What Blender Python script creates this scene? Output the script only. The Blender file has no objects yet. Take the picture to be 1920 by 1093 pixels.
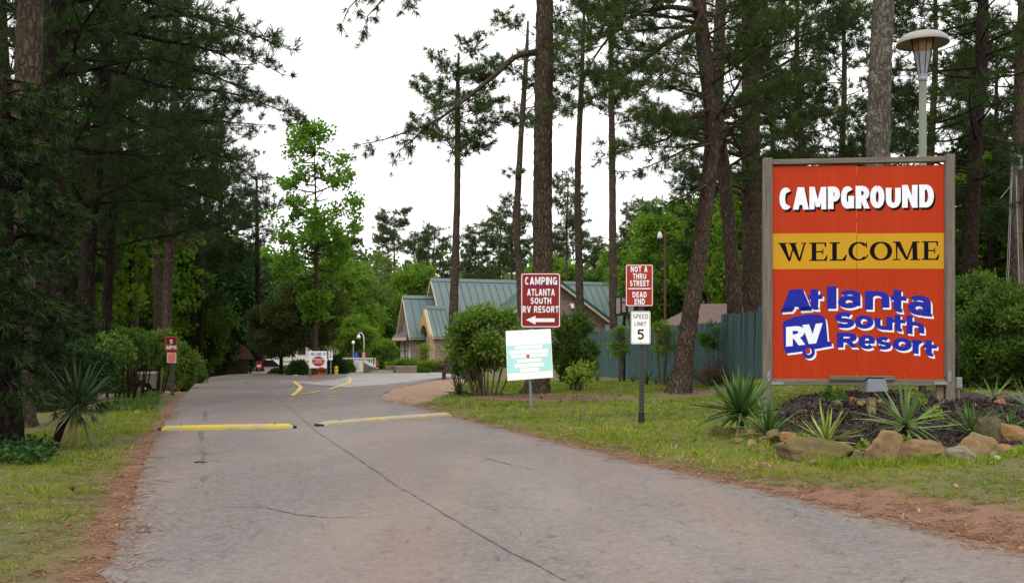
import bpy, bmesh, math, random
import numpy as np
from mathutils import Vector, Matrix
from math import radians, sin, cos, pi

# ------------------------------------------------------------------ camera, world, sun, exposure
SC = bpy.context.scene
COL = SC.collection
F_PX, CX, HY, CAMH = 1920.0, 960.0, 655.0, 1.1     # photo pixels: focal length, centre column, horizon row; camera height

cam_data = bpy.data.cameras.new('camera')
cam = bpy.data.objects.new('camera', cam_data)
COL.objects.link(cam)
cam.location = (0, 0, CAMH)
cam.rotation_euler = (radians(90), 0, 0)
cam_data.sensor_width = 36
cam_data.lens = 36
cam_data.shift_y = (HY - 546.5) / 1920
cam_data.clip_start = 0.1
cam_data.clip_end = 2000
SC.camera = cam

SUN_EL, SUN_AZ = radians(58), radians(200)
world = bpy.data.worlds.new('World')
SC.world = world
world.use_nodes = True
wn = world.node_tree.nodes
wl = world.node_tree.links
bg = wn['Background']
sky = wn.new('ShaderNodeTexSky')
sky.sky_type = 'NISHITA'
sky.sun_disc = False
sky.sun_elevation = SUN_EL
sky.sun_rotation = SUN_AZ
sky.dust_density = 4.0
hs = wn.new('ShaderNodeHueSaturation')
hs.inputs['Saturation'].default_value = 0.12
wl.new(sky.outputs['Color'], hs.inputs['Color'])
mx = wn.new('ShaderNodeMixRGB')
mx.inputs[0].default_value = 0.85
mx.inputs[2].default_value = (13.2, 13.1, 13.0, 1)      # even bright cloud deck
wl.new(hs.outputs['Color'], mx.inputs[1])
wl.new(mx.outputs[0], bg.inputs['Color'])
bg.inputs['Strength'].default_value = 0.13

sun_data = bpy.data.lights.new('sun', 'SUN')
sun_data.energy = 1.5
sun_data.angle = radians(25)
sun_data.color = (1.0, 0.97, 0.92)
sun = bpy.data.objects.new('sun', sun_data)
COL.objects.link(sun)
sun.rotation_euler = (radians(32), 0, radians(160))
_d = Vector((sin(SUN_AZ) * cos(SUN_EL), cos(SUN_AZ) * cos(SUN_EL), sin(SUN_EL)))
sun.rotation_euler = _d.to_track_quat('Z', 'Y').to_euler()

SC.view_settings.view_transform = 'Standard'
SC.view_settings.look = 'None'
SC.view_settings.exposure = 0.22
SC.view_settings.gamma = 1.0
SC.cycles.max_bounces = 6
SC.cycles.diffuse_bounces = 3
SC.cycles.transmission_bounces = 4
SC.cycles.use_denoising = True

rng = np.random.default_rng(7)
random.seed(7)

# ------------------------------------------------------------------ helpers: pixels to places
def X(px, Y):
    return (px - CX) / F_PX * Y

def Zh(py, Y):
    return CAMH + (HY - py) / F_PX * Y

def W(px, py, Y):
    return Vector((X(px, Y), Y, Zh(py, Y)))

def G(px, py, z=0.0):
    Y = F_PX * (CAMH - z) / (py - HY)
    return (X(px, Y), Y)

def sstep(a, b, v):
    t = np.clip((np.asarray(v, float) - a) / (b - a), 0, 1)
    return t * t * (3 - 2 * t)

# ------------------------------------------------------------------ helpers: materials
MATS = {}

class NT:
    def __init__(self, name):
        self.m = bpy.data.materials.new(name)
        self.m.use_nodes = True
        self.n = self.m.node_tree.nodes
        self.l = self.m.node_tree.links
        self.b = self.n['Principled BSDF']
        self.out = self.n['Material Output']
        self.tc = self.n.new('ShaderNodeTexCoord')

    def link(self, a, b):
        self.l.new(a, b)

    def mapping(self, scale=(1, 1, 1), src='Object', loc=(0, 0, 0)):
        mp = self.n.new('ShaderNodeMapping')
        mp.inputs['Scale'].default_value = scale
        mp.inputs['Location'].default_value = loc
        self.link(self.tc.outputs[src], mp.inputs['Vector'])
        return mp.outputs['Vector']

    def noise(self, scale, detail=4, rough=0.6, vec=None, dist=0.0):
        t = self.n.new('ShaderNodeTexNoise')
        t.inputs['Scale'].default_value = scale
        t.inputs['Detail'].default_value = detail
        t.inputs['Roughness'].default_value = rough
        t.inputs['Distortion'].default_value = dist
        self.link(vec if vec is not None else self.tc.outputs['Object'], t.inputs['Vector'])
        return t.outputs['Fac']

    def voronoi(self, scale, feature='F1', vec=None, rand=1.0):
        t = self.n.new('ShaderNodeTexVoronoi')
        t.feature = feature
        t.inputs['Scale'].default_value = scale
        t.inputs['Randomness'].default_value = rand
        self.link(vec if vec is not None else self.tc.outputs['Object'], t.inputs['Vector'])
        return t

    def ramp(self, fac, stops):
        r = self.n.new('ShaderNodeValToRGB')
        e = r.color_ramp.elements
        while len(e) < len(stops):
            e.new(0.5)
        for i, (p, c) in enumerate(stops):
            e[i].position = p
            e[i].color = (c[0], c[1], c[2], 1) if not isinstance(c, (int, float)) else (c, c, c, 1)
        self.link(fac, r.inputs['Fac'])
        return r.outputs['Color']

    def mix(self, fac, a, b, mode='MIX'):
        n = self.n.new('ShaderNodeMixRGB')
        n.blend_type = mode
        for i, v in ((0, fac), (1, a), (2, b)):
            if isinstance(v, (int, float)):
                n.inputs[i].default_value = v if i == 0 else (v, v, v, 1)
            elif isinstance(v, tuple):
                n.inputs[i].default_value = (v[0], v[1], v[2], 1)
            else:
                self.link(v, n.inputs[i])
        return n.outputs[0]

    def math(self, op, a, b=0.0, clamp=False):
        n = self.n.new('ShaderNodeMath')
        n.operation = op
        n.use_clamp = clamp
        for i, v in ((0, a), (1, b)):
            if isinstance(v, (int, float)):
                n.inputs[i].default_value = v
            else:
                self.link(v, n.inputs[i])
        return n.outputs[0]

    def attr(self, name):
        a = self.n.new('ShaderNodeAttribute')
        a.attribute_name = name
        return a

    def bump(self, h, strength=0.5, dist=0.02):
        b = self.n.new('ShaderNodeBump')
        b.inputs['Strength'].default_value = strength
        b.inputs['Distance'].default_value = dist
        self.link(h, b.inputs['Height'])
        self.link(b.outputs['Normal'], self.b.inputs['Normal'])
        return b

    def col(self, c):
        if isinstance(c, tuple):
            self.b.inputs['Base Color'].default_value = (c[0], c[1], c[2], 1)
        else:
            self.link(c, self.b.inputs['Base Color'])

    def rough(self, r):
        if isinstance(r, (int, float)):
            self.b.inputs['Roughness'].default_value = r
        else:
            self.link(r, self.b.inputs['Roughness'])


def mat_paint(name, c, rough=0.5, var=0.12, dirt=(0.12, 0.1, 0.07), dirt_amt=0.25, scale=3.0, metal=0.0, bump=0.05, spec=0.22):
    t = NT(name)
    n = t.noise(scale, 6, 0.65)
    n2 = t.noise(scale * 9, 3, 0.6)
    base = t.mix(t.ramp(n2, [(0.3, 0.0), (0.7, 1.0)]), tuple(v * (1 - var) for v in c), tuple(min(1, v * (1 + var * 0.6)) for v in c))
    colr = t.mix(t.math('MULTIPLY', t.ramp(n, [(0.48, 0.0), (0.75, 1.0)]), dirt_amt), base, dirt)
    t.col(colr)
    t.rough(rough)
    t.b.inputs['Metallic'].default_value = metal
    t.b.inputs['Specular IOR Level'].default_value = spec
    if bump:
        t.bump(n2, bump, 0.004)
    MATS[name] = t.m
    return t.m


def mat_leaf(name, dark, light, trans=0.3, rough=0.55, extra=None, tcol=None, spec=0.15):
    t = NT(name)
    a = t.attr('tint').outputs['Fac']
    stops = [(0.0, dark), (0.75, light)]
    if extra:
        stops = [(0.0, dark), (0.7, light), (0.93, light), (1.0, extra)]
    c = t.ramp(a, stops)
    t.col(c)
    t.rough(rough)
    t.b.inputs['Specular IOR Level'].default_value = spec
    tr = t.n.new('ShaderNodeBsdfTranslucent')
    cc = t.mix(1.0, c, tcol if tcol else (1.1, 1.5, 0.5), 'MULTIPLY')
    t.link(cc, tr.inputs['Color'])
    ms = t.n.new('ShaderNodeMixShader')
    ms.inputs[0].default_value = trans
    t.link(t.b.outputs[0], ms.inputs[1])
    t.link(tr.outputs[0], ms.inputs[2])
    t.link(ms.outputs[0], t.out.inputs['Surface'])
    MATS[name] = t.m
    return t.m


def mat_bark(name, dark, light, sc=7.0, lich=None):
    t = NT(name)
    nz = t.n.new('ShaderNodeTexNoise')
    nz.inputs['Scale'].default_value = 9
    nz.inputs['Detail'].default_value = 5
    t.link(t.tc.outputs['Object'], nz.inputs['Vector'])
    vec0 = t.mapping((sc, sc, sc * 0.34))
    vm = t.n.new('ShaderNodeVectorMath')
    vm.operation = 'MULTIPLY_ADD'
    t.link(nz.outputs['Color'], vm.inputs[0])
    vm.inputs[1].default_value = (1.3, 1.3, 1.3)
    t.link(vec0, vm.inputs[2])
    vec = vm.outputs[0]
    v = t.voronoi(1.0, 'DISTANCE_TO_EDGE', vec)
    v2 = t.voronoi(1.0, 'F1', vec)
    plate = t.ramp(v.outputs['Distance'], [(0.0, 0.0), (0.30, 1.0)])
    fine = t.noise(60, 5, 0.75, t.mapping((1, 1, 0.3)))
    blot = t.noise(3.0, 4, 0.6)
    sepc = t.n.new('ShaderNodeSeparateColor')
    t.link(v2.outputs['Color'], sepc.inputs[0])
    c = t.mix(t.math('MULTIPLY', plate, t.math('ADD', t.math('MULTIPLY', fine, 0.8), 0.25, True)), dark, light)
    c = t.mix(t.math('MULTIPLY', sepc.outputs[0], 0.45), c, tuple(x * 0.55 for x in light))
    c = t.mix(t.math('MULTIPLY', t.ramp(blot, [(0.45, 0.0), (0.7, 1.0)]), 0.45), c, dark)
    if lich:
        c = t.mix(t.math('MULTIPLY', t.ramp(t.noise(6, 6, 0.75), [(0.50, 0.0), (0.68, 1.0)]), 0.75), c, lich)
    t.col(c)
    t.rough(0.95)
    t.b.inputs['Specular IOR Level'].default_value = 0.08
    h = t.math('ADD', t.math('MULTIPLY', plate, 0.7), t.math('MULTIPLY', fine, 0.5))
    t.bump(h, 1.0, 0.03)
    MATS[name] = t.m
    return t.m

# ------------------------------------------------------------------ helpers: objects
def tag(o, label=None, cat=None, group=None, kind=None):
    if label:
        o['label'] = label
    if cat:
        o['category'] = cat
    if group:
        o['group'] = group
    if kind:
        o['kind'] = kind
    return o


def empty(name, loc=(0, 0, 0), rz=0.0, label=None, cat=None, group=None):
    o = bpy.data.objects.new(name, None)
    COL.objects.link(o)
    o.location = loc
    o.rotation_euler = (0, 0, rz)
    o.empty_display_size = 0.2
    return tag(o, label, cat, group)


def link_mesh(name, me, mat=None, parent=None, loc=None):
    o = bpy.data.objects.new(name, me)
    COL.objects.link(o)
    if mat is not None and not me.materials:
        me.materials.append(mat if not isinstance(mat, str) else MATS[mat])
    if parent is not None:
        o.parent = parent
    if loc is not None:
        o.location = loc
    return o


def np_mesh(name, V, F, tint=None, smooth=False):
    """V (n,3), F (m,k) with k 3 or 4"""
    V = np.asarray(V, np.float32)
    F = np.asarray(F, np.int32)
    me = bpy.data.meshes.new(name)
    me.vertices.add(len(V))
    me.vertices.foreach_set('co', V.ravel())
    k = F.shape[1]
    me.loops.add(F.size)
    me.loops.foreach_set('vertex_index', F.ravel())
    me.polygons.add(len(F))
    me.polygons.foreach_set('loop_start', np.arange(0, F.size, k, dtype=np.int32))
    me.polygons.foreach_set('loop_total', np.full(len(F), k, dtype=np.int32))
    if smooth:
        me.polygons.foreach_set('use_smooth', np.ones(len(F), dtype=bool))
    if tint is not None:
        a = me.attributes.new('tint', 'FLOAT', 'POINT')
        a.data.foreach_set('value', np.asarray(tint, np.float32))
    me.update(calc_edges=True)
    me.validate()
    return me


class MB:
    """collects simple shapes; build() links them as one mesh object"""
    def __init__(self):
        self.v, self.f = [], []

    def add(self, vs, fs):
        o = len(self.v)
        self.v += [tuple(p) for p in vs]
        self.f += [tuple(i + o for i in f) for f in fs]
        return self

    def box(self, x0, x1, y0, y1, z0, z1, M=None):
        vs = [Vector(p) for p in ((x0, y0, z0), (x1, y0, z0), (x1, y1, z0), (x0, y1, z0), (x0, y0, z1), (x1, y0, z1), (x1, y1, z1), (x0, y1, z1))]
        if M is not None:
            vs = [M @ p for p in vs]
        return self.add(vs, [(3, 2, 1, 0), (4, 5, 6, 7), (0, 1, 5, 4), (1, 2, 6, 5), (2, 3, 7, 6), (3, 0, 4, 7)])

    def prism(self, pts, y0, y1, axis='y'):
        """closed outline pts (a,b) extruded along axis. axis y: (x,z); axis x: (y,z); axis z: (x,y)"""
        n = len(pts)
        def mk(p, e):
            return (p[0], e, p[1]) if axis == 'y' else ((e, p[0], p[1]) if axis == 'x' else (p[0], p[1], e))
        vs = [mk(p, y0) for p in pts] + [mk(p, y1) for p in pts]
        fs = [tuple(range(n)), tuple(range(2 * n - 1, n - 1, -1))]
        fs += [((i + 1) % n, i, n + i, n + (i + 1) % n) for i in range(n)]
        return self.add(vs, fs)

    def lathe(self, prof, c=(0, 0, 0), n=16):
        vs, fs = [], []
        for r, z in prof:
            for k in range(n):
                a = 2 * pi * k / n
                vs.append((c[0] + r * cos(a), c[1] + r * sin(a), c[2] + z))
        for i in range(len(prof) - 1):
            for k in range(n):
                fs.append((i * n + k, i * n + (k + 1) % n, (i + 1) * n + (k + 1) % n, (i + 1) * n + k))
        fs.append(tuple(range(n - 1, -1, -1)))
        fs.append(tuple(range((len(prof) - 1) * n, len(prof) * n)))
        return self.add(vs, fs)

    def tube(self, pts, r, k=8):
        V, Fq = tube_arrays(np.array([tuple(p) for p in pts], float), np.full(len(pts), r) if np.isscalar(r) else np.array(r), k)
        self.add([tuple(p) for p in V], [tuple(int(i) for i in f) for f in Fq])
        n = len(pts)
        o = len(self.v) - len(V)
        self.f.append(tuple(o + i for i in range(k - 1, -1, -1)))
        self.f.append(tuple(o + (n - 1) * k + i for i in range(k)))
        return self

    def build(self, name, mat, parent=None, loc=None, bevel=0.0, smooth=False):
        me = bpy.data.meshes.new(name)
        me.from_pydata(self.v, [], self.f)
        bm = bmesh.new()
        bm.from_mesh(me)
        bmesh.ops.recalc_face_normals(bm, faces=bm.faces)
        if bevel > 0:
            bmesh.ops.bevel(bm, geom=bm.edges[:], offset=bevel, segments=1, affect='EDGES', clamp_overlap=True)
        bm.to_mesh(me)
        bm.free()
        if smooth:
            for p in me.polygons:
                p.use_smooth = True
        return link_mesh(name, me, mat, parent, loc)


def tube_arrays(pts, radii, k):
    n = len(pts)
    t = np.gradient(pts, axis=0)
    t /= np.linalg.norm(t, axis=1, keepdims=True) + 1e-9
    ref = np.array([0.0, 0, 1]) if abs(t[:, 2]).mean() < 0.8 else np.array([1.0, 0, 0])
    a = np.cross(t, ref)
    a /= np.linalg.norm(a, axis=1, keepdims=True) + 1e-9
    b = np.cross(t, a)
    ang = np.arange(k) * 2 * pi / k
    V = pts[:, None, :] + radii[:, None, None] * (np.cos(ang)[None, :, None] * a[:, None, :] + np.sin(ang)[None, :, None] * b[:, None, :])
    i = np.arange(n - 1)[:, None] * k
    j = np.arange(k)[None, :]
    j2 = (j + 1) % k
    Fq = np.stack([i + j, i + j2, i + k + j2, i + k + j], -1).reshape(-1, 4)
    return V.reshape(-1, 3), Fq


class Wood:
    def __init__(self):
        self.V, self.F, self.n = [], [], 0

    def tube(self, pts, radii, k=5):
        v, f = tube_arrays(np.asarray(pts, float), np.asarray(radii, float), k)
        self.V.append(v)
        self.F.append(f + self.n)
        self.n += len(v)

    def mesh(self, name):
        return np_mesh(name, np.concatenate(self.V), np.concatenate(self.F), smooth=True)


def frames(D, rg):
    D = D / (np.linalg.norm(D, axis=1, keepdims=True) + 1e-9)
    r = rg.normal(size=D.shape)
    a = np.cross(D, r)
    a /= np.linalg.norm(a, axis=1, keepdims=True) + 1e-9
    b = np.cross(D, a)
    return np.stack([a, b, D], 1)      # rows: local x, y, z axes


def scatter(templ, P, D, S, rg, name, tint=None, tint_jit=0.15):
    """templ list of (K,3,3) triangle arrays; one random template at each P, axis z along D"""
    N = len(P)
    P = np.asarray(P, float)
    D = np.asarray(D, float)
    S = np.asarray(S, float) * np.ones(N)
    R = frames(D, rg)
    which = rg.integers(0, len(templ), N)
    if tint is None:
        tint = rg.random(N)
    out, tn = [], []
    for k, T in enumerate(templ):
        sel = which == k
        if not sel.any():
            continue
        t = T.reshape(-1, 3)
        v = np.einsum('vi,nij->nvj', t, R[sel]) * S[sel][:, None, None] + P[sel][:, None, :]
        out.append(v.reshape(-1, 3))
        tt = np.repeat(tint[sel], len(t)) + np.repeat(rg.normal(0, tint_jit, sel.sum() * (len(t) // 3)), 3)
        tn.append(np.clip(tt, 0, 1))
    V = np.concatenate(out)
    return np_mesh(name, V, np.arange(len(V)).reshape(-1, 3), np.concatenate(tn))


def needle_template(rg, K, L, w, spread=(15, 85)):
    T = np.zeros((K, 3, 3))
    for i in range(K):
        th = radians(rg.uniform(*spread))
        ph = rg.uniform(0, 2 * pi)
        d = np.array([sin(th) * cos(ph), sin(th) * sin(ph), cos(th)])
        l = L * rg.uniform(0.7, 1.1)
        s = np.cross(d, rg.normal(size=3))
        s /= np.linalg.norm(s)
        o = d * l * 0.08 + np.array([0, 0, rg.uniform(-0.25, 0.15) * L])
        T[i] = [o - s * w / 2, o + s * w / 2, o + d * l]
    return T


def leaf_template(rg, K, spread, L, w, up=0.4):
    """cluster of K folded leaves (2 triangles each) scattered round the origin"""
    T = []
    for i in range(K):
        d = rg.normal(size=3)
        d[2] = d[2] * 0.8 + up
        d /= np.linalg.norm(d)
        c = rg.normal(size=3)
        c *= spread * rg.random() ** 0.5 / np.linalg.norm(c)
        s = np.cross(d, rg.normal(size=3))
        s /= np.linalg.norm(s)
        n = np.cross(d, s)
        l = L * rg.uniform(0.7, 1.15)
        ww = w * rg.uniform(0.8, 1.1)
        a, b = c, c + d * l - n * l * 0.12
        m = c + d * l * 0.45
        p, q = m + s * ww / 2 + n * ww * 0.15, m - s * ww / 2 + n * ww * 0.15
        T += [[a, p, b], [a, b, q]]
    return np.array(T)


TR = np.random.default_rng(3)
NEEDLE = [needle_template(TR, 28, 0.22, 0.0125) for _ in range(6)]
NEEDLE_MID = [needle_template(TR, 20, 0.27, 0.024) for _ in range(5)]
NEEDLE_FAR = [needle_template(TR, 14, 0.46, 0.06, (10, 100)) for _ in range(5)]
SPRAY = [needle_template(TR, 16, 0.10, 0.013, (5, 65)) for _ in range(5)]
LEAF_S = [leaf_template(TR, 9, 0.11, 0.075, 0.04) for _ in range(6)]
LEAF_M = [leaf_template(TR, 8, 0.22, 0.15, 0.12) for _ in range(6)]
LEAF_L = [leaf_template(TR, 8, 0.42, 0.30, 0.22) for _ in range(5)]

# ------------------------------------------------------------------ helpers: lettering (strokes with separate stem and bar weights)
def arc(cx, cy, rx, ry, a0, a1, n=14):
    return [(cx + rx * cos(radians(a0 + (a1 - a0) * i / n)), cy + ry * sin(radians(a0 + (a1 - a0) * i / n))) for i in range(n + 1)]

def bowl(x0, y0, y1, x1):      # D-shaped curve from (x0,y1) to (x0,y0)
    r = (y1 - y0) / 2
    rx = min(0.55 * (x1 - x0) + 0.0, x1 - x0)
    return [(x0, y1)] + arc(x1 - rx, (y0 + y1) / 2, rx, r, 90, -90, 12) + [(x0, y0)]

GL = {
 'A': (1.0, [[(0, 0), (.46, 1)], [(1, 0), (.54, 1)], [(.15, .27), (.85, .27)]]),
 'B': (.9, [[(0, 0), (0, 1)], bowl(0, .53, 1, .92), bowl(0, 0, .53, 1)]),
 'C': (.9, [arc(.5, .5, .5, .5, 48, 312, 22)]),
 'D': (.95, [[(0, 0), (0, 1)], bowl(0, 0, 1, 1)]),
 'E': (.75, [[(0, 0), (0, 1)], [(0, 1), (1, 1)], [(0, .52), (.9, .52)], [(0, 0), (1, 0)]]),
 'G': (.98, [arc(.5, .5, .5, .5, 48, 340, 24), [(1, 0.02), (1, .5)], [(.55, .45), (1, .45)]]),
 'H': (.95, [[(0, 0), (0, 1)], [(1, 0), (1, 1)], [(0, .52), (1, .52)]]),
 'I': (.2, [[(.5, 0), (.5, 1)]]),
 'L': (.72, [[(0, 0), (0, 1)], [(0, 0), (1, 0)]]),
 'M': (1.2, [[(0, 0), (0, 1)], [(1, 0), (1, 1)], [(.06, 1), (.5, .1)], [(.94, 1), (.5, .1)]]),
 'N': (.98, [[(0, 0), (0, 1)], [(1, 0), (1, 1)], [(.04, 1), (.96, 0)]]),
 'O': (1.0, [arc(.5, .5, .5, .5, 90, 450, 28)]),
 'P': (.85, [[(0, 0), (0, 1)], bowl(0, .42, 1, 1)]),
 'R': (.92, [[(0, 0), (0, 1)], bowl(0, .46, 1, .95), [(.5, .46), (1, 0)]]),
 'S': (.85, [arc(.5, .74, .48, .26, 30, 270, 16) + arc(.5, .24, .5, .24, 90, -150, 16)]),
 'T': (.85, [[(.5, 0), (.5, 1)], [(0, 1), (1, 1)]]),
 'U': (.92, [[(0, 1), (0, .42)] + arc(.5, .36, .5, .36, 180, 360, 16) + [(1, .42), (1, 1)]]),
 'V': (.98, [[(0, 1), (.48, 0)], [(1, 1), (.52, 0)]]),
 'W': (1.35, [[(0, 1), (.26, 0)], [(.5, .9), (.28, 0)], [(.5, .9), (.72, 0)], [(1, 1), (.74, 0)]]),
 '5': (.75, [[(.15, 1), (.95, 1)], [(.08, .55), (.16, 1)], [(.08, .56)] + arc(.48, .32, .5, .32, 125, -150, 18)]),
 'a': (.82, [arc(.5, .74, .44, .26, 165, 0, 10) + [(.94, .0)], arc(.45, .3, .45, .3, 0, 360, 18)]),
 'n': (.85, [[(0, 0), (0, 1)], arc(.5, .62, .5, .38, 180, 0, 12) + [(1, .5), (1, 0)]]),
 'u': (.85, [[(1, 0), (1, 1)], [(0, 1), (0, .5)] + arc(.5, .38, .5, .38, 180, 360, 12)]),
 'o': (.9, [arc(.5, .5, .5, .5, 90, 450, 24)]),
 'e': (.85, [[(.05, .5), (.95, .5)], arc(.5, .5, .5, .5, 5, 320, 22)]),
 's': (.75, [arc(.5, .75, .46, .25, 30, 270, 14) + arc(.5, .24, .5, .24, 90, -150, 14)]),
 'r': (.62, [[(0, 0), (0, 1)], arc(.55, .58, .5, .42, 170, 40, 10)]),
 't': (.62, [[(.3, 1.35), (.3, .3)], [(.3, .4), (.3, .3)] + arc(.68, .25, .38, .25, 180, 295, 8), [(0, .98), (.95, .98)]]),
 'l': (.26, [[(.5, 0), (.5, 1.45)]]),
 'h': (.85, [[(0, 0), (0, 1.45)], arc(.5, .62, .5, .38, 180, 0, 12) + [(1, .5), (1, 0)]]),
 '-': (.5, [[(0, .5), (1, .5)]]),
}

def glyph_polys(g, x0, z0, w, h, wv, wh):
    """triangulatable polygons (lists of (x,z)) of one glyph filling box x0..x0+w, z0..z0+h"""
    polys = []
    for st in GL[g][1]:
        mx_ = lambda u: x0 + wv / 2 + u * (w - wv)
        mz_ = lambda v: z0 + wh / 2 + v * (h - wh)
        if len(st) == 2:
            (a, b), (c, d) = st
            if abs(b - d) < 1e-6:
                z = mz_(b)
                xa, xb = x0 + a * w, x0 + c * w
                polys.append([(xa, z - wh / 2), (xb, z - wh / 2), (xb, z + wh / 2), (xa, z + wh / 2)])
            else:
                if d < b:
                    (a, b), (c, d) = (c, d), (a, b)
                za, zb = z0 + b * h, z0 + d * h
                hw = wv / 2 * (0.8 if (g in 'MN' and abs(a - c) > 1e-6) else 1.0)
                polys.append([(mx_(a) - hw, za), (mx_(a) + hw, za), (mx_(c) + hw, zb), (mx_(c) - hw, zb)])
        else:
            p = np.array([(mx_(u), mz_(v)) for u, v in st])
            t = np.gradient(p, axis=0)
            for i in range(1, len(p) - 1):
                t[i] = p[i + 1] - p[i - 1]
            t /= np.linalg.norm(t, axis=1, keepdims=True) + 1e-9
            n = np.stack([-t[:, 1], t[:, 0]], 1)
            hw = np.sqrt((n[:, 0] * wv) ** 2 + (n[:, 1] * wh) ** 2) / 2
            q = p + n * hw[:, None]
            r = p - n * hw[:, None]
            for i in range(len(p) - 1):
                polys.append([tuple(q[i]), tuple(q[i + 1]), tuple(r[i + 1]), tuple(r[i])])
    return polys


def text_polys(s, x0, x1, z0, z1, wv=None, wh=None, gap=0.14, space=0.5):
    """line of text filling the box; returns polygons with a running layer number"""
    h = z1 - z0
    tot = 0.0
    for ch in s:
        tot += space if ch == ' ' else GL[ch][0]
    n = len(s)
    k = (x1 - x0) / (tot + gap * (n - 1))
    wv = wv or 0.22 * h
    wh = wh or wv
    x = x0
    out = []
    for ch in s:
        if ch == ' ':
            x += (space + gap) * k
            continue
        w = GL[ch][0] * k
        ev = min(wv, w * (0.21 if ch in 'MW' else 0.27)) if ch not in 'Il' else wv
        out.append(glyph_polys(ch, x, z0, max(w, ev), h, ev, min(wh, h * 0.21)))
        x += w + gap * k
    return out


def print_mesh(name, glyphs, mat, parent, y=-0.004, warp=None, step=0.00025):
    """flat lettering in the local x-z plane, facing -y"""
    mb = MB()
    for polys in glyphs:
        for i, p in enumerate(polys):
            yy = y - step * (i % 9)
            if warp:
                p = [warp(a, b) for a, b in p]
            mb.add([(a, yy, b) for a, b in p], [tuple(range(len(p)))])
    return mb.build(name, mat, parent)


def rrect(x0, x1, z0, z1, r, n=5):
    pts = []
    for (cx_, cz_, a) in ((x1 - r, z0 + r, -90), (x1 - r, z1 - r, 0), (x0 + r, z1 - r, 90), (x0 + r, z0 + r, 180)):
        pts += [(cx_ + r * cos(radians(a + 90 * i / n)), cz_ + r * sin(radians(a + 90 * i / n))) for i in range(n + 1)]
    return pts


def ring_mesh(name, outer, inner, mat, parent, y=-0.004):
    n = len(outer)
    mb = MB()
    mb.add([(a, y, b) for a, b in outer] + [(a, y, b) for a, b in inner], [(i, (i + 1) % n, n + (i + 1) % n, n + i) for i in range(n)])
    return mb.build(name, mat, parent)

# ------------------------------------------------------------------ materials
mat_bark('bark_pine', (0.024, 0.018, 0.013), (0.170, 0.125, 0.090), 15.0)
mat_bark('bark_warm', (0.028, 0.021, 0.016), (0.185, 0.14, 0.105), 15.0)
mat_bark('bark_lichen', (0.04, 0.034, 0.028), (0.21, 0.185, 0.15), 16.0, (0.27, 0.28, 0.22))
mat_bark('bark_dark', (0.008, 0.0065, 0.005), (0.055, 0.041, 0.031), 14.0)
mat_bark('bark_smooth', (0.08, 0.06, 0.045), (0.20, 0.155, 0.115), 3.0)
mat_leaf('needles', (0.018, 0.036, 0.009), (0.058, 0.092, 0.020), 0.28, 0.5, (0.10, 0.09, 0.02))
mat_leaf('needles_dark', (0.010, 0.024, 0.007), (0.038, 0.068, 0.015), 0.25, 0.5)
mat_leaf('needles_far', (0.034, 0.052, 0.022), (0.080, 0.105, 0.040), 0.28, 0.6)  # distance haze put into the colour as a paler, greyer needle green
mat_leaf('cedar', (0.008, 0.022, 0.004), (0.028, 0.060, 0.010), 0.2, 0.5)
mat_leaf('leaf_bright', (0.060, 0.13, 0.016), (0.145, 0.25, 0.034), 0.5, 0.5)
mat_leaf('leaf_green', (0.030, 0.062, 0.010), (0.095, 0.160, 0.026), 0.4, 0.45)
mat_leaf('leaf_under', (0.055, 0.105, 0.012), (0.155, 0.24, 0.032), 0.5, 0.5)
mat_leaf('leaf_far', (0.055, 0.085, 0.03), (0.13, 0.17, 0.06), 0.4, 0.6)  # paler leaf green stands in for haze over the far trees
mat_leaf('leaf_myrtle', (0.038, 0.090, 0.010), (0.165, 0.25, 0.034), 0.38, 0.35, (0.24, 0.22, 0.06), spec=0.4)
mat_leaf('leaf_deep', (0.010, 0.032, 0.008), (0.035, 0.085, 0.018), 0.25, 0.4)
mat_leaf('leaf_olive', (0.030, 0.048, 0.012), (0.085, 0.105, 0.028), 0.3, 0.5, (0.14, 0.08, 0.03))
mat_leaf('leaf_hedge', (0.09, 0.15, 0.015), (0.22, 0.27, 0.035), 0.3, 0.5)
mat_leaf('leaf_red', (0.06, 0.03, 0.02), (0.13, 0.07, 0.035), 0.25, 0.5)
mat_leaf('flower_red', (0.50, 0.02, 0.015), (0.75, 0.06, 0.04), 0.3, 0.5, tcol=(1.2, 0.8, 0.7))
mat_leaf('flower_white', (0.55, 0.55, 0.42), (0.8, 0.78, 0.6), 0.3, 0.5, tcol=(1, 1, 0.9))
mat_leaf('twig_dead', (0.07, 0.04, 0.025), (0.17, 0.10, 0.055), 0.05, 0.8)
mat_leaf('grass_blade', (0.065, 0.125, 0.010), (0.240, 0.270, 0.028), 0.3, 0.6, (0.40, 0.29, 0.10))
mat_leaf('litter', (0.10, 0.045, 0.024), (0.27, 0.135, 0.07), 0.05, 0.85, (0.4, 0.27, 0.15))
mat_leaf('mulch_chip', (0.010, 0.008, 0.007), (0.05, 0.038, 0.032), 0.0, 0.9, (0.13, 0.09, 0.06))
mat_leaf('yucca_leaf', (0.030, 0.075, 0.020), (0.095, 0.17, 0.045), 0.2, 0.38)

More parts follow.
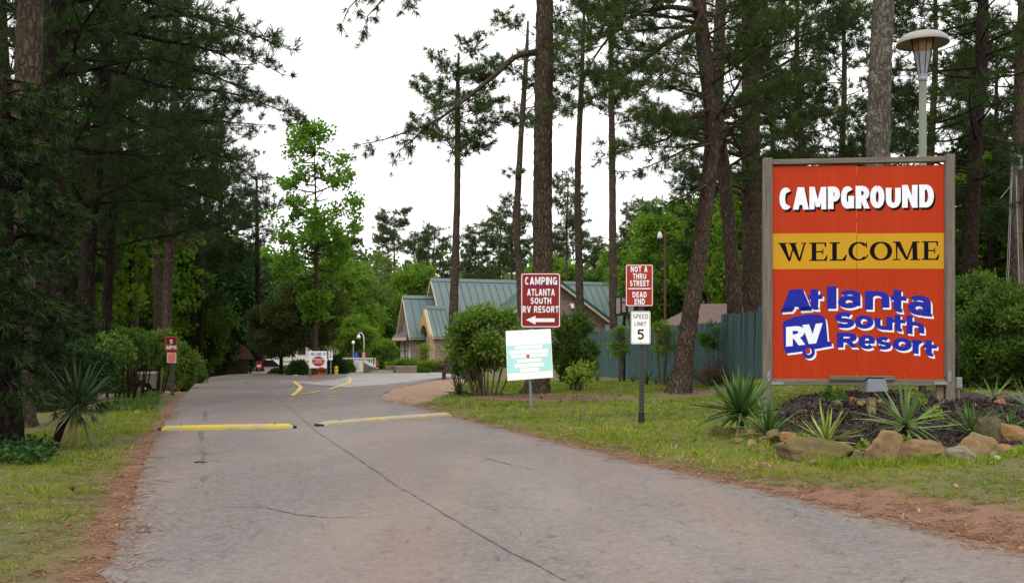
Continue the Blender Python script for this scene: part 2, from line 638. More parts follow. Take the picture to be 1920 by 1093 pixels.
def mat_yucca(name, a, b, edge):
    t = NT(name)
    oi = t.n.new('ShaderNodeObjectInfo')
    streak = t.noise(30, 3, 0.6, t.mapping((6, 1, 0.6)))
    c = t.mix(oi.outputs['Random'], a, b)
    c = t.mix(t.math('MULTIPLY', streak, 0.45), c, edge)
    t.col(c)
    t.rough(0.48)
    t.b.inputs['Specular IOR Level'].default_value = 0.25
    tr = t.n.new('ShaderNodeBsdfTranslucent')
    t.link(c, tr.inputs['Color'])
    ms = t.n.new('ShaderNodeMixShader')
    ms.inputs[0].default_value = 0.18
    t.link(t.b.outputs[0], ms.inputs[1])
    t.link(tr.outputs[0], ms.inputs[2])
    t.link(ms.outputs[0], t.out.inputs['Surface'])
    MATS[name] = t.m

mat_yucca('yucca_green', (0.022, 0.062, 0.014), (0.080, 0.155, 0.026), (0.085, 0.15, 0.035))
mat_yucca('yucca_lime', (0.14, 0.22, 0.03), (0.28, 0.34, 0.06), (0.36, 0.36, 0.09))
mat_yucca('yucca_blue', (0.060, 0.125, 0.035), (0.165, 0.25, 0.06), (0.19, 0.26, 0.10))
mat_yucca('yucca_dark', (0.010, 0.032, 0.010), (0.04, 0.082, 0.022), (0.05, 0.085, 0.03))
mat_yucca('yucca_dead', (0.28, 0.18, 0.09), (0.40, 0.27, 0.14), (0.2, 0.13, 0.07))
mat_yucca('yucca_yellow', (0.45, 0.28, 0.03), (0.55, 0.36, 0.05), (0.45, 0.3, 0.06))

def mat_signface(name, c, c2):
    t = NT(name)
    st = t.noise(1.0, 4, 0.6, t.mapping((16, 1, 0.5)))
    bl = t.noise(1.3, 5, 0.6)
    fine = t.noise(60, 3, 0.7)
    col = t.mix(t.math('MULTIPLY', t.ramp(st, [(0.42, 0.0), (0.75, 1.0)]), 0.55), c, c2)
    col = t.mix(t.math('MULTIPLY', t.ramp(bl, [(0.4, 0.0), (0.7, 1.0)]), 0.3), col, tuple(v * 0.72 for v in c))
    col = t.mix(t.math('MULTIPLY', t.ramp(fine, [(0.68, 0.0), (0.8, 1.0)]), 0.3), col, tuple(v * 0.5 for v in c))
    t.col(col)
    t.rough(t.ramp(st, [(0.3, 0.34), (0.7, 0.55)]))
    t.b.inputs['Specular IOR Level'].default_value = 0.14
    MATS[name] = t.m
mat_signface('sign_orange', (0.40, 0.028, 0.002), (0.42, 0.050, 0.010))
mat_signface('sign_yellow', (0.50, 0.265, 0.008), (0.50, 0.29, 0.03))
mat_paint('print_white', (0.80, 0.81, 0.86), 0.45, 0.05, (0.5, 0.5, 0.5), 0.15)
mat_paint('print_black', (0.006, 0.005, 0.005), 0.7, 0.1, (0.012, 0.01, 0.01), 0.3, spec=0.05, bump=0)
mat_paint('print_blue', (0.016, 0.022, 0.30), 0.5, 0.04, (0.02, 0.025, 0.2), 0.25, spec=0.1)
mat_paint('sign_red', (0.22, 0.014, 0.009), 0.5, 0.08, (0.2, 0.02, 0.02), 0.3)
mat_paint('sign_bright_red', (0.32, 0.028, 0.009), 0.5, 0.08, (0.3, 0.03, 0.02), 0.3)
mat_paint('sign_maroon', (0.19, 0.014, 0.012), 0.45, 0.1, (0.1, 0.02, 0.02), 0.3)
mat_paint('sign_white', (0.88, 0.88, 0.86), 0.4, 0.03, (0.6, 0.57, 0.5), 0.12)
mat_paint('sign_cyan', (0.45, 0.82, 0.81), 0.4, 0.04, (0.3, 0.6, 0.6), 0.1)
mat_paint('notice_white', (0.95, 0.95, 0.95), 0.35, 0.0, (0.9, 0.92, 0.92), 0.2)
mat_paint('notice_red', (0.62, 0.09, 0.07), 0.5, 0.1)
mat_paint('notice_orange', (0.75, 0.17, 0.11), 0.5, 0.1)
mat_paint('notice_cream', (0.62, 0.50, 0.42), 0.5, 0.1)
mat_paint('road_yellow', (0.62, 0.46, 0.10), 0.7, 0.2, (0.26, 0.22, 0.17), 0.75, 5.0)
mat_paint('post_metal', (0.055, 0.060, 0.058), 0.5, 0.2, (0.10, 0.07, 0.045), 0.4, 8.0, 0.4)
mat_paint('galvanised', (0.27, 0.29, 0.30), 0.42, 0.12, (0.15, 0.14, 0.12), 0.4, 6.0, 0.7)
mat_paint('lamp_post', (0.145, 0.16, 0.115), 0.65, 0.15, (0.14, 0.17, 0.09), 0.6, 7.0)
mat_paint('lamp_grey', (0.30, 0.31, 0.34), 0.45, 0.1, (0.16, 0.15, 0.13), 0.4, 6.0, 0.3)
mat_paint('lamp_hat', (0.27, 0.265, 0.245), 0.5, 0.1, (0.22, 0.2, 0.15), 0.55, 7.0)
mat_paint('lamp_amber', (0.30, 0.17, 0.06), 0.25, 0.2, (0.12, 0.07, 0.03), 0.5, 6.0)
mat_paint('flood_grey', (0.12, 0.125, 0.14), 0.4, 0.1, (0.08, 0.07, 0.06), 0.4, 6.0, 0.2)
mat_paint('white_metal', (0.74, 0.75, 0.75), 0.4, 0.05, (0.45, 0.42, 0.36), 0.2)
mat_paint('black_metal', (0.018, 0.018, 0.019), 0.45, 0.2, (0.06, 0.05, 0.04), 0.3)
mat_paint('rust_metal', (0.12, 0.05, 0.03), 0.7, 0.3, (0.2, 0.09, 0.04), 0.6, 5.0)
mat_paint('stucco', (0.42, 0.31, 0.17), 0.85, 0.08, (0.25, 0.19, 0.11), 0.3, 2.0, 0, 0.2)
mat_paint('trim_cream', (0.58, 0.50, 0.38), 0.6, 0.06)
mat_paint('trim_white', (0.76, 0.76, 0.73), 0.5, 0.05)
mat_paint('roof_green', (0.105, 0.142, 0.138), 0.4, 0.10, (0.17, 0.215, 0.20), 0.45, 0.7, 0.15)
mat_paint('roof_trim_green', (0.035, 0.105, 0.085), 0.4, 0.1)
mat_paint('blue_cloth', (0.035, 0.10, 0.55), 0.8, 0.12, (0.02, 0.05, 0.3), 0.2)
mat_paint('cone_orange', (0.75, 0.10, 0.02), 0.5, 0.1)
mat_paint('yellow_plastic', (0.72, 0.47, 0.02), 0.5, 0.1)
mat_paint('car_white', (0.78, 0.78, 0.75), 0.22, 0.03, (0.5, 0.45, 0.36), 0.12)
mat_paint('car_tan', (0.42, 0.36, 0.27), 0.25, 0.05, (0.3, 0.25, 0.18), 0.25)
mat_paint('rubber', (0.016, 0.016, 0.017), 0.8, 0.2)
mat_paint('chrome', (0.55, 0.56, 0.58), 0.25, 0.05, (0.3, 0.3, 0.3), 0.2, 4, 0.9)
mat_paint('brown_wood', (0.060, 0.032, 0.022), 0.8, 0.25, (0.03, 0.02, 0.015), 0.5)
mat_paint('brown_roof', (0.12, 0.065, 0.048), 0.9, 0.2, (0.08, 0.05, 0.04), 0.5)
mat_paint('flag_red', (0.45, 0.02, 0.03), 0.8, 0.1)
mat_paint('flag_blue', (0.02, 0.03, 0.18), 0.8, 0.1)
mat_paint('terracotta', (0.36, 0.13, 0.07), 0.8, 0.2)
mat_paint('disc_green', (0.22, 0.50, 0.27), 0.4, 0.05)
mat_paint('planter_grey', (0.28, 0.25, 0.22), 0.85, 0.15)
mat_paint('concrete', (0.42, 0.39, 0.34), 0.9, 0.12, (0.25, 0.22, 0.18), 0.4, 2.0, 0, 0.2)


def mat_glass(name):
    t = NT(name)
    t.col(t.mix(t.noise(1.2, 3), (0.018, 0.022, 0.025), (0.05, 0.055, 0.06)))
    t.rough(0.08)
    t.b.inputs['Specular IOR Level'].default_value = 0.8
    MATS[name] = t.m
mat_glass('glass')


def mat_brick(name):
    t = NT(name)
    b = t.n.new('ShaderNodeTexBrick')
    b.inputs['Scale'].default_value = 1.0
    b.inputs['Color1'].default_value = (0.17, 0.105, 0.080, 1)
    b.inputs['Color2'].default_value = (0.30, 0.215, 0.17, 1)
    b.inputs['Mortar'].default_value = (0.34, 0.30, 0.25, 1)
    b.inputs['Mortar Size'].default_value = 0.008
    b.inputs['Brick Width'].default_value = 0.22
    b.inputs['Row Height'].default_value = 0.075
    sep = t.n.new('ShaderNodeSeparateXYZ')
    t.link(t.tc.outputs['Object'], sep.inputs[0])
    cmb = t.n.new('ShaderNodeCombineXYZ')
    t.link(t.math('ADD', sep.outputs[0], sep.outputs[1]), cmb.inputs[0])
    t.link(sep.outputs[2], cmb.inputs[1])
    t.link(cmb.outputs[0], b.inputs['Vector'])
    c = t.mix(t.math('MULTIPLY', t.noise(0.9, 5), 0.4), b.outputs['Color'], (0.14, 0.10, 0.08))
    t.col(c)
    t.rough(0.9)
    t.bump(b.outputs['Fac'], -0.4, 0.01)
    MATS[name] = t.m
mat_brick('brick')


def mat_shingle(name, c0, c1):
    t = NT(name)
    n = t.noise(6, 6, 0.7)
    s = t.voronoi(5, 'F1', t.mapping((1, 3, 3)))
    t.col(t.mix(t.math('MULTIPLY', t.math('ADD', n, s.outputs['Distance']), 0.6), c0, c1))
    t.rough(0.95)
    t.bump(s.outputs['Distance'], 0.4, 0.02)
    MATS[name] = t.m
mat_shingle('shingle_brown', (0.075, 0.048, 0.042), (0.17, 0.115, 0.10))
mat_shingle('shingle_grey', (0.05, 0.05, 0.055), (0.12, 0.11, 0.11))


def mat_wood(name, dark, light, axis='z', moss=None, rough=0.85, sc=1.0, objvar=0.0):
    t = NT(name)
    s = {'z': (28, 28, 1.2), 'x': (1.2, 28, 28)}[axis]
    s = tuple(v * sc for v in s)
    g = t.noise(1.0, 5, 0.7, t.mapping(s), 0.6)
    b = t.noise(2.2, 4, 0.6)
    c = t.mix(t.ramp(g, [(0.3, 0.0), (0.68, 1.0)]), dark, light)
    c = t.mix(t.math('MULTIPLY', b, 0.35), c, tuple(v * 0.65 for v in dark))
    if moss:
        c = t.mix(t.math('MULTIPLY', t.ramp(t.noise(3.3, 5, 0.7), [(0.5, 0.0), (0.68, 1.0)]), 0.7), c, moss)
    if objvar:
        oi = t.n.new('ShaderNodeObjectInfo')
        c = t.mix(t.math('MULTIPLY', oi.outputs['Random'], objvar), c, tuple(v * 0.5 for v in dark))
    t.col(c)
    t.rough(rough)
    t.bump(g, 0.5, 0.006)
    MATS[name] = t.m
mat_wood('grey_wood', (0.075, 0.058, 0.043), (0.225, 0.185, 0.145))
mat_wood('grey_wood_x', (0.075, 0.058, 0.043), (0.225, 0.185, 0.145), 'x', (0.12, 0.13, 0.06))
mat_wood('mossy_wood_x', (0.06, 0.055, 0.045), (0.20, 0.18, 0.14), 'x', (0.10, 0.11, 0.045))
mat_wood('stake_wood', (0.14, 0.10, 0.05), (0.28, 0.21, 0.11), 'z', (0.10, 0.10, 0.03))
mat_wood('fence_teal', (0.030, 0.085, 0.088), (0.075, 0.150, 0.150), 'z', (0.04, 0.06, 0.05), 0.8, 1.0, 0.45)


def mat_rock(name, a, b, moss, amt):
    t = NT(name)
    oi = t.n.new('ShaderNodeObjectInfo')
    n = t.noise(5, 7, 0.7)
    n2 = t.noise(22, 5, 0.7)
    n3 = t.noise(2.6, 5, 0.65)
    strat = t.noise(3, 5, 0.7, t.mapping((4, 4, 9)))
    c = t.mix(t.ramp(n, [(0.35, 0.0), (0.65, 1.0)]), a, b)
    c = t.mix(t.math('MULTIPLY', strat, 0.5), c, tuple(v * 0.55 for v in a))
    c = t.mix(t.math('MULTIPLY', t.ramp(n2, [(0.5, 0.0), (0.75, 1.0)]), 0.4), c, tuple(min(1, v * 1.4) for v in b))
    c = t.mix(t.math('MULTIPLY', t.ramp(n3, [(0.42, 0.0), (0.6, 1.0)]), amt), c, moss)
    c = t.mix(1.0, c, (0.74, 0.67, 0.52), 'MULTIPLY')
    t.col(c)
    t.rough(0.93)
    t.bump(t.math('ADD', t.math('MULTIPLY', n2, 0.5), n), 0.7, 0.03)
    MATS[name] = t.m
mat_rock('rock_moss', (0.14, 0.115, 0.065), (0.30, 0.24, 0.14), (0.13, 0.125, 0.028), 0.85)
mat_rock('rock_tan', (0.22, 0.15, 0.09), (0.42, 0.31, 0.20), (0.15, 0.14, 0.05), 0.35)
mat_rock('rock_brown', (0.14, 0.085, 0.05), (0.34, 0.22, 0.125), (0.12, 0.10, 0.04), 0.3)
mat_rock('rock_grey', (0.15, 0.135, 0.12), (0.32, 0.29, 0.26), (0.16, 0.14, 0.06), 0.3)
mat_rock('rock_dark', (0.045, 0.04, 0.025), (0.13, 0.115, 0.06), (0.10, 0.10, 0.03), 0.6)
mat_rock('rock_orange', (0.26, 0.13, 0.06), (0.42, 0.25, 0.13), (0.15, 0.13, 0.05), 0.35)


def mat_asphalt(name, dark, light, stain):
    t = NT(name)
    agg = t.noise(260, 2, 0.8)
    agg2 = t.voronoi(140, 'F1').outputs['Distance']
    mid = t.noise(9, 6, 0.7)
    big = t.noise(0.55, 5, 0.6, t.mapping((1, 0.35, 1)))
    lane = t.noise(0.9, 4, 0.55, t.mapping((1.1, 0.12, 1), loc=(3.1, 1, 0)))
    agg3 = t.noise(38, 4, 0.8)
    c = t.mix(t.ramp(t.math('ADD', t.math('MULTIPLY', agg, 0.5), t.math('MULTIPLY', agg3, 0.5)), [(0.36, 0.0), (0.62, 1.0)]), dark, light)
    c = t.mix(t.math('MULTIPLY', t.ramp(agg2, [(0.0, 0.0), (0.35, 1.0)]), 0.35), c, tuple(v * 0.6 for v in dark))
    c = t.mix(t.math('MULTIPLY', t.ramp(mid, [(0.42, 0.0), (0.70, 1.0)]), 0.24), c, tuple(v * 0.8 for v in dark))
    c = t.mix(t.math('MULTIPLY', t.ramp(t.noise(24, 5, 0.75), [(0.46, 0.0), (0.64, 1.0)]), 0.30), c, tuple(min(1, v * 1.2) for v in light))
    c = t.mix(t.math('MULTIPLY', t.ramp(lane, [(0.42, 0.0), (0.70, 1.0)]), 0.38), c, stain)
    c = t.mix(t.math('MULTIPLY', t.ramp(big, [(0.45, 0.0), (0.7, 1.0)]), 0.35), c, tuple(min(1, v * 1.15) for v in light))
    t.col(c)
    t.rough(0.9)
    t.bump(t.math('ADD', agg, t.math('MULTIPLY', agg2, 0.8)), 0.35, 0.006)
    MATS[name] = t.m
mat_asphalt('asphalt', (0.062, 0.054, 0.051), (0.245, 0.215, 0.200), (0.24, 0.140, 0.098))
mat_asphalt('asphalt_pale', (0.19, 0.18, 0.175), (0.36, 0.345, 0.335), (0.30, 0.265, 0.25))


def mat_terrain():
    t = NT('ground_cover')
    at = t.attr('cover')
    sep = t.n.new('ShaderNodeSeparateColor')
    t.link(at.outputs['Color'], sep.inputs[0])
    dirt_w, mulch_w, grav_w = sep.outputs[0], sep.outputs[1], sep.outputs[2]
    n1 = t.noise(0.7, 6, 0.65)
    n2 = t.noise(7, 6, 0.7)
    n3 = t.noise(55, 4, 0.75)
    grass = t.mix(t.ramp(n1, [(0.35, 0.0), (0.65, 1.0)]), (0.065, 0.095, 0.013), (0.17, 0.145, 0.036))
    grass = t.mix(t.ramp(n2, [(0.4, 0.0), (0.75, 0.8)]), grass, (0.20, 0.125, 0.052))
    grass = t.mix(t.ramp(n3, [(0.35, 0.0), (0.7, 0.85)]), grass, (0.045, 0.055, 0.012))
    dirt = t.mix(t.ramp(n3, [(0.3, 0.0), (0.7, 1.0)]), (0.105, 0.050, 0.030), (0.29, 0.15, 0.092))
    dirt = t.mix(t.ramp(n2, [(0.45, 0.0), (0.8, 0.7)]), dirt, (0.16, 0.08, 0.045))
    mulch = t.mix(t.ramp(n3, [(0.35, 0.0), (0.75, 1.0)]), (0.012, 0.009, 0.008), (0.055, 0.036, 0.028))
    grav = t.mix(t.ramp(n3, [(0.3, 0.0), (0.7, 1.0)]), (0.19, 0.11, 0.068), (0.38, 0.265, 0.18))
    nd = t.noise(14, 5, 0.75)
    def wt(w, lo=0.36, hi=0.62):
        s = t.math('ADD', w, t.math('MULTIPLY', t.math('SUBTRACT', nd, 0.5), 0.85))
        return t.ramp(s, [(lo, 0.0), (hi, 1.0)])
    c = t.mix(wt(dirt_w), grass, dirt)
    c = t.mix(wt(grav_w), c, grav)
    c = t.mix(wt(mulch_w), c, mulch)
    t.col(c)
    t.rough(0.95)
    t.bump(t.math('ADD', n3, t.math('MULTIPLY', n2, 0.6)), 0.8, 0.03)
    MATS['ground_cover'] = t.m
mat_terrain()

# ------------------------------------------------------------------ the ground
def sd_poly(P, poly):
    """signed distance of points P (n,2) to a closed polygon, negative inside"""
    P = np.asarray(P, float)
    d = np.full(len(P), 1e9)
    inside = np.zeros(len(P), bool)
    n = len(poly)
    for i in range(n):
        a = np.array(poly[i])
        b = np.array(poly[(i + 1) % n])
        ab = b - a
        t = np.clip(((P - a) @ ab) / (ab @ ab + 1e-12), 0, 1)
        q = P - (a + t[:, None] * ab)
        d = np.minimum(d, (q * q).sum(1))
        c = (a[1] > P[:, 1]) != (b[1] > P[:, 1])
        with np.errstate(divide='ignore', invalid='ignore'):
            xi = ab[0] * (P[:, 1] - a[1]) / ab[1] + a[0]
        inside ^= c & (P[:, 0] < xi)
    d = np.sqrt(d)
    return np.where(inside, -d, d)


def hgt(x, y):
    x = np.asarray(x, float)
    y = np.asarray(y, float)
    xa = 2.4 + np.clip((y - 12) * 0.17, -0.5, 3.2)
    z = 0.34 * sstep(10.2, 13.5, y) * sstep(0, 1.8, x - xa)
    z = z - 0.95 * sstep(6.6, 13.0, -x) * sstep(22, 38, y) * (1 - sstep(75, 110, y))
    return z

ROAD_PX = [(190, 1093), (222, 1000), (250, 935), (271, 870), (303, 803), (330, 762), (347, 740), (366, 720), (395, 707), (430, 702.5),
           (470, 700.5), (505, 699.5), (560, 699), (640, 698.5), (720, 698), (800, 697.5), (850, 697.8), (885, 700), (850, 708), (800, 716), (745, 727), (722, 737), (716, 745), (728, 754), (760, 760), (800, 768),
           (842, 780), (900, 796), (1000, 820), (1100, 843), (1200, 868), (1300, 893), (1400, 915), (1500, 939), (1600, 962), (1700, 986), (1800, 1010), (1920, 1041)]
road_poly = [G(*p) for p in ROAD_PX] + [(4.6, 4.6), (9.0, 2.6), (14, 0.5), (14, -8), (-3.0, -8), (-2.2, 2.0)]


def densify(poly, step, jit, rg):
    out = []
    n = len(poly)
    for i in range(n):
        a = np.array(poly[i])
        b = np.array(poly[(i + 1) % n])
        L = np.linalg.norm(b - a)
        k = max(1, int(L / step))
        nn = np.array([-(b - a)[1], (b - a)[0]]) / (L + 1e-9)
        for j in range(k):
            q = a + (b - a) * j / k
            out.append(tuple(q + nn * rg.normal(0, jit)))
    return out


def sheet(name, poly, z, mat):
    bm = bmesh.new()
    vs = [bm.verts.new((p[0], p[1], z)) for p in poly]
    es = [bm.edges.new((vs[i], vs[(i + 1) % len(vs)])) for i in range(len(vs))]
    bmesh.ops.triangle_fill(bm, use_beauty=True, use_dissolve=False, edges=es)
    bmesh.ops.recalc_face_normals(bm, faces=bm.faces)
    for f in bm.faces:
        if f.normal.z < 0:
            f.normal_flip()
    me = bpy.data.meshes.new(name)
    bm.to_mesh(me)
    bm.free()
    return link_mesh(name, me, mat)

BED = [G(px, py, 0.2) for px, py in [(1440, 806), (1470, 765), (1560, 752), (1680, 750), (1790, 752), (1850, 765), (1960, 770), (2050, 790), (2000, 815), (1900, 812), (1790, 822), (1650, 828), (1520, 824)]]
GRAVEL = [G(px, py) for px, py in [(715, 742), (745, 724), (800, 714), (870, 704), (900, 706), (860, 722), (845, 738), (800, 755), (755, 762), (725, 756)]]
ISLE = [G(px, py) for px, py in [(545, 714), (590, 716), (640, 710), (655, 706), (640, 702), (600, 701), (560, 702)]]
DRIVE = [G(px, py) for px, py in [(355, 727), (340, 736), (300, 737), (250, 740), (200, 738), (250, 727), (310, 724)]]
PATCHES = [((0.9, 22.0), 2.2, 1.5), ((3.85, 23.4), 0.9, 0.8), ((5.2, 25.0), 1.2, 1.0), ((-6.0, 10.2), 1.6, 1.6), ((8.3, 15.5), 2.6, 1.2)]

def build_terrain():
    xs = np.concatenate([-np.geomspace(9.0, 260, 36)[::-1], np.arange(-8.88, 12.0, 0.12), np.geomspace(12.0, 260, 32)])
    ys = np.concatenate([[-60, -30, -15, -8, -3, 0, 1.5], np.arange(2.5, 30.0, 0.12), np.arange(30, 80, 0.6), np.geomspace(80, 520, 26)])
    gx, gy = np.meshgrid(xs, ys)
    P = np.stack([gx.ravel(), gy.ravel()], 1)
    z = hgt(P[:, 0], P[:, 1])
    sd = sd_poly(P, road_poly)
    rg = np.random.default_rng(5)
    micro = rg.normal(0, 0.012, len(P)) + 0.012 * np.sin(P[:, 0] * 1.7 + 0.6 * np.sin(P[:, 1])) * np.cos(P[:, 1] * 1.3)
    near = (np.abs(P[:, 0]) < 14) & (P[:, 1] < 32)
    out = sd > 0
    z = z + np.where(near, micro, 0)
    # shoulder rises from just under the asphalt to the verge
    z = np.where(sd < -0.14, -0.06, z)
    edge = (sd >= -0.14) & (sd < 0.5)
    z = np.where(edge, np.where(near, micro, 0) * 0.8 + hgt(P[:, 0], P[:, 1]) + 0.004 + 0.03 * sstep(0.0, 0.5, sd) - 0.03 * sstep(0, 0.14, -sd), z)
    z = np.where(sd >= 0.5, z + 0.034, z)
    dirt = np.where(sd > 0, 0.9 * np.exp(-((sd / 0.26) ** 1.2)), 1.0)
    right = P[:, 0] > 1.5
    dirt = np.where(right & (P[:, 1] < 9.5), np.maximum(dirt, np.exp(-(sd / 1.25) ** 2) * sstep(9.5, 6.8, P[:, 1])), dirt)
    left = P[:, 0] < -2
    dirt = np.where(left & (P[:, 1] < 13), np.maximum(dirt, 0.42 * np.exp(-(sd / 0.7) ** 2)), dirt)
    dirt = np.where(P[:, 1] > 60, dirt * 0.4, dirt)
    # forest floor: leaf litter well away from the lawn
    forest = np.maximum(sstep(6.0, 9.0, -P[:, 0] - 0.02 * P[:, 1]) * 0.62, sstep(0, 6, P[:, 0] - (3.4 + (41 - P[:, 1]) * 0.2) - 2.5) * sstep(18, 24, P[:, 1]) * 0.6)
    dirt = np.maximum(dirt, forest)
    mulch = sstep(0.25, -0.15, sd_poly(P, BED))
    isl = sstep(0.3, -0.2, sd_poly(P, ISLE))
    z = z + 0.20 * sstep(0.2, -1.6, sd_poly(P, ISLE))
    dirt = np.maximum(dirt, isl)
    for (c, rx, ry) in PATCHES:
        r = np.sqrt(((P[:, 0] - c[0]) / rx) ** 2 + ((P[:, 1] - c[1]) / ry) ** 2)
        w = sstep(1.15, 0.5, r)
        dirt = np.maximum(dirt, w * 0.8)
        mulch = np.maximum(mulch, w * 0.5)
        z = z + 0.05 * w
    grav = np.maximum(sstep(0.4, -0.3, sd_poly(P, GRAVEL)), sstep(0.5, -0.3, sd_poly(P, DRIVE)))
    ny, nx = gx.shape
    i = np.arange(ny - 1)[:, None] * nx
    j = np.arange(nx - 1)[None, :]
    Fq = np.stack([i + j, i + j + 1, i + nx + j + 1, i + nx + j], -1).reshape(-1, 4)
    me = np_mesh('ground', np.column_stack([P, z]), Fq, smooth=True)
    a = me.attributes.new('cover', 'FLOAT_COLOR', 'POINT')
    a.data.foreach_set('color', np.column_stack([dirt, mulch, grav, np.ones(len(P))]).astype(np.float32).ravel())
    o = link_mesh('ground', me, MATS['ground_cover'])
    tag(o, kind='structure')
    return o

build_terrain()
_rg = np.random.default_rng(11)
road = sheet('road', densify(road_poly, 0.10, 0.012, _rg), 0.012, MATS['asphalt'])
tag(road, kind='structure')
LOT = [G(px, py) for px, py in [(505, 711), (560, 718.5), (650, 727), (720, 722), (790, 713), (860, 704), (878, 700), (800, 698.5), (720, 699), (640, 699.5), (655, 705), (640, 711), (590, 717), (548, 715)]]
lot = sheet('parking_lot', densify(LOT, 0.5, 0.03, _rg), 0.018, MATS['asphalt_pale'])
tag(lot, kind='structure')


def ground_line(name, px_pts, width, mat, z=0.02, jit=0.3, parent=None, step=0.12, taper=False, seed=1):
    rg = np.random.default_rng(seed)
    pts = np.array([G(*p) for p in px_pts])
    out = [pts[0]]
    for a, b in zip(pts[:-1], pts[1:]):
        k = max(2, int(np.linalg.norm(b - a) / step))
        for j in range(1, k + 1):
            out.append(a + (b - a) * j / k)
    p = np.array(out)
    wob = rg.normal(0, 1, p.shape).cumsum(0)
    wob -= np.linspace(wob[0], wob[-1], len(wob))
    p = p + wob * width * 0.35 * jit
    t = np.gradient(p, axis=0)
    t /= np.linalg.norm(t, axis=1, keepdims=True)
    n = np.stack([-t[:, 1], t[:, 0]], 1)
    w = width * (1 + rg.normal(0, jit, len(p))).clip(0.25, 2) / 2
    if taper:
        w = w * np.sin(np.linspace(0.08, pi - 0.08, len(p))) ** 0.5
    V = np.concatenate([np.column_stack([p + n * w[:, None], np.full(len(p), z)]), np.column_stack([p - n * w[:, None], np.full(len(p), z)])])
    m = len(p)
    i = np.arange(m - 1)
    Fq = np.stack([i, i + m, i + m + 1, i + 1], -1)
    me = np_mesh(name, V, Fq)
    return link_mesh(name, me, mat, parent)

mat_paint('crack', (0.10, 0.086, 0.078), 0.95, 0.3)
mat_paint('tar_stain', (0.105, 0.10, 0.097), 0.7, 0.3)
ground_line('crack', [(505, 736), (550, 775), (585, 805), (620, 832), (700, 886), (780, 938), (860, 985), (960, 1042), (1060, 1093)], 0.010, MATS['crack'], 0.0155, 0.8, road, 0.08, seed=2)
ground_line('crack', [(385, 957), (450, 953), (500, 955), (560, 969), (620, 974), (700, 972)], 0.014, MATS['crack'], 0.0155, 0.5, road, 0.05, True, seed=3)
ground_line('crack', [(330, 856), (400, 852), (450, 846)], 0.012, MATS['crack'], 0.0155, 0.5, road, 0.05, True, seed=4)
ground_line('crack', [(255, 905), (290, 903), (330, 907)], 0.016, MATS['crack'], 0.0155, 0.5, road, 0.05, True, seed=5)
ground_line('crack', [(905, 860), (960, 874), (1010, 884)], 0.012, MATS['crack'], 0.0155, 0.5, road, 0.06, True, seed=6)
ground_line('crack', [(395, 722), (430, 720), (470, 719)], 0.035, MATS['crack'], 0.0155, 0.5, road, 0.2, True, seed=7)
ground_line('crack', [(462, 716), (475, 726), (500, 735)], 0.03, MATS['crack'], 0.0155, 0.5, road, 0.1, seed=8)
for k, (a, b) in enumerate([((383, 798), (378, 830)), ((384, 840), (380, 872)), ((386, 895), (380, 908)), ((384, 770), (382, 790))]):
    ground_line('stain', [a, b], 0.035, MATS['tar_stain'], 0.0152, 0.9, road, 0.08, True, seed=20 + k)
ground_line('painted_line', [(551, 716), (557, 721), (564, 727), (560, 734), (549, 743)], 0.11, MATS['road_yellow'], 0.024, 0.16, road, 0.25, seed=9)
ground_line('painted_line', [(560, 741), (582, 738), (600, 734)], 0.08, MATS['road_yellow'], 0.024, 0.2, road, 0.25, seed=10)
ground_line('painted_line', [(616, 731), (640, 724), (654, 719), (658, 713), (655, 708)], 0.10, MATS['road_yellow'], 0.024, 0.16, road, 0.25, seed=12)
ground_line('painted_line', [(612, 745), (630, 743.5)], 0.08, MATS['road_yellow'], 0.024, 0.3, road, 0.2, True, seed=13)
ground_line('painted_line', [(430, 709), (470, 707.5), (512, 706.5)], 0.16, MATS['road_yellow'], 0.024, 0.2, road, 0.4, seed=14)


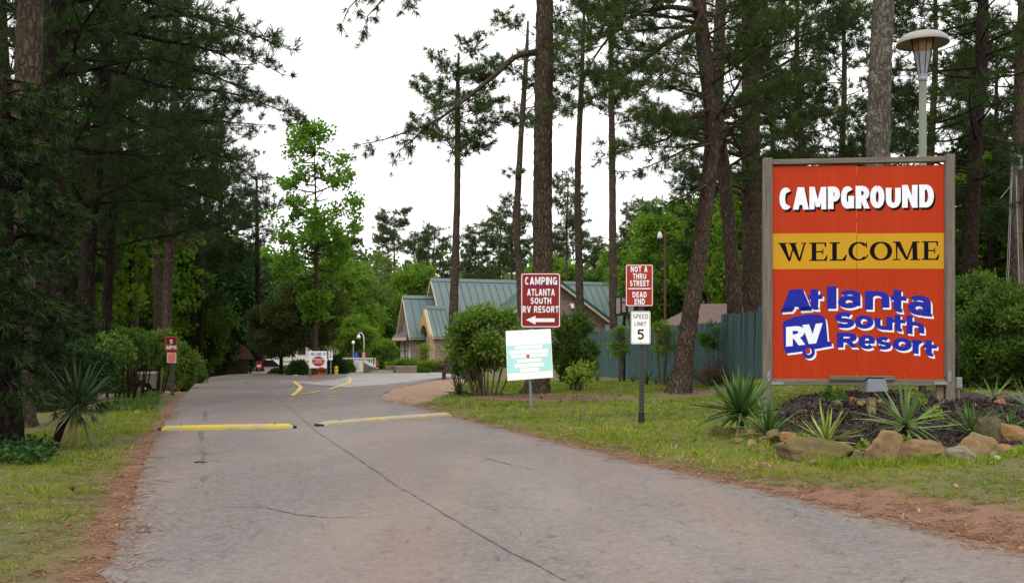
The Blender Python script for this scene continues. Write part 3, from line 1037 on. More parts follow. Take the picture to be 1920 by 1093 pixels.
def speed_bump(p0, p1, name_label, worn, seed):
    rg = np.random.default_rng(seed)
    a, b = np.array(p0), np.array(p1)
    L = np.linalg.norm(b - a)
    ang = math.atan2((b - a)[1], (b - a)[0])
    t = empty('speed_bump', ((a + b)[0] / 2, (a + b)[1] / 2, 0.0125), ang, name_label, 'speed bump')
    n, k = 30, 9
    vs, fs = [], []
    for i in range(n + 1):
        u = -L / 2 + L * i / n
        e = min(1, (L / 2 - abs(u)) / 0.05 + 0.45)
        for j in range(k):
            th = pi * j / (k - 1)
            vs.append((u, -cos(th) * 0.105 * (0.9 + 0.1 * e) + 0.012 * sin(u * 3 + seed), max(0, sin(th)) ** 0.7 * 0.065 * e + (rg.normal(0, 0.0015) if 0 < j < k - 1 else 0)))
    for i in range(n):
        for j in range(k - 1):
            fs.append((i * k + j, (i + 1) * k + j, (i + 1) * k + j + 1, i * k + j + 1))
    fs.append(tuple(range(k)))
    fs.append(tuple(n * k + j for j in range(k - 1, -1, -1)))
    m = NT('bump_paint_%d' % seed)
    nn = m.noise(3.5, 6, 0.7)
    n2 = m.noise(40, 3, 0.7)
    yel = m.mix(n2, (0.33, 0.25, 0.025), (0.48, 0.36, 0.045))
    c = m.mix(m.ramp(nn, [(worn - 0.08, 0.0), (worn + 0.15, 1.0)]), yel, (0.27, 0.235, 0.17))
    c = m.mix(m.math('MULTIPLY', m.ramp(n2, [(0.55, 0.0), (0.72, 1.0)]), 0.5), c, (0.2, 0.17, 0.12))
    m.col(c)
    m.rough(0.75)
    m.bump(n2, 0.4, 0.006)
    mb = MB()
    mb.add(vs, fs)
    mb.build('bump_body', m.m, t, smooth=False)
    for s in (-1, 1):
        cap = MB()
        cap.lathe([(0.018, 0), (0.018, 0.012), (0.010, 0.016)], (s * L * 0.36, 0.0, 0.060), 8)
        cap.build('anchor_bolt', 'rust_metal', t)
        MB().prism([(s * (L / 2 + 0.002), -0.095), (s * (L / 2 + 0.05), -0.055), (s * (L / 2 + 0.055), 0.05), (s * (L / 2 + 0.002), 0.095)], 0.0, 0.03, 'z').build('end_cap', 'rubber', t)
    return t

speed_bump(G(304, 808), G(549, 804), 'bright yellow painted speed bump across the left half of the road', 0.56, 1)
speed_bump(G(599, 800), G(840, 781), 'worn dirty yellow speed bump slanting towards the lawn, right of the crack', 0.38, 2)

# ------------------------------------------------------------------ trees
def smooth_path(pts, step):
    """Catmull-Rom through rows of any width, resampled at about `step`"""
    p = np.asarray(pts, float)
    if len(p) == 2:
        n = max(2, int(np.linalg.norm(p[1, :3] - p[0, :3]) / step))
        return p[0] + (p[1] - p[0]) * np.linspace(0, 1, n + 1)[:, None]
    q = np.vstack([2 * p[0] - p[1], p, 2 * p[-1] - p[-2]])
    out = []
    for i in range(1, len(q) - 2):
        n = max(1, int(np.linalg.norm(q[i + 1, :3] - q[i, :3]) / step))
        t = (np.arange(n) / n)[:, None]
        a, b, c, d = q[i - 1], q[i], q[i + 1], q[i + 2]
        out.append(0.5 * ((2 * b) + (-a + c) * t + (2 * a - 5 * b + 4 * c - d) * t ** 2 + (-a + 3 * b - 3 * c + d) * t ** 3))
    out.append(p[-1:])
    return np.vstack(out)


def trunk_mesh(name, path, rg, k=18, step=0.16, flare=0.5, rough=0.05):
    """path rows x,y,z,r"""
    p = smooth_path(path, step)
    z0 = p[0, 2]
    r = p[:, 3] * (1 + flare * np.exp(-(p[:, 2] - z0) / 0.28))
    V, Fq = tube_arrays(p[:, :3], r, k)
    c = np.repeat(p[:, :3], k, 0)
    n = len(p)
    ang = np.tile(np.arange(k), n) * 2 * pi / k
    hz = np.repeat(p[:, 2], k)
    d = rg.normal(0, rough, n * k) + 0.05 * np.sin(ang * 3 + hz * 0.7) + 0.35 * flare * np.exp(-(hz - z0) / 0.25) * np.maximum(0, np.sin(ang * 5 + 1.0))
    V = c + (V - c) * (1 + d)[:, None]
    return np_mesh(name, V, Fq, smooth=True)


def grow_limb(wood, tp, pts, r0, rg, sec=1.1, start=0.3, gap=0.24, tuft_gap=0.14, droop=0.0, twig_r=0.006, leafy=True, r1=0.008, up=0.5):
    """limb with side branches; tuft positions and directions appended to tp"""
    p = smooth_path(pts, 0.25)
    seg = np.linalg.norm(np.diff(p, axis=0), axis=1)
    s = np.concatenate([[0], np.cumsum(seg)])
    L = s[-1]
    wood.tube(p, r0 + (r1 - r0) * (s / L) ** 0.8, 6)
    u = start * L
    side = 1
    while u < L:
        i = min(np.searchsorted(s, u), len(p) - 1)
        base = p[i]
        t = p[min(i + 1, len(p) - 1)] - p[max(i - 1, 0)]
        t = t / (np.linalg.norm(t) + 1e-9)
        h = np.cross(t, [0, 0, 1.0])
        h /= np.linalg.norm(h) + 1e-9
        a = radians(rg.uniform(35, 75))
        d = t * cos(a) + side * h * sin(a) + np.array([0, 0, rg.uniform(-0.25, 0.4) - droop])
        d /= np.linalg.norm(d)
        l = sec * (1.1 - 0.65 * (u / L)) * rg.uniform(0.55, 1.15)
        m = 5
        tt = np.linspace(0, 1, m)[:, None]
        bend = rg.normal(0, 0.12, 3) + np.array([0, 0, up * 0.25 - droop * 0.5])
        b = base + d * l * tt + bend * l * tt ** 2
        rr = max(0.5 * r0 * (1 - u / L), twig_r * 1.6)
        wood.tube(b, np.linspace(rr, twig_r * 0.7, m), 4)
        if leafy:
            q = np.arange(0.18 * l, l, tuft_gap)
            k = len(q)
            if k:
                f = (q / l)[:, None]
                o = base + d * l * f + bend * l * f ** 2
                off = rg.normal(0, 1, (k, 3))
                off /= np.linalg.norm(off, axis=1, keepdims=True)
                reach = rg.uniform(0.04, 0.30, k)[:, None] * min(1, l)
                tp.append(np.hstack([o + off * reach, off * 0.9 + d + np.array([0, 0, up - droop])]))
            tp.append(np.hstack([b[-1], d + np.array([0, 0, up * 0.6 - droop])])[None])
        side = -side
        u += gap * rg.uniform(0.6, 1.4)
    if leafy:
        tp.append(np.hstack([p[-1], p[-1] - p[-2]])[None])


def limb_path(base, az, elev, L, rg, curve=0.15):
    d = np.array([cos(az) * cos(elev), sin(az) * cos(elev), sin(elev)])
    n = 5
    t = np.linspace(0, 1, n)[:, None]
    w = rg.normal(0, 0.05, (n, 3)).cumsum(0)
    w -= w[0]
    return base + d * L * t + np.array([0, 0, curve]) * L * t ** 2 + w * L * 0.5


def pine(name, label, path, limbs=(), rnd=None, seed=1, needles='needles', bark='bark_pine', templ=None, scale=1.0, group=None, tuft_s=1.0, k=18, step=0.16, px_limbs=(), rough=0.05, flare=0.5, stubs=0):
    """path rows x,y,z,r in world space. rnd = dict(z0,z1,n,l0,l1,az) random limbs"""
    rg = np.random.default_rng(seed)
    base = np.array(path[0][:3])
    P = np.array(path, float)
    P[:, :3] -= base
    t = empty(name, tuple(base), 0, label, 'tree', group)
    link_mesh('trunk', trunk_mesh('trunk', P, rg, k, step, flare, rough), bark, t)
    wood, tp = Wood(), []
    def at(z):
        j = np.clip(np.searchsorted(P[:, 2], z), 1, len(P) - 1)
        f = (z - P[j - 1, 2]) / (P[j, 2] - P[j - 1, 2] + 1e-9)
        return P[j - 1] + (P[j] - P[j - 1]) * f
    for lb in px_limbs:      # dict(pts=[(px,py,Y)...], r, sec, start, ...)
        lb = dict(lb)
        pts = np.array([tuple(W(*q)) for q in lb.pop('pts')]) - base
        r = lb.pop('r')
        grow_limb(wood, tp, pts, r, rg, **lb)
    if rnd:
        for g in (rnd if isinstance(rnd, list) else [rnd]):
            for i in range(g['n']):
                z = g['z0'] + (g['z1'] - g['z0']) * ((i + rg.uniform(0.1, 0.9)) / g['n'])
                b = at(z)
                fr = (z - g['z0']) / (g['z1'] - g['z0'] + 1e-9)
                az = rg.uniform(*g.get('az', (0, 2 * pi)))
                l = rg.uniform(g['l0'], g['l1']) * (1 - g.get('taper', 0.5) * fr ** 1.5)
                grow_limb(wood, tp, limb_path(b[:3], az, radians(rg.uniform(*g.get('el', (0, 30)))), l, rg, g.get('curve', 0.12)), max(0.02, b[3] * 0.30 * (l / 3.0) ** 0.5), rg, sec=g.get('sec', 1.1), start=g.get('start', 0.28), gap=g.get('gap', 0.24), tuft_gap=g.get('tg', 0.14))
    for i in range(stubs):
        z = rg.uniform(P[-1, 2] * 0.18, P[-1, 2] * 0.55)
        b = at(z)
        az = rg.uniform(0, 2 * pi)
        pth = limb_path(b[:3], az, radians(rg.uniform(-25, 20)), rg.uniform(0.5, 1.6), rg, -0.1)
        grow_limb(wood, [], pth, 0.022, rg, sec=0.5, start=0.5, gap=0.3, leafy=False)
    if wood.n:
        tag(link_mesh('branches', wood.mesh('branches'), bark, t), kind='stuff')
    if tp:
        A = np.vstack(tp)
        me = scatter(templ or NEEDLE, A[:, :3], A[:, 3:], tuft_s * rg.uniform(0.75, 1.25, len(A)), rg, 'crown', tint=np.clip(rg.normal(0.42, 0.22, len(A)), 0, 1))
        link_mesh('crown', me, needles, t)
    return t


def trunk_px(rows, Y, top=None, zbase=None):
    """rows (px, py, width_px) bottom to top at distance Y -> x,y,z,r rows"""
    out = []
    for px, py, w in rows:
        out.append([X(px, Y), Y, Zh(py, Y), w / F_PX * Y / 2])
    b = float(hgt(out[0][0], Y)) if zbase is None else zbase
    out[0][2] = b - 0.04
    if top:
        z, r = top
        l = out[-1]
        pr = out[-2]
        f = (z - l[2]) / (l[2] - pr[2])
        out.append([l[0] + (l[0] - pr[0]) * f * 0.4, Y, z, r])
    return out


def copy_tree(o, loc, rz, s=1.0, label=None, group=None):
    c = o.copy()
    COL.objects.link(c)
    c.location = loc
    c.rotation_euler = (0, 0, rz)
    c.scale = (s, s, s)
    if label:
        c['label'] = label
    if group:
        c['group'] = group
    elif 'group' in c and not group:
        del c['group']
    for ch in o.children:
        d = ch.copy()
        COL.objects.link(d)
        d.parent = c
        for gch in ch.children:
            e = gch.copy()
            COL.objects.link(e)
            e.parent = d
    return c

TAU = 2 * pi
# --- the pines round the lawn
pine('pine_tree', 'tall straight pine behind the camping sign, one long limb reaching left',
     trunk_px([(1004, 744, 42), (1016, 620, 37), (1018, 400, 36), (1019, 200, 34), (1021, 0, 32), (1023, -160, 28)], 24.5, (15.5, 0.05)), seed=21, k=22, step=0.1,
     px_limbs=[dict(pts=[(1003, 98, 24.4), (965, 108, 24.0), (930, 140, 23.5), (890, 172, 23), (850, 205, 22.6), (808, 232, 22.2), (770, 245, 22), (720, 262, 21.8), (672, 272, 21.6)], r=0.085, sec=0.95, start=0.52, gap=0.24, droop=0.45, tuft_gap=0.24, up=0.1),
               dict(pts=[(800, 236, 22.2), (775, 262, 22.0), (752, 280, 21.8), (735, 290, 21.7)], r=0.028, sec=0.6, start=0.2, gap=0.22, droop=0.5, tuft_gap=0.2, up=0.1),
               dict(pts=[(812, 230, 22.2), (828, 250, 22.0), (842, 270, 21.8), (850, 285, 21.6)], r=0.03, sec=0.5, start=0.2, gap=0.22, droop=0.5, tuft_gap=0.2, up=0.1),
               dict(pts=[(880, 180, 23), (848, 196, 22.6), (815, 205, 22.2), (795, 215, 22)], r=0.03, sec=0.7, start=0.2, gap=0.22, droop=0.15, tuft_gap=0.14),
               dict(pts=[(1018, -95, 24.4), (940, -90, 23.2), (850, -70, 22), (770, -52, 21), (700, -25, 20.4), (655, 15, 20), (640, 48, 19.8)], r=0.09, sec=0.8, start=0.62, gap=0.26, droop=0.7, tuft_gap=0.22, up=0.0),
               dict(pts=[(740, -40, 20.8), (730, -12, 20.5), (690, 30, 20.3), (684, 62, 20.2)], r=0.025, sec=0.45, start=0.4, gap=0.2, droop=0.7, tuft_gap=0.2, up=0.0),
               dict(pts=[(780, -52, 21), (775, -15, 20.8), (765, 10, 20.6)], r=0.02, sec=0.45, start=0.3, gap=0.18, droop=0.4, tuft_gap=0.14, up=0.1),
               dict(pts=[(1028, 40, 24.5), (1042, 30, 24), (1065, 20, 23.8)], r=0.03, sec=0.5, start=0.4, gap=0.3)],
     rnd=dict(z0=11.0, z1=15.2, n=14, l0=2.6, l1=3.6, el=(5, 35)))

pine('pine_tree', 'leaning crooked pine on the lawn with a mulched foot and dark drooping limbs',
     trunk_px([(1272, 744, 40), (1286, 640, 33), (1301, 545, 30), (1322, 400, 29), (1336, 250, 28), (1322, 110, 27), (1310, 0, 25), (1300, -140, 20)], 23.7, (14.0, 0.04)), seed=22, k=22, step=0.1,
     px_limbs=[dict(pts=[(1312, 22, 23.6), (1260, 14, 23.2), (1205, 22, 22.8), (1160, 45, 22.5), (1115, 82, 22.2), (1078, 112, 22)], r=0.075, sec=1.4, start=0.2, gap=0.2, tuft_gap=0.12),
               dict(pts=[(1318, 50, 23.6), (1262, 72, 23.2), (1218, 106, 22.8), (1170, 142, 22.5), (1122, 180, 22.2), (1062, 212, 22)], r=0.085, sec=1.5, start=0.3, gap=0.18, tuft_gap=0.11),
               dict(pts=[(1150, 60, 23), (1120, 100, 22.6), (1090, 150, 22.4), (1050, 190, 22.2)], r=0.035, sec=1.2, start=0.15, gap=0.2, tuft_gap=0.12),
               dict(pts=[(1332, 205, 23.6), (1290, 222, 23.2), (1250, 262, 22.9), (1205, 272, 22.6), (1150, 292, 22.3)], r=0.06, sec=1.3, start=0.25, gap=0.19, tuft_gap=0.12),
               dict(pts=[(1334, 270, 23.6), (1290, 280, 23), (1245, 300, 22.6), (1200, 318, 22.3)], r=0.045, sec=1.1, start=0.25, droop=0.2, gap=0.2, tuft_gap=0.12),
               dict(pts=[(1328, 345, 23.6), (1296, 362, 23.2), (1262, 376, 22.9), (1240, 392, 22.8)], r=0.035, sec=0.6, start=0.4, droop=0.1),
               dict(pts=[(1318, 20, 23.6), (1270, 110, 22.4), (1240, 140, 21.8), (1190, 205, 21.4)], r=0.04, sec=0.9, start=0.35)],
     rnd=[dict(z0=6.0, z1=9.4, n=15, l0=1.6, l1=2.9, az=(-1.2, 1.3)), dict(z0=8.4, z1=12.5, n=18, l0=2.2, l1=3.6, az=(2.0, 4.4), el=(-15, 15), tg=0.13), dict(z0=5.6, z1=8.2, n=7, l0=1.6, l1=2.8, az=(2.2, 4.0), el=(-10, 12), tg=0.13), dict(z0=9.5, z1=13.8, n=22, l0=2.0, l1=3.2)])

pine('pine_tree', 'pine trunk curving upward just right of the leaning pine, in front of the blue fence',
     trunk_px([(1380, 716, 32), (1376, 546, 28), (1361, 350, 25), (1345, 210, 24), (1348, 80, 22), (1352, -40, 18)], 29.0, (15.0, 0.04)), seed=23, k=18, step=0.12,
     rnd=[dict(z0=5.6, z1=14.5, n=38, l0=1.8, l1=3.2)])

pine('pine_tree', 'thick dark pine rising right behind the blue fence next to the billboard',
     trunk_px([(1413, 705, 42), (1411, 546, 37), (1408, 250, 33), (1405, 0, 29), (1404, -120, 22)], 32.5, (17.0, 0.05)), seed=24, k=18, step=0.14,
     rnd=[dict(z0=5.4, z1=16.5, n=50, l0=2.0, l1=3.8)], needles='needles_dark')

pine('pine_tree', 'thick grey lichen-covered pine trunk rising directly behind the billboard',
     trunk_px([(1628, 715, 50), (1634, 500, 46), (1646, 290, 43), (1652, 120, 40), (1657, 0, 38), (1662, -160, 32)], 19.5, (13.5, 0.06)), seed=25, k=22, step=0.09, bark='bark_lichen',
     rnd=[dict(z0=8.6, z1=13.2, n=13, l0=2.2, l1=3.4, el=(5, 30))])

pine('pine_tree', 'dark slender pine right of the billboard with many thin horizontal limbs',
     trunk_px([(1802, 720, 36), (1808, 620, 31), (1815, 540, 28), (1828, 300, 25), (1838, 150, 23), (1843, 0, 20), (1845, -120, 16)], 25.5, (14.0, 0.04)), seed=26, k=18, step=0.12, bark='bark_dark',
     rnd=[dict(z0=4.2, z1=13.6, n=40, l0=1.6, l1=3.1, el=(-12, 18), sec=0.9, gap=0.28, start=0.35, tg=0.17)], needles='needles_dark')

# --- shared pines for the stands of trees
def proto_pine(seed, height, z0, n, l0, l1, r, templ, tuft, needles, bark, sec=1.1, taper=0.55, gap=0.26, tg=0.17, lean=0.3, k=10, el=(0, 30), step=0.4, name='pine_tree'):
    rg = np.random.default_rng(seed + 900)
    a = rg.uniform(0, TAU)
    rows = [[0, 0, -0.05, r]]
    for f in (0.25, 0.5, 0.75, 1.0):
        rows.append([lean * cos(a) * f ** 1.5 + rg.normal(0, 0.07), lean * sin(a) * f ** 1.5 + rg.normal(0, 0.07), height * f, r * (1 - 0.82 * f) + 0.015])
    return pine(name, 'prototype', rows, seed=seed, rnd=dict(z0=z0, z1=height * 0.985, n=n, l0=l0, l1=l1, sec=sec, taper=taper, gap=gap, tg=tg, el=el), templ=templ, tuft_s=tuft, needles=needles, bark=bark, k=k, step=step, stubs=3)

PN_MID = [proto_pine(31, 15, 5.0, 54, 1.8, 3.4, 0.21, NEEDLE_MID, 1.15, 'needles_dark', 'bark_pine'),
          proto_pine(32, 17, 6.5, 52, 1.8, 3.2, 0.23, NEEDLE_MID, 1.15, 'needles', 'bark_pine'),
          proto_pine(33, 14, 3.4, 58, 1.6, 3.2, 0.19, NEEDLE_MID, 1.15, 'needles_dark', 'bark_dark')]
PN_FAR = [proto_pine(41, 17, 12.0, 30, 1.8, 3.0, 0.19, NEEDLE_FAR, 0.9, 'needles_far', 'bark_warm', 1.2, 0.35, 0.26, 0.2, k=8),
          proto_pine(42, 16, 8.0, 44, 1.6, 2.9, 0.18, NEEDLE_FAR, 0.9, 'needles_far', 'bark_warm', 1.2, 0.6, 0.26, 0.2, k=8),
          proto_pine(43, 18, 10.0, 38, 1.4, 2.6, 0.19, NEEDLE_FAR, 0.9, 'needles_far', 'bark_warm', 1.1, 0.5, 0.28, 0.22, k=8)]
_used = set()

def place(proto, px, Y, rz, s, label, group=None, dz=0.0):
    x = X(px, Y)
    loc = (x, Y, float(hgt(x, Y)) + dz)
    if id(proto) not in _used:
        _used.add(id(proto))
        proto.location = loc
        proto.rotation_euler = (0, 0, rz)
        proto.scale = (s, s, s)
        proto['label'] = label
        if group:
            proto['group'] = group
        return proto
    return copy_tree(proto, loc, rz, s, label, group)

# left stand (dark)
pine('pine_tree', 'thick pale-barked pine trunk at the far left edge, behind the dark cedar',
     trunk_px([(30, 800, 54), (42, 500, 48), (48, 250, 46), (57, 0, 44), (60, -120, 38)], 14.0, (13, 0.05)), seed=51, k=20, step=0.1, bark='bark_pine',
     rnd=dict(z0=6.2, z1=12.5, n=16, l0=1.8, l1=3.0), needles='needles_dark')
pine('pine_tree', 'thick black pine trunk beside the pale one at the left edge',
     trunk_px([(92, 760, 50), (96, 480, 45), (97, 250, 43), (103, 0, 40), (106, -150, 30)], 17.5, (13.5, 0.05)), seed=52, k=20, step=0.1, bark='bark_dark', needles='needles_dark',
     px_limbs=[dict(pts=[(115, 205, 17.5), (170, 195, 17.2), (235, 220, 17), (290, 248, 16.8)], r=0.06, sec=1.3, start=0.2, gap=0.2),
               dict(pts=[(112, 60, 17.5), (200, 55, 17.2), (300, 75, 17), (400, 95, 16.6), (440, 120, 16.4)], r=0.07, sec=1.3, start=0.25, gap=0.2),
               dict(pts=[(112, 10, 17.5), (220, -10, 17), (330, 20, 16.8), (420, 50, 16.5), (500, 75, 16.2)], r=0.06, sec=1.1, start=0.3, gap=0.22),
               dict(pts=[(112, 140, 17.5), (200, 130, 17.8), (300, 160, 18), (380, 170, 18)], r=0.06, sec=1.3, start=0.2, gap=0.2)],
     rnd=dict(z0=3.4, z1=13, n=42, l0=1.8, l1=3.2))
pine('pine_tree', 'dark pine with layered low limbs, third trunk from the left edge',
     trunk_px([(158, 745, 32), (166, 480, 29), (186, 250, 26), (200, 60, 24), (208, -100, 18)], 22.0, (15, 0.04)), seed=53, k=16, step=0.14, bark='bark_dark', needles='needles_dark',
     px_limbs=[dict(pts=[(190, 230, 22), (270, 240, 21.6), (350, 270, 21.3), (430, 300, 21), (470, 330, 20.8)], r=0.07, sec=1.5, start=0.2, gap=0.2),
               dict(pts=[(196, 120, 22), (290, 110, 21.6), (390, 140, 21.2), (480, 175, 21)], r=0.07, sec=1.4, start=0.25, gap=0.2),
               dict(pts=[(200, 60, 22), (300, 30, 21.6), (410, 40, 21.2), (520, 85, 21)], r=0.07, sec=1.2, start=0.35, gap=0.22),
               dict(pts=[(180, 290, 22), (250, 310, 21.7), (330, 345, 21.4), (420, 380, 21.2), (465, 410, 21)], r=0.065, sec=1.4, start=0.2, gap=0.2),
               dict(pts=[(175, 330, 22), (230, 345, 21.7), (300, 380, 21.4), (360, 420, 21.2)], r=0.05, sec=1.3, start=0.2, gap=0.2)],
     rnd=dict(z0=3.2, z1=14.5, n=46, l0=1.8, l1=3.4))
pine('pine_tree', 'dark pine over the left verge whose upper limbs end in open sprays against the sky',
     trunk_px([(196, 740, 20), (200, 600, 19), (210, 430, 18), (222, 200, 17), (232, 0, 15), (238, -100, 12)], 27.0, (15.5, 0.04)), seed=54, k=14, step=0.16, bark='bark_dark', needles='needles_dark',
     px_limbs=[dict(pts=[(225, 150, 27), (320, 165, 26.2), (430, 175, 25.6), (520, 205, 25), (555, 222, 24.8)], r=0.07, sec=1.25, start=0.3, gap=0.22),
               dict(pts=[(225, 230, 27), (330, 225, 26.2), (430, 230, 25.6), (505, 235, 25.2)], r=0.06, sec=1.3, start=0.25, gap=0.22),
               dict(pts=[(228, 60, 27), (330, 60, 26.2), (430, 90, 25.6), (530, 140, 25)], r=0.06, sec=1.1, start=0.35, gap=0.22),
               dict(pts=[(215, 300, 27), (300, 320, 26.4), (400, 340, 26), (470, 360, 25.6)], r=0.06, sec=1.4, start=0.2, gap=0.2),
               dict(pts=[(212, 360, 27), (290, 370, 26.4), (380, 400, 26), (450, 420, 25.6)], r=0.05, sec=1.4, start=0.2, gap=0.2)],
     rnd=dict(z0=3.4, z1=15, n=42, l0=1.8, l1=3.4))
pine('pine_tree', 'grey-brown pine trunk standing behind the red five-mile-per-hour sign',
     trunk_px([(312, 716, 20), (312, 640, 19), (318, 450, 18), (324, 250, 16), (330, 60, 14), (332, -40, 12)], 33.0, (16, 0.04), -0.3), seed=55, k=14, step=0.16, bark='bark_warm', needles='needles_dark',
     rnd=[dict(z0=4.2, z1=15.5, n=44, l0=1.8, l1=3.6, sec=1.3)])
for (px, Y, rz, s, k, lab) in [(128, 33, 0.4, 0.95, 2, 'slim dark pine between the two black trunks at the left edge'),
                               (246, 38, 2.1, 1.0, 0, 'slim dark pine left of the grey-brown trunk by the red speed sign'),
                               (296, 44, 3.3, 1.0, 1, 'thin pine close behind the left side of the grey-brown trunk'),
                               (372, 50, 1.1, 0.95, 2, 'dark pine at the right end of the left stand, over the curve of the road'),
                               (412, 66, 5.0, 1.0, 0, 'dark pine farthest along the left side of the road'),
                               (20, 24, 4.0, 1.0, 1, 'pine half cut off by the left edge of the picture')]:
    place(PN_MID[k], px, Y, rz, s, lab)
for (x, y, rz, s_, k, lab) in [(-11.5, 4.0, 2.4, 1.0, 2, 'unseen pine added for shade outside the left edge, level with the camera'),  # out-of-view pines added to block sky light and deepen the shade
                               (-8.5, -2.0, 4.1, 1.0, 1, 'unseen pine added for shade behind the camera on the left'),
                               (-12.5, -7.0, 5.6, 1.05, 0, 'unseen pine added for shade farther behind the camera on the left'),
                               (-13.5, 13.0, 3.0, 1.0, 2, 'unseen pine added for shade outside the left edge, behind the pale trunk'),
                               (12.5, 9.0, 1.0, 1.0, 1, 'unseen pine added for shade outside the right edge, beyond the bed'),
                               (13.5, -4.0, 2.0, 1.0, 0, 'unseen pine added for shade behind the camera on the right')]:
    place(PN_MID[k], CX + x / max(y, 0.01) * F_PX, y, rz, s_, lab) if y > 0 else copy_tree(PN_MID[k], (x, y, 0), rz, s_, lab)
# right stand (behind fence and billboard)
for (px, Y, rz, s, k, lab) in [(1508, 38, 0.3, 1.0, 0, 'dark pine behind the top left corner of the billboard'),
                               (1580, 46, 2.0, 1.05, 1, 'pine deep in the woods behind the middle of the billboard'),
                               (1745, 37, 4.0, 1.0, 0, 'dark pine behind the garden lamp post'),
                               (1856, 42, 5.3, 0.95, 2, 'pale-trunked pine behind the dark slender one at the right'),
                               (1905, 31, 1.2, 1.0, 1, 'pine at the right edge near the leaning utility pole'),
                               (1455, 52, 3.0, 1.0, 2, 'dark pine seen between the thick fence pine and the billboard'),
                               (1335, 56, 5.8, 0.95, 0, 'dark pine beyond the brown shed roof, left of the thick fence pine'),
                               (1670, 58, 0.9, 1.1, 2, 'pine far behind the billboard, right of the lichen trunk'),
                               (1990, 38, 2.2, 1.0, 0, 'pine reaching into the picture from beyond the right edge')]:
    place(PN_MID[k], px, Y, rz, s, lab)
# slim pines by the building
pine('pine_tree', 'tall slim pine with a round high crown standing in front of the green roof',
     trunk_px([(846, 712, 21), (850, 600, 18), (856, 420, 13), (858, 260, 11), (858, 180, 9), (860, 100, 4)], 46.0), seed=61, k=12, step=0.25, bark='bark_warm', templ=NEEDLE_MID, tuft_s=1.2,
     rnd=dict(z0=9.4, z1=14.2, n=26, l0=1.6, l1=2.3, el=(0, 35), taper=0.35, sec=1.0, gap=0.2, tg=0.15), flare=0.3)
pine('pine_tree', 'slim crooked pine just left of the tall straight pine',
     trunk_px([(980, 712, 17), (976, 540, 14), (969, 430, 13), (974, 300, 11), (982, 180, 10), (988, 90, 7), (990, 40, 4)], 43.0), seed=62, k=12, step=0.25, bark='bark_warm', templ=NEEDLE_MID, tuft_s=1.1,
     rnd=[dict(z0=10.0, z1=14.6, n=20, l0=1.3, l1=2.2, taper=0.3, gap=0.24), dict(z0=5, z1=9, n=6, l0=0.6, l1=1.0, sec=0.5)], flare=0.3)
pine('pine_tree', 'slim bare pine trunk right of the tall straight pine, above the brick gable',
     trunk_px([(1092, 708, 17), (1086, 500, 14), (1083, 330, 12), (1090, 170, 10), (1094, 60, 6), (1096, -20, 3)], 46.0), seed=63, k=12, step=0.25, bark='bark_warm', templ=NEEDLE_MID, tuft_s=1.1,
     rnd=dict(z0=12.0, z1=16.6, n=16, l0=1.2, l1=2.0, gap=0.26), flare=0.3)
pine('pine_tree', 'slim straight pine trunk just left of the dead end sign',
     trunk_px([(1151, 706, 18), (1150, 560, 15), (1148, 350, 13), (1146, 150, 11), (1146, 20, 8), (1146, -60, 4)], 44.0), seed=64, k=12, step=0.25, bark='bark_warm', templ=NEEDLE_MID, tuft_s=1.1,
     rnd=dict(z0=10.5, z1=16.8, n=24, l0=1.4, l1=2.3, gap=0.26), flare=0.3)
for (px, Y, rz, s, k, lab) in [(742, 118, 0.5, 1.0, 0, 'lone flat-topped pine against the white sky above the small gable'),
                               (786, 112, 1.9, 0.86, 1, 'shorter full pine right of the flat-topped one'),
                               (810, 104, 3.9, 0.84, 1, 'broad full pine behind the ridge end of the green roof'),
                               (722, 140, 2.7, 0.80, 2, 'small hazy pine left of the flat-topped pine'),
                               (700, 155, 5.0, 0.78, 1, 'small hazy pine farthest left of the pines behind the building'),
                               (893, 92, 2.2, 0.76, 1, 'full pine rising over the middle of the green roof'),
                               (934, 98, 4.4, 0.88, 1, 'tall full pine over the right part of the green roof'),
                               (655, 96, 0.2, 0.74, 0, 'pine crown showing behind the right side of the sweetgum'),
                               (958, 82, 0.9, 0.72, 2, 'pine close behind the slim crooked trunk'),
                               (1062, 80, 1.4, 0.82, 2, 'pine between the tall straight pine and the bare slim trunk'),
                               (1112, 98, 5.2, 0.72, 1, 'pine right of the brick gable'),
                               (1196, 84, 3.1, 0.80, 1, 'pine above the dead end sign'),
                               (1222, 70, 0.7, 0.66, 1, 'pine just left of the rusty lamp pole'),
                               (1038, 118, 2.5, 0.85, 0, 'far pine seen just right of the tall straight trunk'),
                               (1165, 125, 4.6, 0.85, 0, 'far pine left of the dead end sign'),
                               (620, 120, 3.7, 0.75, 2, 'far pine behind the trunk of the sweetgum'),
                               (470, 100, 1.2, 0.62, 0, 'far pine seen over the curve of the road'),
                               (540, 130, 2.9, 0.68, 2, 'far pine behind the left side of the sweetgum')]:
    place(PN_FAR[k], px, Y, rz, s, lab)


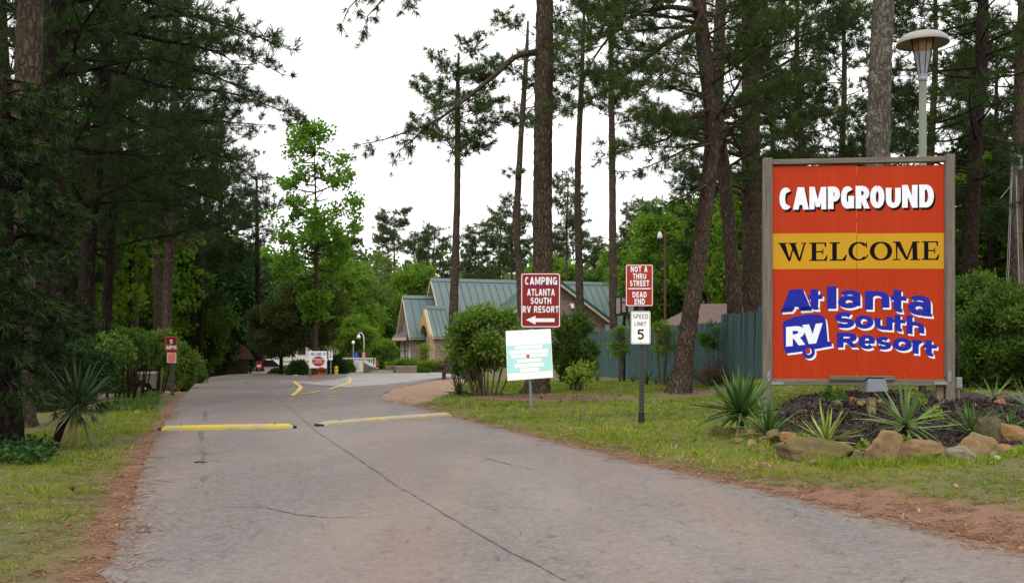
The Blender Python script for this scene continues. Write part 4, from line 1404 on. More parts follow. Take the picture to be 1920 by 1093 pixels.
# --- broadleaf trees and shrubs
def leafy(name, label, base, height, rx, z_lo, templ, mat, bark, n_limb, n_leaf, seed, r=0.12, cat='tree', group=None, shape='oval', tuft=1.0, stems=1, ry=None, gaps=0.35, tint_mu=0.5, up=0.5, lean=(0, 0), crown_name='crown', stem_name='trunk', spread=0.25, q_in=0.4):
    """trunk(s), limbs that end inside a crown volume, and leaf clusters gathered into clumps"""
    rg = np.random.default_rng(seed)
    t = empty(name, tuple(base), 0, label, cat, group)
    ry = ry or rx
    wood = Wood()
    hz = height - z_lo
    stems_top = []
    for s in range(stems):
        a = rg.uniform(0, TAU)
        rr = 0 if stems == 1 else spread * rg.uniform(0.3, 1)
        b = np.array([rr * 0.5 * cos(a), rr * 0.5 * sin(a), -0.05])
        e = np.array([rr * 1.6 * cos(a) + lean[0], rr * 1.6 * sin(a) + lean[1], z_lo + hz * (0.85 if stems == 1 else 0.45)])
        m = (b + e) / 2 + rg.normal(0, 0.05 * height * 0.3, 3) * [1, 1, 0]
        p = smooth_path([b, m, e], 0.3)
        wood.tube(p, np.linspace(r * (1.15 if stems == 1 else 0.8), r * 0.2, len(p)), 8 if stems == 1 else 6)
        stems_top.append(p)
    # clumps
    C = []
    for i in range(n_limb):
        zf = rg.uniform(0, 1)
        if shape == 'oval':
            w = math.sqrt(max(0.03, 1 - (2 * zf - 1) ** 2))
        elif shape == 'cone':
            w = (1 - zf) ** 0.75 * (0.6 + 0.4 * min(1, zf * 6)) + 0.06
        elif shape == 'dome':
            w = math.sqrt(max(0.02, 1 - zf ** 2))
        else:
            w = 0.75 + 0.25 * zf
        a = rg.uniform(0, TAU)
        q = w * rg.uniform(*(q_in, 1.0)) ** 0.55
        c = np.array([rx * q * cos(a) + lean[0], ry * q * sin(a) + lean[1], z_lo + hz * zf])
        C.append(c)
        p0 = stems_top[rg.integers(len(stems_top))]
        j = int(np.clip(np.searchsorted(p0[:, 2], c[2] - 0.5 * abs(q) * rx), 1, len(p0) - 1))
        m = (p0[j] + c) / 2 + np.array([0, 0, -0.06 * hz]) * rg.uniform(0, 1)
        p = smooth_path([p0[j], m, c], 0.3)
        wood.tube(p, np.linspace(max(0.008, r * 0.3), 0.005, len(p)), 4)
    C = np.array(C)
    link_mesh(stem_name, wood.mesh(stem_name), bark, t)
    which = rg.integers(0, len(C), n_leaf)
    cs = (min(rx, ry, hz / 2) * gaps) * rg.uniform(0.6, 1.4, len(C))
    off = rg.normal(0, 1, (n_leaf, 3))
    off /= np.linalg.norm(off, axis=1, keepdims=True)
    P = C[which] + off * (cs[which] * rg.random(n_leaf) ** 0.4)[:, None] * [1, 1, 0.75]
    P[:, 2] = np.maximum(P[:, 2], 0.02)
    ct = rg.normal(0, 0.14, len(C))
    D = off + np.array([0, 0, up])
    me = scatter(templ, P, D, tuft * rg.uniform(0.75, 1.25, n_leaf), rg, crown_name, tint=np.clip(rg.normal(tint_mu, 0.2, n_leaf) + ct[which], 0, 1))
    link_mesh(crown_name, me, mat, t)
    return t


def gz(x, y):
    return float(hgt(x, y))

def at_px(px, Y, dz=0.0):
    x = X(px, Y)
    return (x, Y, gz(x, Y) + dz)

leafy('sweetgum_tree', 'bright green young sweetgum against the white sky, left of the building', at_px(590, 43), 10.6, 2.0, 2.7, LEAF_M, 'leaf_bright', 'bark_pine', 105, 1500, 71, 0.11, q_in=0.05, shape='oval', tuft=1.0, gaps=0.19, tint_mu=0.6)
leafy('small_tree', 'small olive-brown tree with a low forked trunk left of the welcome board', at_px(527, 45), 3.6, 1.35, 1.55, LEAF_S, 'leaf_olive', 'bark_dark', 60, 3600, 72, 0.10, tuft=1.5, gaps=0.35)
leafy('small_tree', 'dark olive spreading tree right behind the welcome board', at_px(592, 46), 4.4, 1.35, 1.7, LEAF_S, 'leaf_olive', 'bark_dark', 70, 4200, 73, 0.10, tuft=1.6, gaps=0.35, lean=(-0.2, 0))
# understory proto trees
LV = [leafy('understory_tree', 'prototype', (0, 0, 0), 5.2, 2.1, 0.5, LEAF_M, 'leaf_under', 'bark_dark', 60, 2600, 81, 0.09, tuft=1.15),
      leafy('understory_tree', 'prototype', (0, 0, 0), 7.5, 2.6, 1.0, LEAF_M, 'leaf_green', 'bark_dark', 70, 3000, 82, 0.12, tuft=1.3),
      leafy('understory_tree', 'prototype', (0, 0, 0), 9.0, 3.2, 1.2, LEAF_L, 'leaf_deep', 'bark_dark', 70, 2600, 83, 0.16, tuft=0.9),
      leafy('understory_tree', 'prototype', (0, 0, 0), 10.0, 3.3, 2.0, LEAF_L, 'leaf_under', 'bark_pine', 80, 2600, 84, 0.16, tuft=0.9)]
for (px, Y, rz, s, k, lab) in [
        (40, 36, 0, 1.0, 3, 'leafy tree glowing green behind the pale-barked trunk at the left edge'),
        (110, 40, 1.3, 0.9, 1, 'green leafy tree between the left edge trunks, behind the leaning yucca'),
        (165, 37, 2.2, 0.75, 0, 'bright bush-like tree behind the parked truck'),
        (215, 47, 3.1, 0.95, 3, 'tall bright leafy tree behind the third dark pine from the left'),
        (262, 52, 4.0, 0.9, 1, 'leafy tree behind the slim dark pine by the speed sign'),
        (300, 60, 5.0, 0.95, 3, 'tall leafy tree behind the grey-brown trunk'),
        (345, 54, 0.6, 0.8, 1, 'mid green tree just right of the red speed sign'),
        (385, 58, 1.6, 0.95, 2, 'dark shady tree over the brown hut, left of the road curve'),
        (425, 62, 2.6, 0.85, 2, 'dark round tree hanging over the far bend of the road'),
        (452, 72, 3.6, 0.9, 1, 'green tree beyond the bend, right of the brown hut'),
        (500, 88, 4.6, 1.0, 3, 'pale leafy tree far behind the small olive-brown tree'),
        (560, 95, 5.6, 1.0, 1, 'far leafy tree behind the flagpole'),
        (640, 84, 0.4, 0.9, 3, 'light green leafy tree right of the sweetgum, behind the pool'),
        (690, 96, 1.4, 0.9, 1, 'leafy tree behind the globe street lamp'),
        (672, 74, 2.4, 0.75, 0, 'light green bushy tree above the blue parasol'),
        (780, 100, 3.4, 0.9, 3, 'leafy round tree behind the small gable of the building'),
        (870, 106, 4.4, 0.85, 1, 'leafy tree peeping over the green roof ridge'),
        (1050, 94, 5.4, 0.9, 3, 'leafy tree behind the brick gable wall'),
        (1120, 88, 0.9, 0.95, 1, 'leafy tree between the brick gable and the dead end sign'),
        (1180, 92, 1.9, 1.0, 3, 'pale leafy tree behind the dead end sign'),
        (1262, 64, 2.9, 0.95, 3, 'bright leafy tree right of the rusty lamp pole'),
        (1310, 60, 3.9, 0.9, 1, 'bright leafy tree behind the brown shed roof'),
        (1385, 58, 4.9, 0.95, 3, 'leafy tree glowing between the fence pines'),
        (1450, 50, 5.9, 0.9, 3, 'leafy tree just left of the billboard frame'),
        (1530, 52, 0.2, 0.9, 1, 'leafy tree hidden behind the billboard top, left half'),
        (1700, 50, 1.2, 0.9, 1, 'leafy tree hidden behind the billboard top, right half'),
        (1800, 46, 2.2, 0.85, 0, 'bright leafy tree right of the billboard frame'),
        (1870, 48, 3.2, 1.0, 3, 'bright leafy tree behind the guy wires of the utility pole'),
        (1935, 44, 4.2, 0.9, 3, 'bright leafy tree cut by the right edge of the picture')]:
    place(LV[k], px, Y, rz, s, lab)


def far_woods():
    rg = np.random.default_rng(91)
    P = []
    for k in range(210):
        px = rg.uniform(-250, 2250)
        Y = rg.uniform(120, 165)
        if 1250 < px or px < 420:
            Y = rg.uniform(68, 100)
        x = X(px, Y)
        h = rg.uniform(8, 14.5) if 420 < px < 1250 else rg.uniform(6, 12)
        n = 130
        o = rg.normal(0, 1, (n, 3))
        o /= np.linalg.norm(o, axis=1, keepdims=True)
        w = rg.uniform(3, 5)
        P.append(np.array([x, Y, h * 0.5]) + o * np.array([w, w, h * 0.55]) * rg.random((n, 1)) ** 0.35)
    P = np.vstack(P)
    P[:, 2] = np.maximum(P[:, 2], 0.2)
    D = rg.normal(0, 1, P.shape) + [0, 0, 0.5]
    me = scatter(LEAF_L, P, D, rg.uniform(1.8, 3.0, len(P)), rg, 'far_woods', tint=np.clip(rg.normal(0.45, 0.2, len(P)), 0, 1))
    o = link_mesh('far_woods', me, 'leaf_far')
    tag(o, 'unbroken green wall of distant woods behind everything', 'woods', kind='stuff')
far_woods()

# near-left cedar
def cedar():
    rg = np.random.default_rng(95)
    base = at_px(8, 11.2)
    t = empty('cedar_tree', base, 0, 'dense near-black cedar filling the left edge, ivy at its foot', 'tree')
    link_mesh('trunk', trunk_mesh('trunk', [[0, 0, -0.05, 0.16], [0.03, 0, 1.4, 0.13], [0, 0, 2.8, 0.08], [0, 0, 4.1, 0.02]], rg, 14, 0.15), 'bark_dark', t)
    wood, tp = Wood(), []
    for i in range(92):
        f = (i + rg.random()) / 92
        z = 0.75 + 3.3 * f
        az = rg.uniform(0, TAU)
        l = (1.15 - 0.85 * f ** 1.1) * rg.uniform(0.75, 1.1)
        grow_limb(wood, tp, limb_path(np.array([0, 0, z]), az, radians(rg.uniform(0, 25)), l, rg, -0.25), 0.02, rg, sec=0.55, start=0.15, gap=0.085, tuft_gap=0.075, droop=0.35, up=0.0, twig_r=0.003)
    tag(link_mesh('branches', wood.mesh('branches'), 'bark_dark', t), kind='stuff')
    A = np.vstack(tp)
    me = scatter(SPRAY, A[:, :3], A[:, 3:] + [0, 0, -0.3], rg.uniform(0.8, 1.3, len(A)), rg, 'crown', tint=np.clip(rg.normal(0.4, 0.25, len(A)), 0, 1))
    link_mesh('crown', me, 'cedar', t)
cedar()

# ------------------------------------------------------------------ signs
class Plane:
    """an upright plane through (px, Y), turned by yaw; maps photo pixels on it to local x,z"""
    def __init__(self, px, Y, yaw=0.0, z=None):
        self.a = yaw
        self.c = np.array([X(px, Y), Y])
        self.z = gz(self.c[0], Y) if z is None else z
        self.loc = (self.c[0], Y, self.z)

    def __call__(self, px, py):
        dx, dz = (px - CX) / F_PX, (HY - py) / F_PX
        n = np.array([-sin(self.a), cos(self.a)])
        s = (self.c @ n) / (dx * n[0] + n[1])
        p = np.array([s * dx, s])
        return ((p - self.c) @ np.array([cos(self.a), sin(self.a)]), CAMH + s * dz - self.z)

    def warp(self, dx=0.0, dy=0.0):
        return lambda a, b: self(a + dx, -b + dy)


def px_glyph(ch, x0, x1, y0, y1, wv, wh, slope=0.0):
    """one glyph in photo pixels (z = -row)"""
    H = (y1 - y0)
    div = {'t': 1.35, 'l': 1.45, 'h': 1.45}.get(ch, 1.0)
    polys = glyph_polys(ch, x0, -y1, x1 - x0, H / div, wv, wh)
    xc = (x0 + x1) / 2
    return [[(a, b + slope * (a - xc)) for a, b in p] for p in polys]


def px_text(s, x0, x1, y0, y1, wv, wh=None, gap=0.18, space=0.45):
    return text_polys(s, x0, x1, -y1, -y0, wv, wh or wv, gap, space)


def px_board(pl, name, x0, x1, y0, y1, mat, parent, r_px=3.0, thick=0.004, y=0.0, bevel=0):
    pts = [pl(a, -b) for a, b in rrect(x0, x1, -y1, -y0, r_px)]
    return MB().prism(pts, y, y + thick, 'y').build(name, mat, parent)


def px_ring(pl, name, x0, x1, y0, y1, inset, w, mat, parent, y=-0.003, r_px=3.0):
    o = [pl(a, -b) for a, b in rrect(x0 + inset, x1 - inset, -y1 + inset, -y0 - inset, r_px)]
    i = [pl(a, -b) for a, b in rrect(x0 + inset + w, x1 - inset - w, -y1 + inset + w, -y0 - inset - w, max(0.4, r_px - w * 0.6))]
    return ring_mesh(name, o, i, mat, parent, y)


def px_poly(pl, name, pts, mat, parent, y, dx=0, dy=0):
    mb = MB()
    mb.add([(pl(a + dx, b + dy)[0], y, pl(a + dx, b + dy)[1]) for a, b in pts], [tuple(range(len(pts)))])
    return mb.build(name, mat, parent)


def u_post(name, x, z0, z1, mat, parent, w=0.07, y=0.03):
    """U-channel post with a row of holes"""
    o = [(x - w / 2, y), (x - w / 4, y), (x - w / 4, y + 0.025), (x + w / 4, y + 0.025), (x + w / 4, y), (x + w / 2, y), (x + w / 2, y + 0.006), (x + w / 4 + 0.006, y + 0.006), (x + w / 4 + 0.006, y + 0.031), (x - w / 4 - 0.006, y + 0.031), (x - w / 4 - 0.006, y + 0.006), (x - w / 2, y + 0.006)]
    post = MB().prism(o, z0, z1, 'z').build(name, mat, parent)
    mb = MB()
    z = max(z0, 0.0) + 0.06
    while z < z1 - 0.05:
        mb.lathe([(0.006, 0), (0.006, 0.001)], (0, 0, 0), 6)
        k = len(mb.v) - 12
        mb.v[k:] = [(x + a, y + 0.0235 - c, z + b) for a, b, c in mb.v[k:]]
        z += 0.05
    h = mb.build('punched_holes', 'galvanised', post)
    tag(h, kind='stuff')
    return post

# --- the billboard
BB = Plane(1609, 14.6, radians(-6), 0.33)
bb = empty('billboard', BB.loc, BB.a, 'large orange campground billboard with yellow welcome band in a weathered timber frame', 'billboard')
def bb_box(name, x0, x1, y0, y1, d0, d1, mat, bev=0.006):
    a, b = BB(x0, y1), BB(x1, y0)
    return MB().box(a[0], b[0], d0, d1, a[1], b[1]).build(name, mat, bb, bevel=bev)
zb = 655 + (CAMH - 0.2) * F_PX / 14.6
bb_box('post', 1430, 1447.2, 297.5, zb, -0.07, 0.06, 'grey_wood')
bb_box('post', 1771.5, 1788, 290.5, zb, -0.07, 0.06, 'grey_wood')
bb_box('inner_trim', 1769.4, 1771.3, 304, 706, -0.045, -0.005, 'grey_wood', 0.002)
bb_box('top_rail', 1447.3, 1771.4, 294.2, 310, -0.055, 0.055, 'grey_wood_x')
bb_box('bottom_rail', 1447.3, 1771.4, 711.5, 722, -0.05, 0.05, 'mossy_wood_x')
bb_box('broken_board', 1553, 1675, 704.5, 712.5, -0.085, -0.055, 'mossy_wood_x')
bb_box('rear_post', 1757, 1770, 722.5, zb, 0.0, 0.08, 'stake_wood')
for (x0, x1) in ((1447.5, 1605.6), (1606.0, 1769.2)):
    bb_box('panel', x0, x1, 310.2, 711.3, -0.02, -0.006, 'sign_orange', 0.0015)
for (x0, x1) in ((1447.7, 1605.4), (1606.2, 1769.0)):
    p = [BB(x0, 505 if x0 < 1500 else 504), BB(x1, 504.3), BB(x1, 437.2), BB(x0, 438.5)]
    MB().prism(p, -0.0225, -0.0205, 'y').build('yellow_band', 'sign_yellow', bb)
# edge of the right sheet shows as a pale ragged line
pl_ = MB()
_r = np.random.default_rng(77)
for (ya, yb) in ((312, 328), (396, 408), (415, 437), (624, 636), (676, 678), (697, 706)):
    p = [BB(1605.2 + _r.uniform(-.3, .3), yb), BB(1606.1, yb), BB(1606.0, ya), BB(1605.4, ya)]
    pl_.add([(a, -0.0228, b) for a, b in p], [(0, 1, 2, 3)])
pl_.build('chipped_seam', 'sign_yellow', bb)
CG = [('C', 1461, 1484.5), ('A', 1486, 1516), ('M', 1517, 1548.5), ('P', 1551.5, 1574.5), ('G', 1576, 1600.5), ('R', 1603.5, 1630), ('O', 1630.5, 1657.5), ('U', 1660, 1688), ('N', 1690.5, 1719.5), ('D', 1722.5, 1750)]
gl = []
for i, (ch, x0, x1) in enumerate(CG):
    f = i / 9
    gl.append(px_glyph(ch, x0, x1, 352.5 - 5.5 * f, 394.2 - 4.6 * f, 10.6 if ch != 'M' else 9.4, 9.4))
print_mesh('lettering_shadow', gl, 'print_black', bb, -0.0232, BB.warp(3.2, 4.2))
print_mesh('lettering', gl, 'print_white', bb, -0.0262, BB.warp())

SER = {
 'W': [[(.04, 1), (.25, 1), (.44, 0), (.37, 0)], [(.37, 0), (.44, 0), (.60, .96), (.55, .96)], [(.40, 1), (.60, 1), (.79, 0), (.72, 0)], [(.72, 0), (.79, 0), (.97, .97), (.91, .97)], [(0, .95), (.34, .95), (.34, 1), (0, 1)], [(.36, .95), (.68, .95), (.68, 1), (.36, 1)], [(.82, .95), (1, .95), (1, 1), (.82, 1)]],
 'E': [[(.13, 0), (.38, 0), (.38, 1), (.13, 1)], [(0, .93), (.93, .93), (.93, 1), (0, 1)], [(.36, .465), (.76, .465), (.76, .535), (.36, .535)], [(0, 0), (.95, 0), (.95, .075), (0, .075)], [(.86, .76), (.93, .74), (.93, 1), (.82, .95)], [(.71, .36), (.77, .34), (.77, .66), (.71, .64)], [(.80, .06), (.95, .0), (1.0, .3), (.95, .3)]],
 'L': [[(.15, 0), (.42, 0), (.42, 1), (.15, 1)], [(0, .93), (.60, .93), (.60, 1), (0, 1)], [(0, 0), (.93, 0), (.93, .075), (0, .075)], [(.74, .06), (.93, 0), (1.0, .34), (.95, .34)]],
 'M': [[(.12, 0), (.165, 0), (.165, 1), (.10, 1)], [(.06, 1), (.26, 1), (.56, .02), (.47, .02)], [(.47, .02), (.54, .02), (.80, 1), (.74, 1)], [(.73, 0), (.91, 0), (.89, 1), (.71, 1)], [(0, 0), (.27, 0), (.27, .06), (0, .06)], [(.64, 0), (1, 0), (1, .06), (.64, .06)], [(.0, .94), (.2, .94), (.2, 1), (.0, 1)], [(.8, .94), (.98, .94), (.98, 1), (.8, 1)]],
}
def ser_glyph(ch, x0, x1, y0, y1):
    w, h = x1 - x0, y1 - y0
    if ch in SER:
        return [[(x0 + a * w, -y1 + b * h) for a, b in p] for p in SER[ch]]
    wv, wh = w * 0.21, h * 0.075
    pts = arc(.5, .5, .5, .5, 90, 450, 36) if ch == 'O' else arc(.53, .5, .53, .5, 42, 318, 32)
    GL['~'] = (1, [pts])
    pol = glyph_polys('~', x0, -y1, w, h, wv, wh)
    if ch == 'C':
        pol += [[(x0 + a * w, -y1 + b * h) for a, b in p] for p in ([(.86, .7), (.93, .68), (.93, 1.0), (.86, .93)], [(.80, .06), (.88, .10), (1.0, .28), (.95, .32)])]
    return pol
gl = [ser_glyph(ch, a, b, 455.7 - 3.0 * i / 6, 489.9 - 2.2 * i / 6) for i, (ch, a, b) in enumerate([('W', 1458, 1511.5), ('E', 1517, 1551), ('L', 1555, 1587), ('C', 1590, 1627.5), ('O', 1630, 1672), ('M', 1673.5, 1724), ('E', 1727.5, 1760)])]
print_mesh('lettering', gl, 'print_black', bb, -0.0232, BB.warp())

def zp(x, y):      # zoom pixels of the lower sign crop -> photo pixels
    return (1420 + x / 4.2026, 500 + y / 4.2026)
def zg(ch, x0, x1, y0, y1, wv, wh, slope):
    a, b = zp(x0, y0), zp(x1, y1)
    return px_glyph(ch, a[0], b[0], a[1], b[1], wv / 4.2026, wh / 4.2026, slope)
gl = [zg('A', 182, 425, 180, 352, 92, 46, 0.07), zg('t', 400, 518, 178, 340, 62, 34, 0.03), zg('l', 545, 622, 155, 332, 76, 40, 0), zg('a', 632, 818, 185, 328, 62, 36, 0), zg('n', 845, 1038, 192, 340, 64, 38, -0.02),
      zg('t', 1048, 1180, 185, 360, 62, 34, -0.06), zg('a', 1182, 1372, 228, 384, 64, 38, -0.10),
      zg('S', 606, 762, 357, 484, 50, 34, 0), zg('o', 764, 912, 382, 488, 50, 30, -0.02), zg('u', 920, 1062, 392, 498, 48, 30, -0.05), zg('t', 1062, 1168, 380, 512, 46, 28, -0.08), zg('h', 1172, 1312, 388, 534, 48, 30, -0.12),
      zg('R', 624, 788, 518, 636, 52, 32, 0), zg('e', 794, 928, 538, 648, 48, 25, -0.02), zg('s', 930, 1052, 550, 652, 46, 27, -0.04), zg('o', 1062, 1214, 560, 662, 50, 30, -0.05), zg('r', 1218, 1312, 576, 686, 50, 32, -0.08), zg('t', 1304, 1416, 578, 706, 48, 28, -0.10)]
# slab feet
gl.append([[(a, -b) for a, b in (zp(x, y) for x, y in q)] for q in ([(182, 352), (290, 338), (290, 318), (192, 332)], [(335, 345), (432, 338), (420, 312), (335, 318)], [(262, 182), (345, 175), (345, 200), (262, 205)], [(1290, 388), (1375, 396), (1372, 372), (1290, 362)])])
print_mesh('lettering_shadow', gl, 'print_white', bb, -0.0212, BB.warp(3.0, 3.8))
print_mesh('lettering', gl, 'print_blue', bb, -0.0242, BB.warp())
RVB = [(198, 460), (204, 436), (222, 421), (300, 393), (390, 376), (455, 374), (505, 384), (532, 408), (540, 440), (553, 588), (583, 594), (586, 626), (440, 652), (345, 668), (228, 684), (206, 640)]
WH = [(402 + 50 * cos(t), 672 + 52 * sin(t)) for t in np.linspace(0, TAU, 26)[:-1]]
WI = [(402 + 24 * cos(t), 668 + 26 * sin(t)) for t in np.linspace(0, TAU, 20)[:-1]]
WJ = [(396 + 20 * cos(t), 664 + 24 * sin(t)) for t in np.linspace(0, TAU, 20)[:-1]]
for nm, pts, m, y, d in (('caravan_shadow', RVB, 'print_white', -0.0208, 3), ('caravan_wheel_shadow', WH, 'print_white', -0.0212, 3), ('caravan_emblem', RVB, 'print_blue', -0.0222, 0), ('caravan_wheel', WH, 'print_blue', -0.0226, 0), ('caravan_hub', WI, 'print_white', -0.0232, 0), ('caravan_hub_eye', WJ, 'sign_orange', -0.0238, 0)):
    px_poly(BB, nm, [zp(*p) for p in pts], m, bb, y, d, d * 1.1)
print_mesh('lettering', [zg('R', 224, 376, 468, 622, 52, 36, 0.10), zg('V', 352, 512, 452, 606, 54, 36, 0.10)], 'print_white', bb, -0.0240, BB.warp())
for (px, py, dx) in ((1449, 718, 1), (1768, 718, -1)):
    a = BB(px, py)
    br = MB().box(a[0] - 0.09 + 0.05 * dx, a[0] + 0.09 + 0.05 * dx, -0.0765, -0.0735, a[1] - 0.02, a[1] + 0.025)
    br.box(a[0] - 0.02 - 0.07 * dx, a[0] + 0.02 - 0.07 * dx, -0.0765, -0.0735, a[1] + 0.026, a[1] + 0.17)
    br.build('corner_bracket', 'galvanised', bb)

# electrical conduit box on the right post, floodlight on its stake
cb = empty('meter_box', (X(1797, 14.7), 14.7, gz(X(1797, 14.7), 14.7)), 0, 'small grey electrical box on a conduit at the right billboard post', 'electrical box')
MB().tube([(0, 0, -0.02), (0, 0, 0.20)], 0.02).build('conduit', 'stake_wood', cb)
MB().tube([(0, 0, 0.36), (0, 0, 1.1)], 0.010).build('upper_conduit', 'black_metal', cb)
MB().box(-0.045, 0.045, -0.03, 0.03, 0.20, 0.36).build('box_body', 'galvanised', cb, bevel=0.008)
MB().lathe([(0.034, 0), (0.034, 0.02), (0.02, 0.035)], (0.02, -0.005, 0.23), 10).build('knob', 'galvanised', cb)

fx, fy = X(1634, 12.6), 12.6
fl = empty('floodlight', (fx, fy, gz(fx, fy)), 0, 'grey box floodlight on a short wooden stake in the mulch bed', 'floodlight')
MB().box(-0.045, 0.045, -0.04, 0.04, -0.05, 0.235).build('stake', 'stake_wood', fl, bevel=0.006)
MB().tube([(0, 0, 0.235), (0, 0.0, 0.30)], 0.018).build('swivel', 'black_metal', fl)
MB().add([(-0.10, -0.10, 0.295), (0.17, -0.13, 0.305), (0.155, -0.06, 0.465), (-0.055, -0.03, 0.470), (-0.07, 0.14, 0.275), (0.12, 0.12, 0.275), (0.12, 0.15, 0.415), (-0.05, 0.16, 0.415)],
         [(0, 1, 2, 3), (4, 7, 6, 5), (0, 4, 5, 1), (1, 5, 6, 2), (2, 6, 7, 3), (3, 7, 4, 0)]).build('housing', 'flood_grey', fl, bevel=0.012)
MB().add([(-0.052, 0.145, 0.425), (0.118, 0.135, 0.425), (0.15, -0.05, 0.475), (-0.05, -0.02, 0.480), (-0.052, 0.145, 0.440), (0.118, 0.135, 0.440), (0.15, -0.05, 0.490), (-0.05, -0.02, 0.495)], [(0, 1, 2, 3), (4, 7, 6, 5), (0, 1, 5, 4), (1, 2, 6, 5), (2, 3, 7, 6), (3, 0, 4, 7)]).build('lens_cover', 'flood_grey', fl)

# --- the red camping sign with the pale notice board on one post
CS = Plane(1013.7, 18.3)
cs = empty('direction_sign', CS.loc, 0, 'red camping direction sign with white arrow above a overexposed white notice board', 'sign')
b = px_board(CS, 'camping_board', 976, 1051.3, 511.5, 614.8, 'sign_red', cs, 4)
b['label'] = 'dark red board with white lettering and arrow pointing left'
px_ring(CS, 'border', 976, 1051.3, 511.5, 614.8, 1.6, 1.4, 'print_white', b, -0.003, 4)
def zc(x, y):
    return (920 + x / 3.771, 490 + y / 3.771)
for s, x0, x1, y0, y1, w in (('CAMPING', 243, 470, 111, 166, 15), ('ATLANTA', 258, 453, 195, 243, 12), ('SOUTH', 282, 428, 256, 301, 12), ('RV RESORT', 226, 481, 316, 363, 12)):
    a, c = zc(x0, y0), zc(x1, y1)
    print_mesh('lettering', px_text(s, a[0], c[0], a[1], c[1], w / 3.771, w * 0.86 / 3.771, 0.2, 0.4), 'print_white', b, -0.003, CS.warp())
px_poly(CS, 'arrow', [zc(*p) for p in ((250, 413), (317, 385), (317, 403), (452, 403), (452, 429), (317, 429), (317, 446))], 'print_white', b, -0.003)
px_poly(CS, 'underline', [zc(*p) for p in ((245, 170), (465, 170), (465, 174), (245, 174))], 'print_blue', b, -0.003)
NBP = [(948, 620.5), (1032.5, 616.5), (1037, 707.5), (951.5, 713.5)]
nb = MB().prism([CS(*p) for p in NBP], -0.03, -0.024, 'y').build('notice_board', 'notice_white', cs)  # blown-out brightness of the board painted as near-white colour
nb['label'] = 'tilted square board overexposed almost to white with pale turquoise band'
def nq(u0, u1, v0, v1):      # quad on the tilted notice board
    P = [np.array(p) for p in NBP]
    f = lambda u, v: tuple((P[0] * (1 - u) + P[1] * u) * (1 - v) + (P[3] * (1 - u) + P[2] * u) * v)
    return [f(u0, v0), f(u1, v0), f(u1, v1), f(u0, v1)]
px_poly(CS, 'turquoise_band', nq(0.012, 0.985, 0.30, 0.85), 'sign_cyan', nb, -0.032)
for (u0, u1, v0, v1) in ((0.19, 0.80, 0.315, 0.385), (0.06, 0.92, 0.40, 0.475), (0.10, 0.90, 0.485, 0.56), (0.22, 0.76, 0.585, 0.655), (0.17, 0.82, 0.675, 0.755), (0.28, 0.70, 0.765, 0.85)):
    px_poly(CS, 'blown_out_line', nq(u0, u1, v0, v1), 'notice_white', nb, -0.034)  # text rows lost to overexposure, painted near-white
px_poly(CS, 'red_square', nq(0.435, 0.505, 0.50, 0.565), 'notice_red', nb, -0.036)
a = CS(995.5, 771)
MB().tube([(a[0] + 0.015, 0.035, -0.05), (a[0] - 0.03, 0.035, 0.75), (a[0] + 0.06, 0.035, 2.2)], 0.024, 10).build('post', 'galvanised', cs)

# --- dead end and speed limit signs on a U-post
DE = Plane(1203, 14.65)
de = empty('road_sign', DE.loc, 0, 'red dead end sign over a white speed limit sign on one dark post', 'sign')
def zd(x, y):
    return (1140 + x / 3.2167, 480 + y / 3.2167)
b = px_board(DE, 'dead_end_board', 1173, 1224.6, 495.8, 574.4, 'sign_bright_red', de, 3)
px_ring(DE, 'border', 1173, 1224.6, 495.8, 574.4, 1.0, 1.1, 'print_white', b, -0.003, 3)
for s, x0, x1, y0, y1 in (('NOT A', 137, 238, 62, 97), ('THRU', 150, 230, 105, 139), ('STREET', 132, 248, 147, 182), ('DEAD', 148, 233, 216, 250), ('END', 160, 222, 257, 292)):
    a, c = zd(x0, y0), zd(x1, y1)
    print_mesh('lettering', px_text(s, a[0], c[0], a[1], c[1], 2.9, 2.5, 0.22, 0.45), 'print_white', b, -0.003, DE.warp())
px_poly(DE, 'divider', [zd(*p) for p in ((123, 194), (257, 194), (257, 200), (123, 200))], 'print_white', b, -0.003)
b = px_board(DE, 'speed_limit_board', 1183, 1219.4, 583.6, 645, 'sign_white', de, 3)
px_ring(DE, 'border', 1183, 1219.4, 583.6, 645, 1.1, 0.55, 'print_black', b, -0.003, 3)
for s, x0, x1, y0, y1, w in (('SPEED', 151, 242, 350, 378, 1.0), ('LIMIT', 160, 230, 396, 421, 1.0), ('5', 176, 217, 442, 503, 3.2)):
    a, c = zd(x0, y0), zd(x1, y1)
    print_mesh('lettering', px_text(s, a[0], c[0], a[1], c[1], w, w * 0.95, 0.28), 'print_black', b, -0.003, DE.warp())
for (x, y) in ((1201, 589), (1201.5, 642)):
    a = DE(x, y)
    o = MB().lathe([(0.007, 0), (0.006, 0.003)], (0, 0, 0), 8)
    o.v = [(a[0] + p[0], -0.004 - p[2], a[1] + p[1]) for p in o.v]
    o.build('bolt', 'galvanised', de)
u_post('post', 0.0, -0.1, DE(1203, 505)[1], 'post_metal', de, 0.075, 0.008)
MB().box(-0.042, 0.042, 0.0, 0.045, -0.05, 0.20).build('post_sleeve', 'black_metal', de)

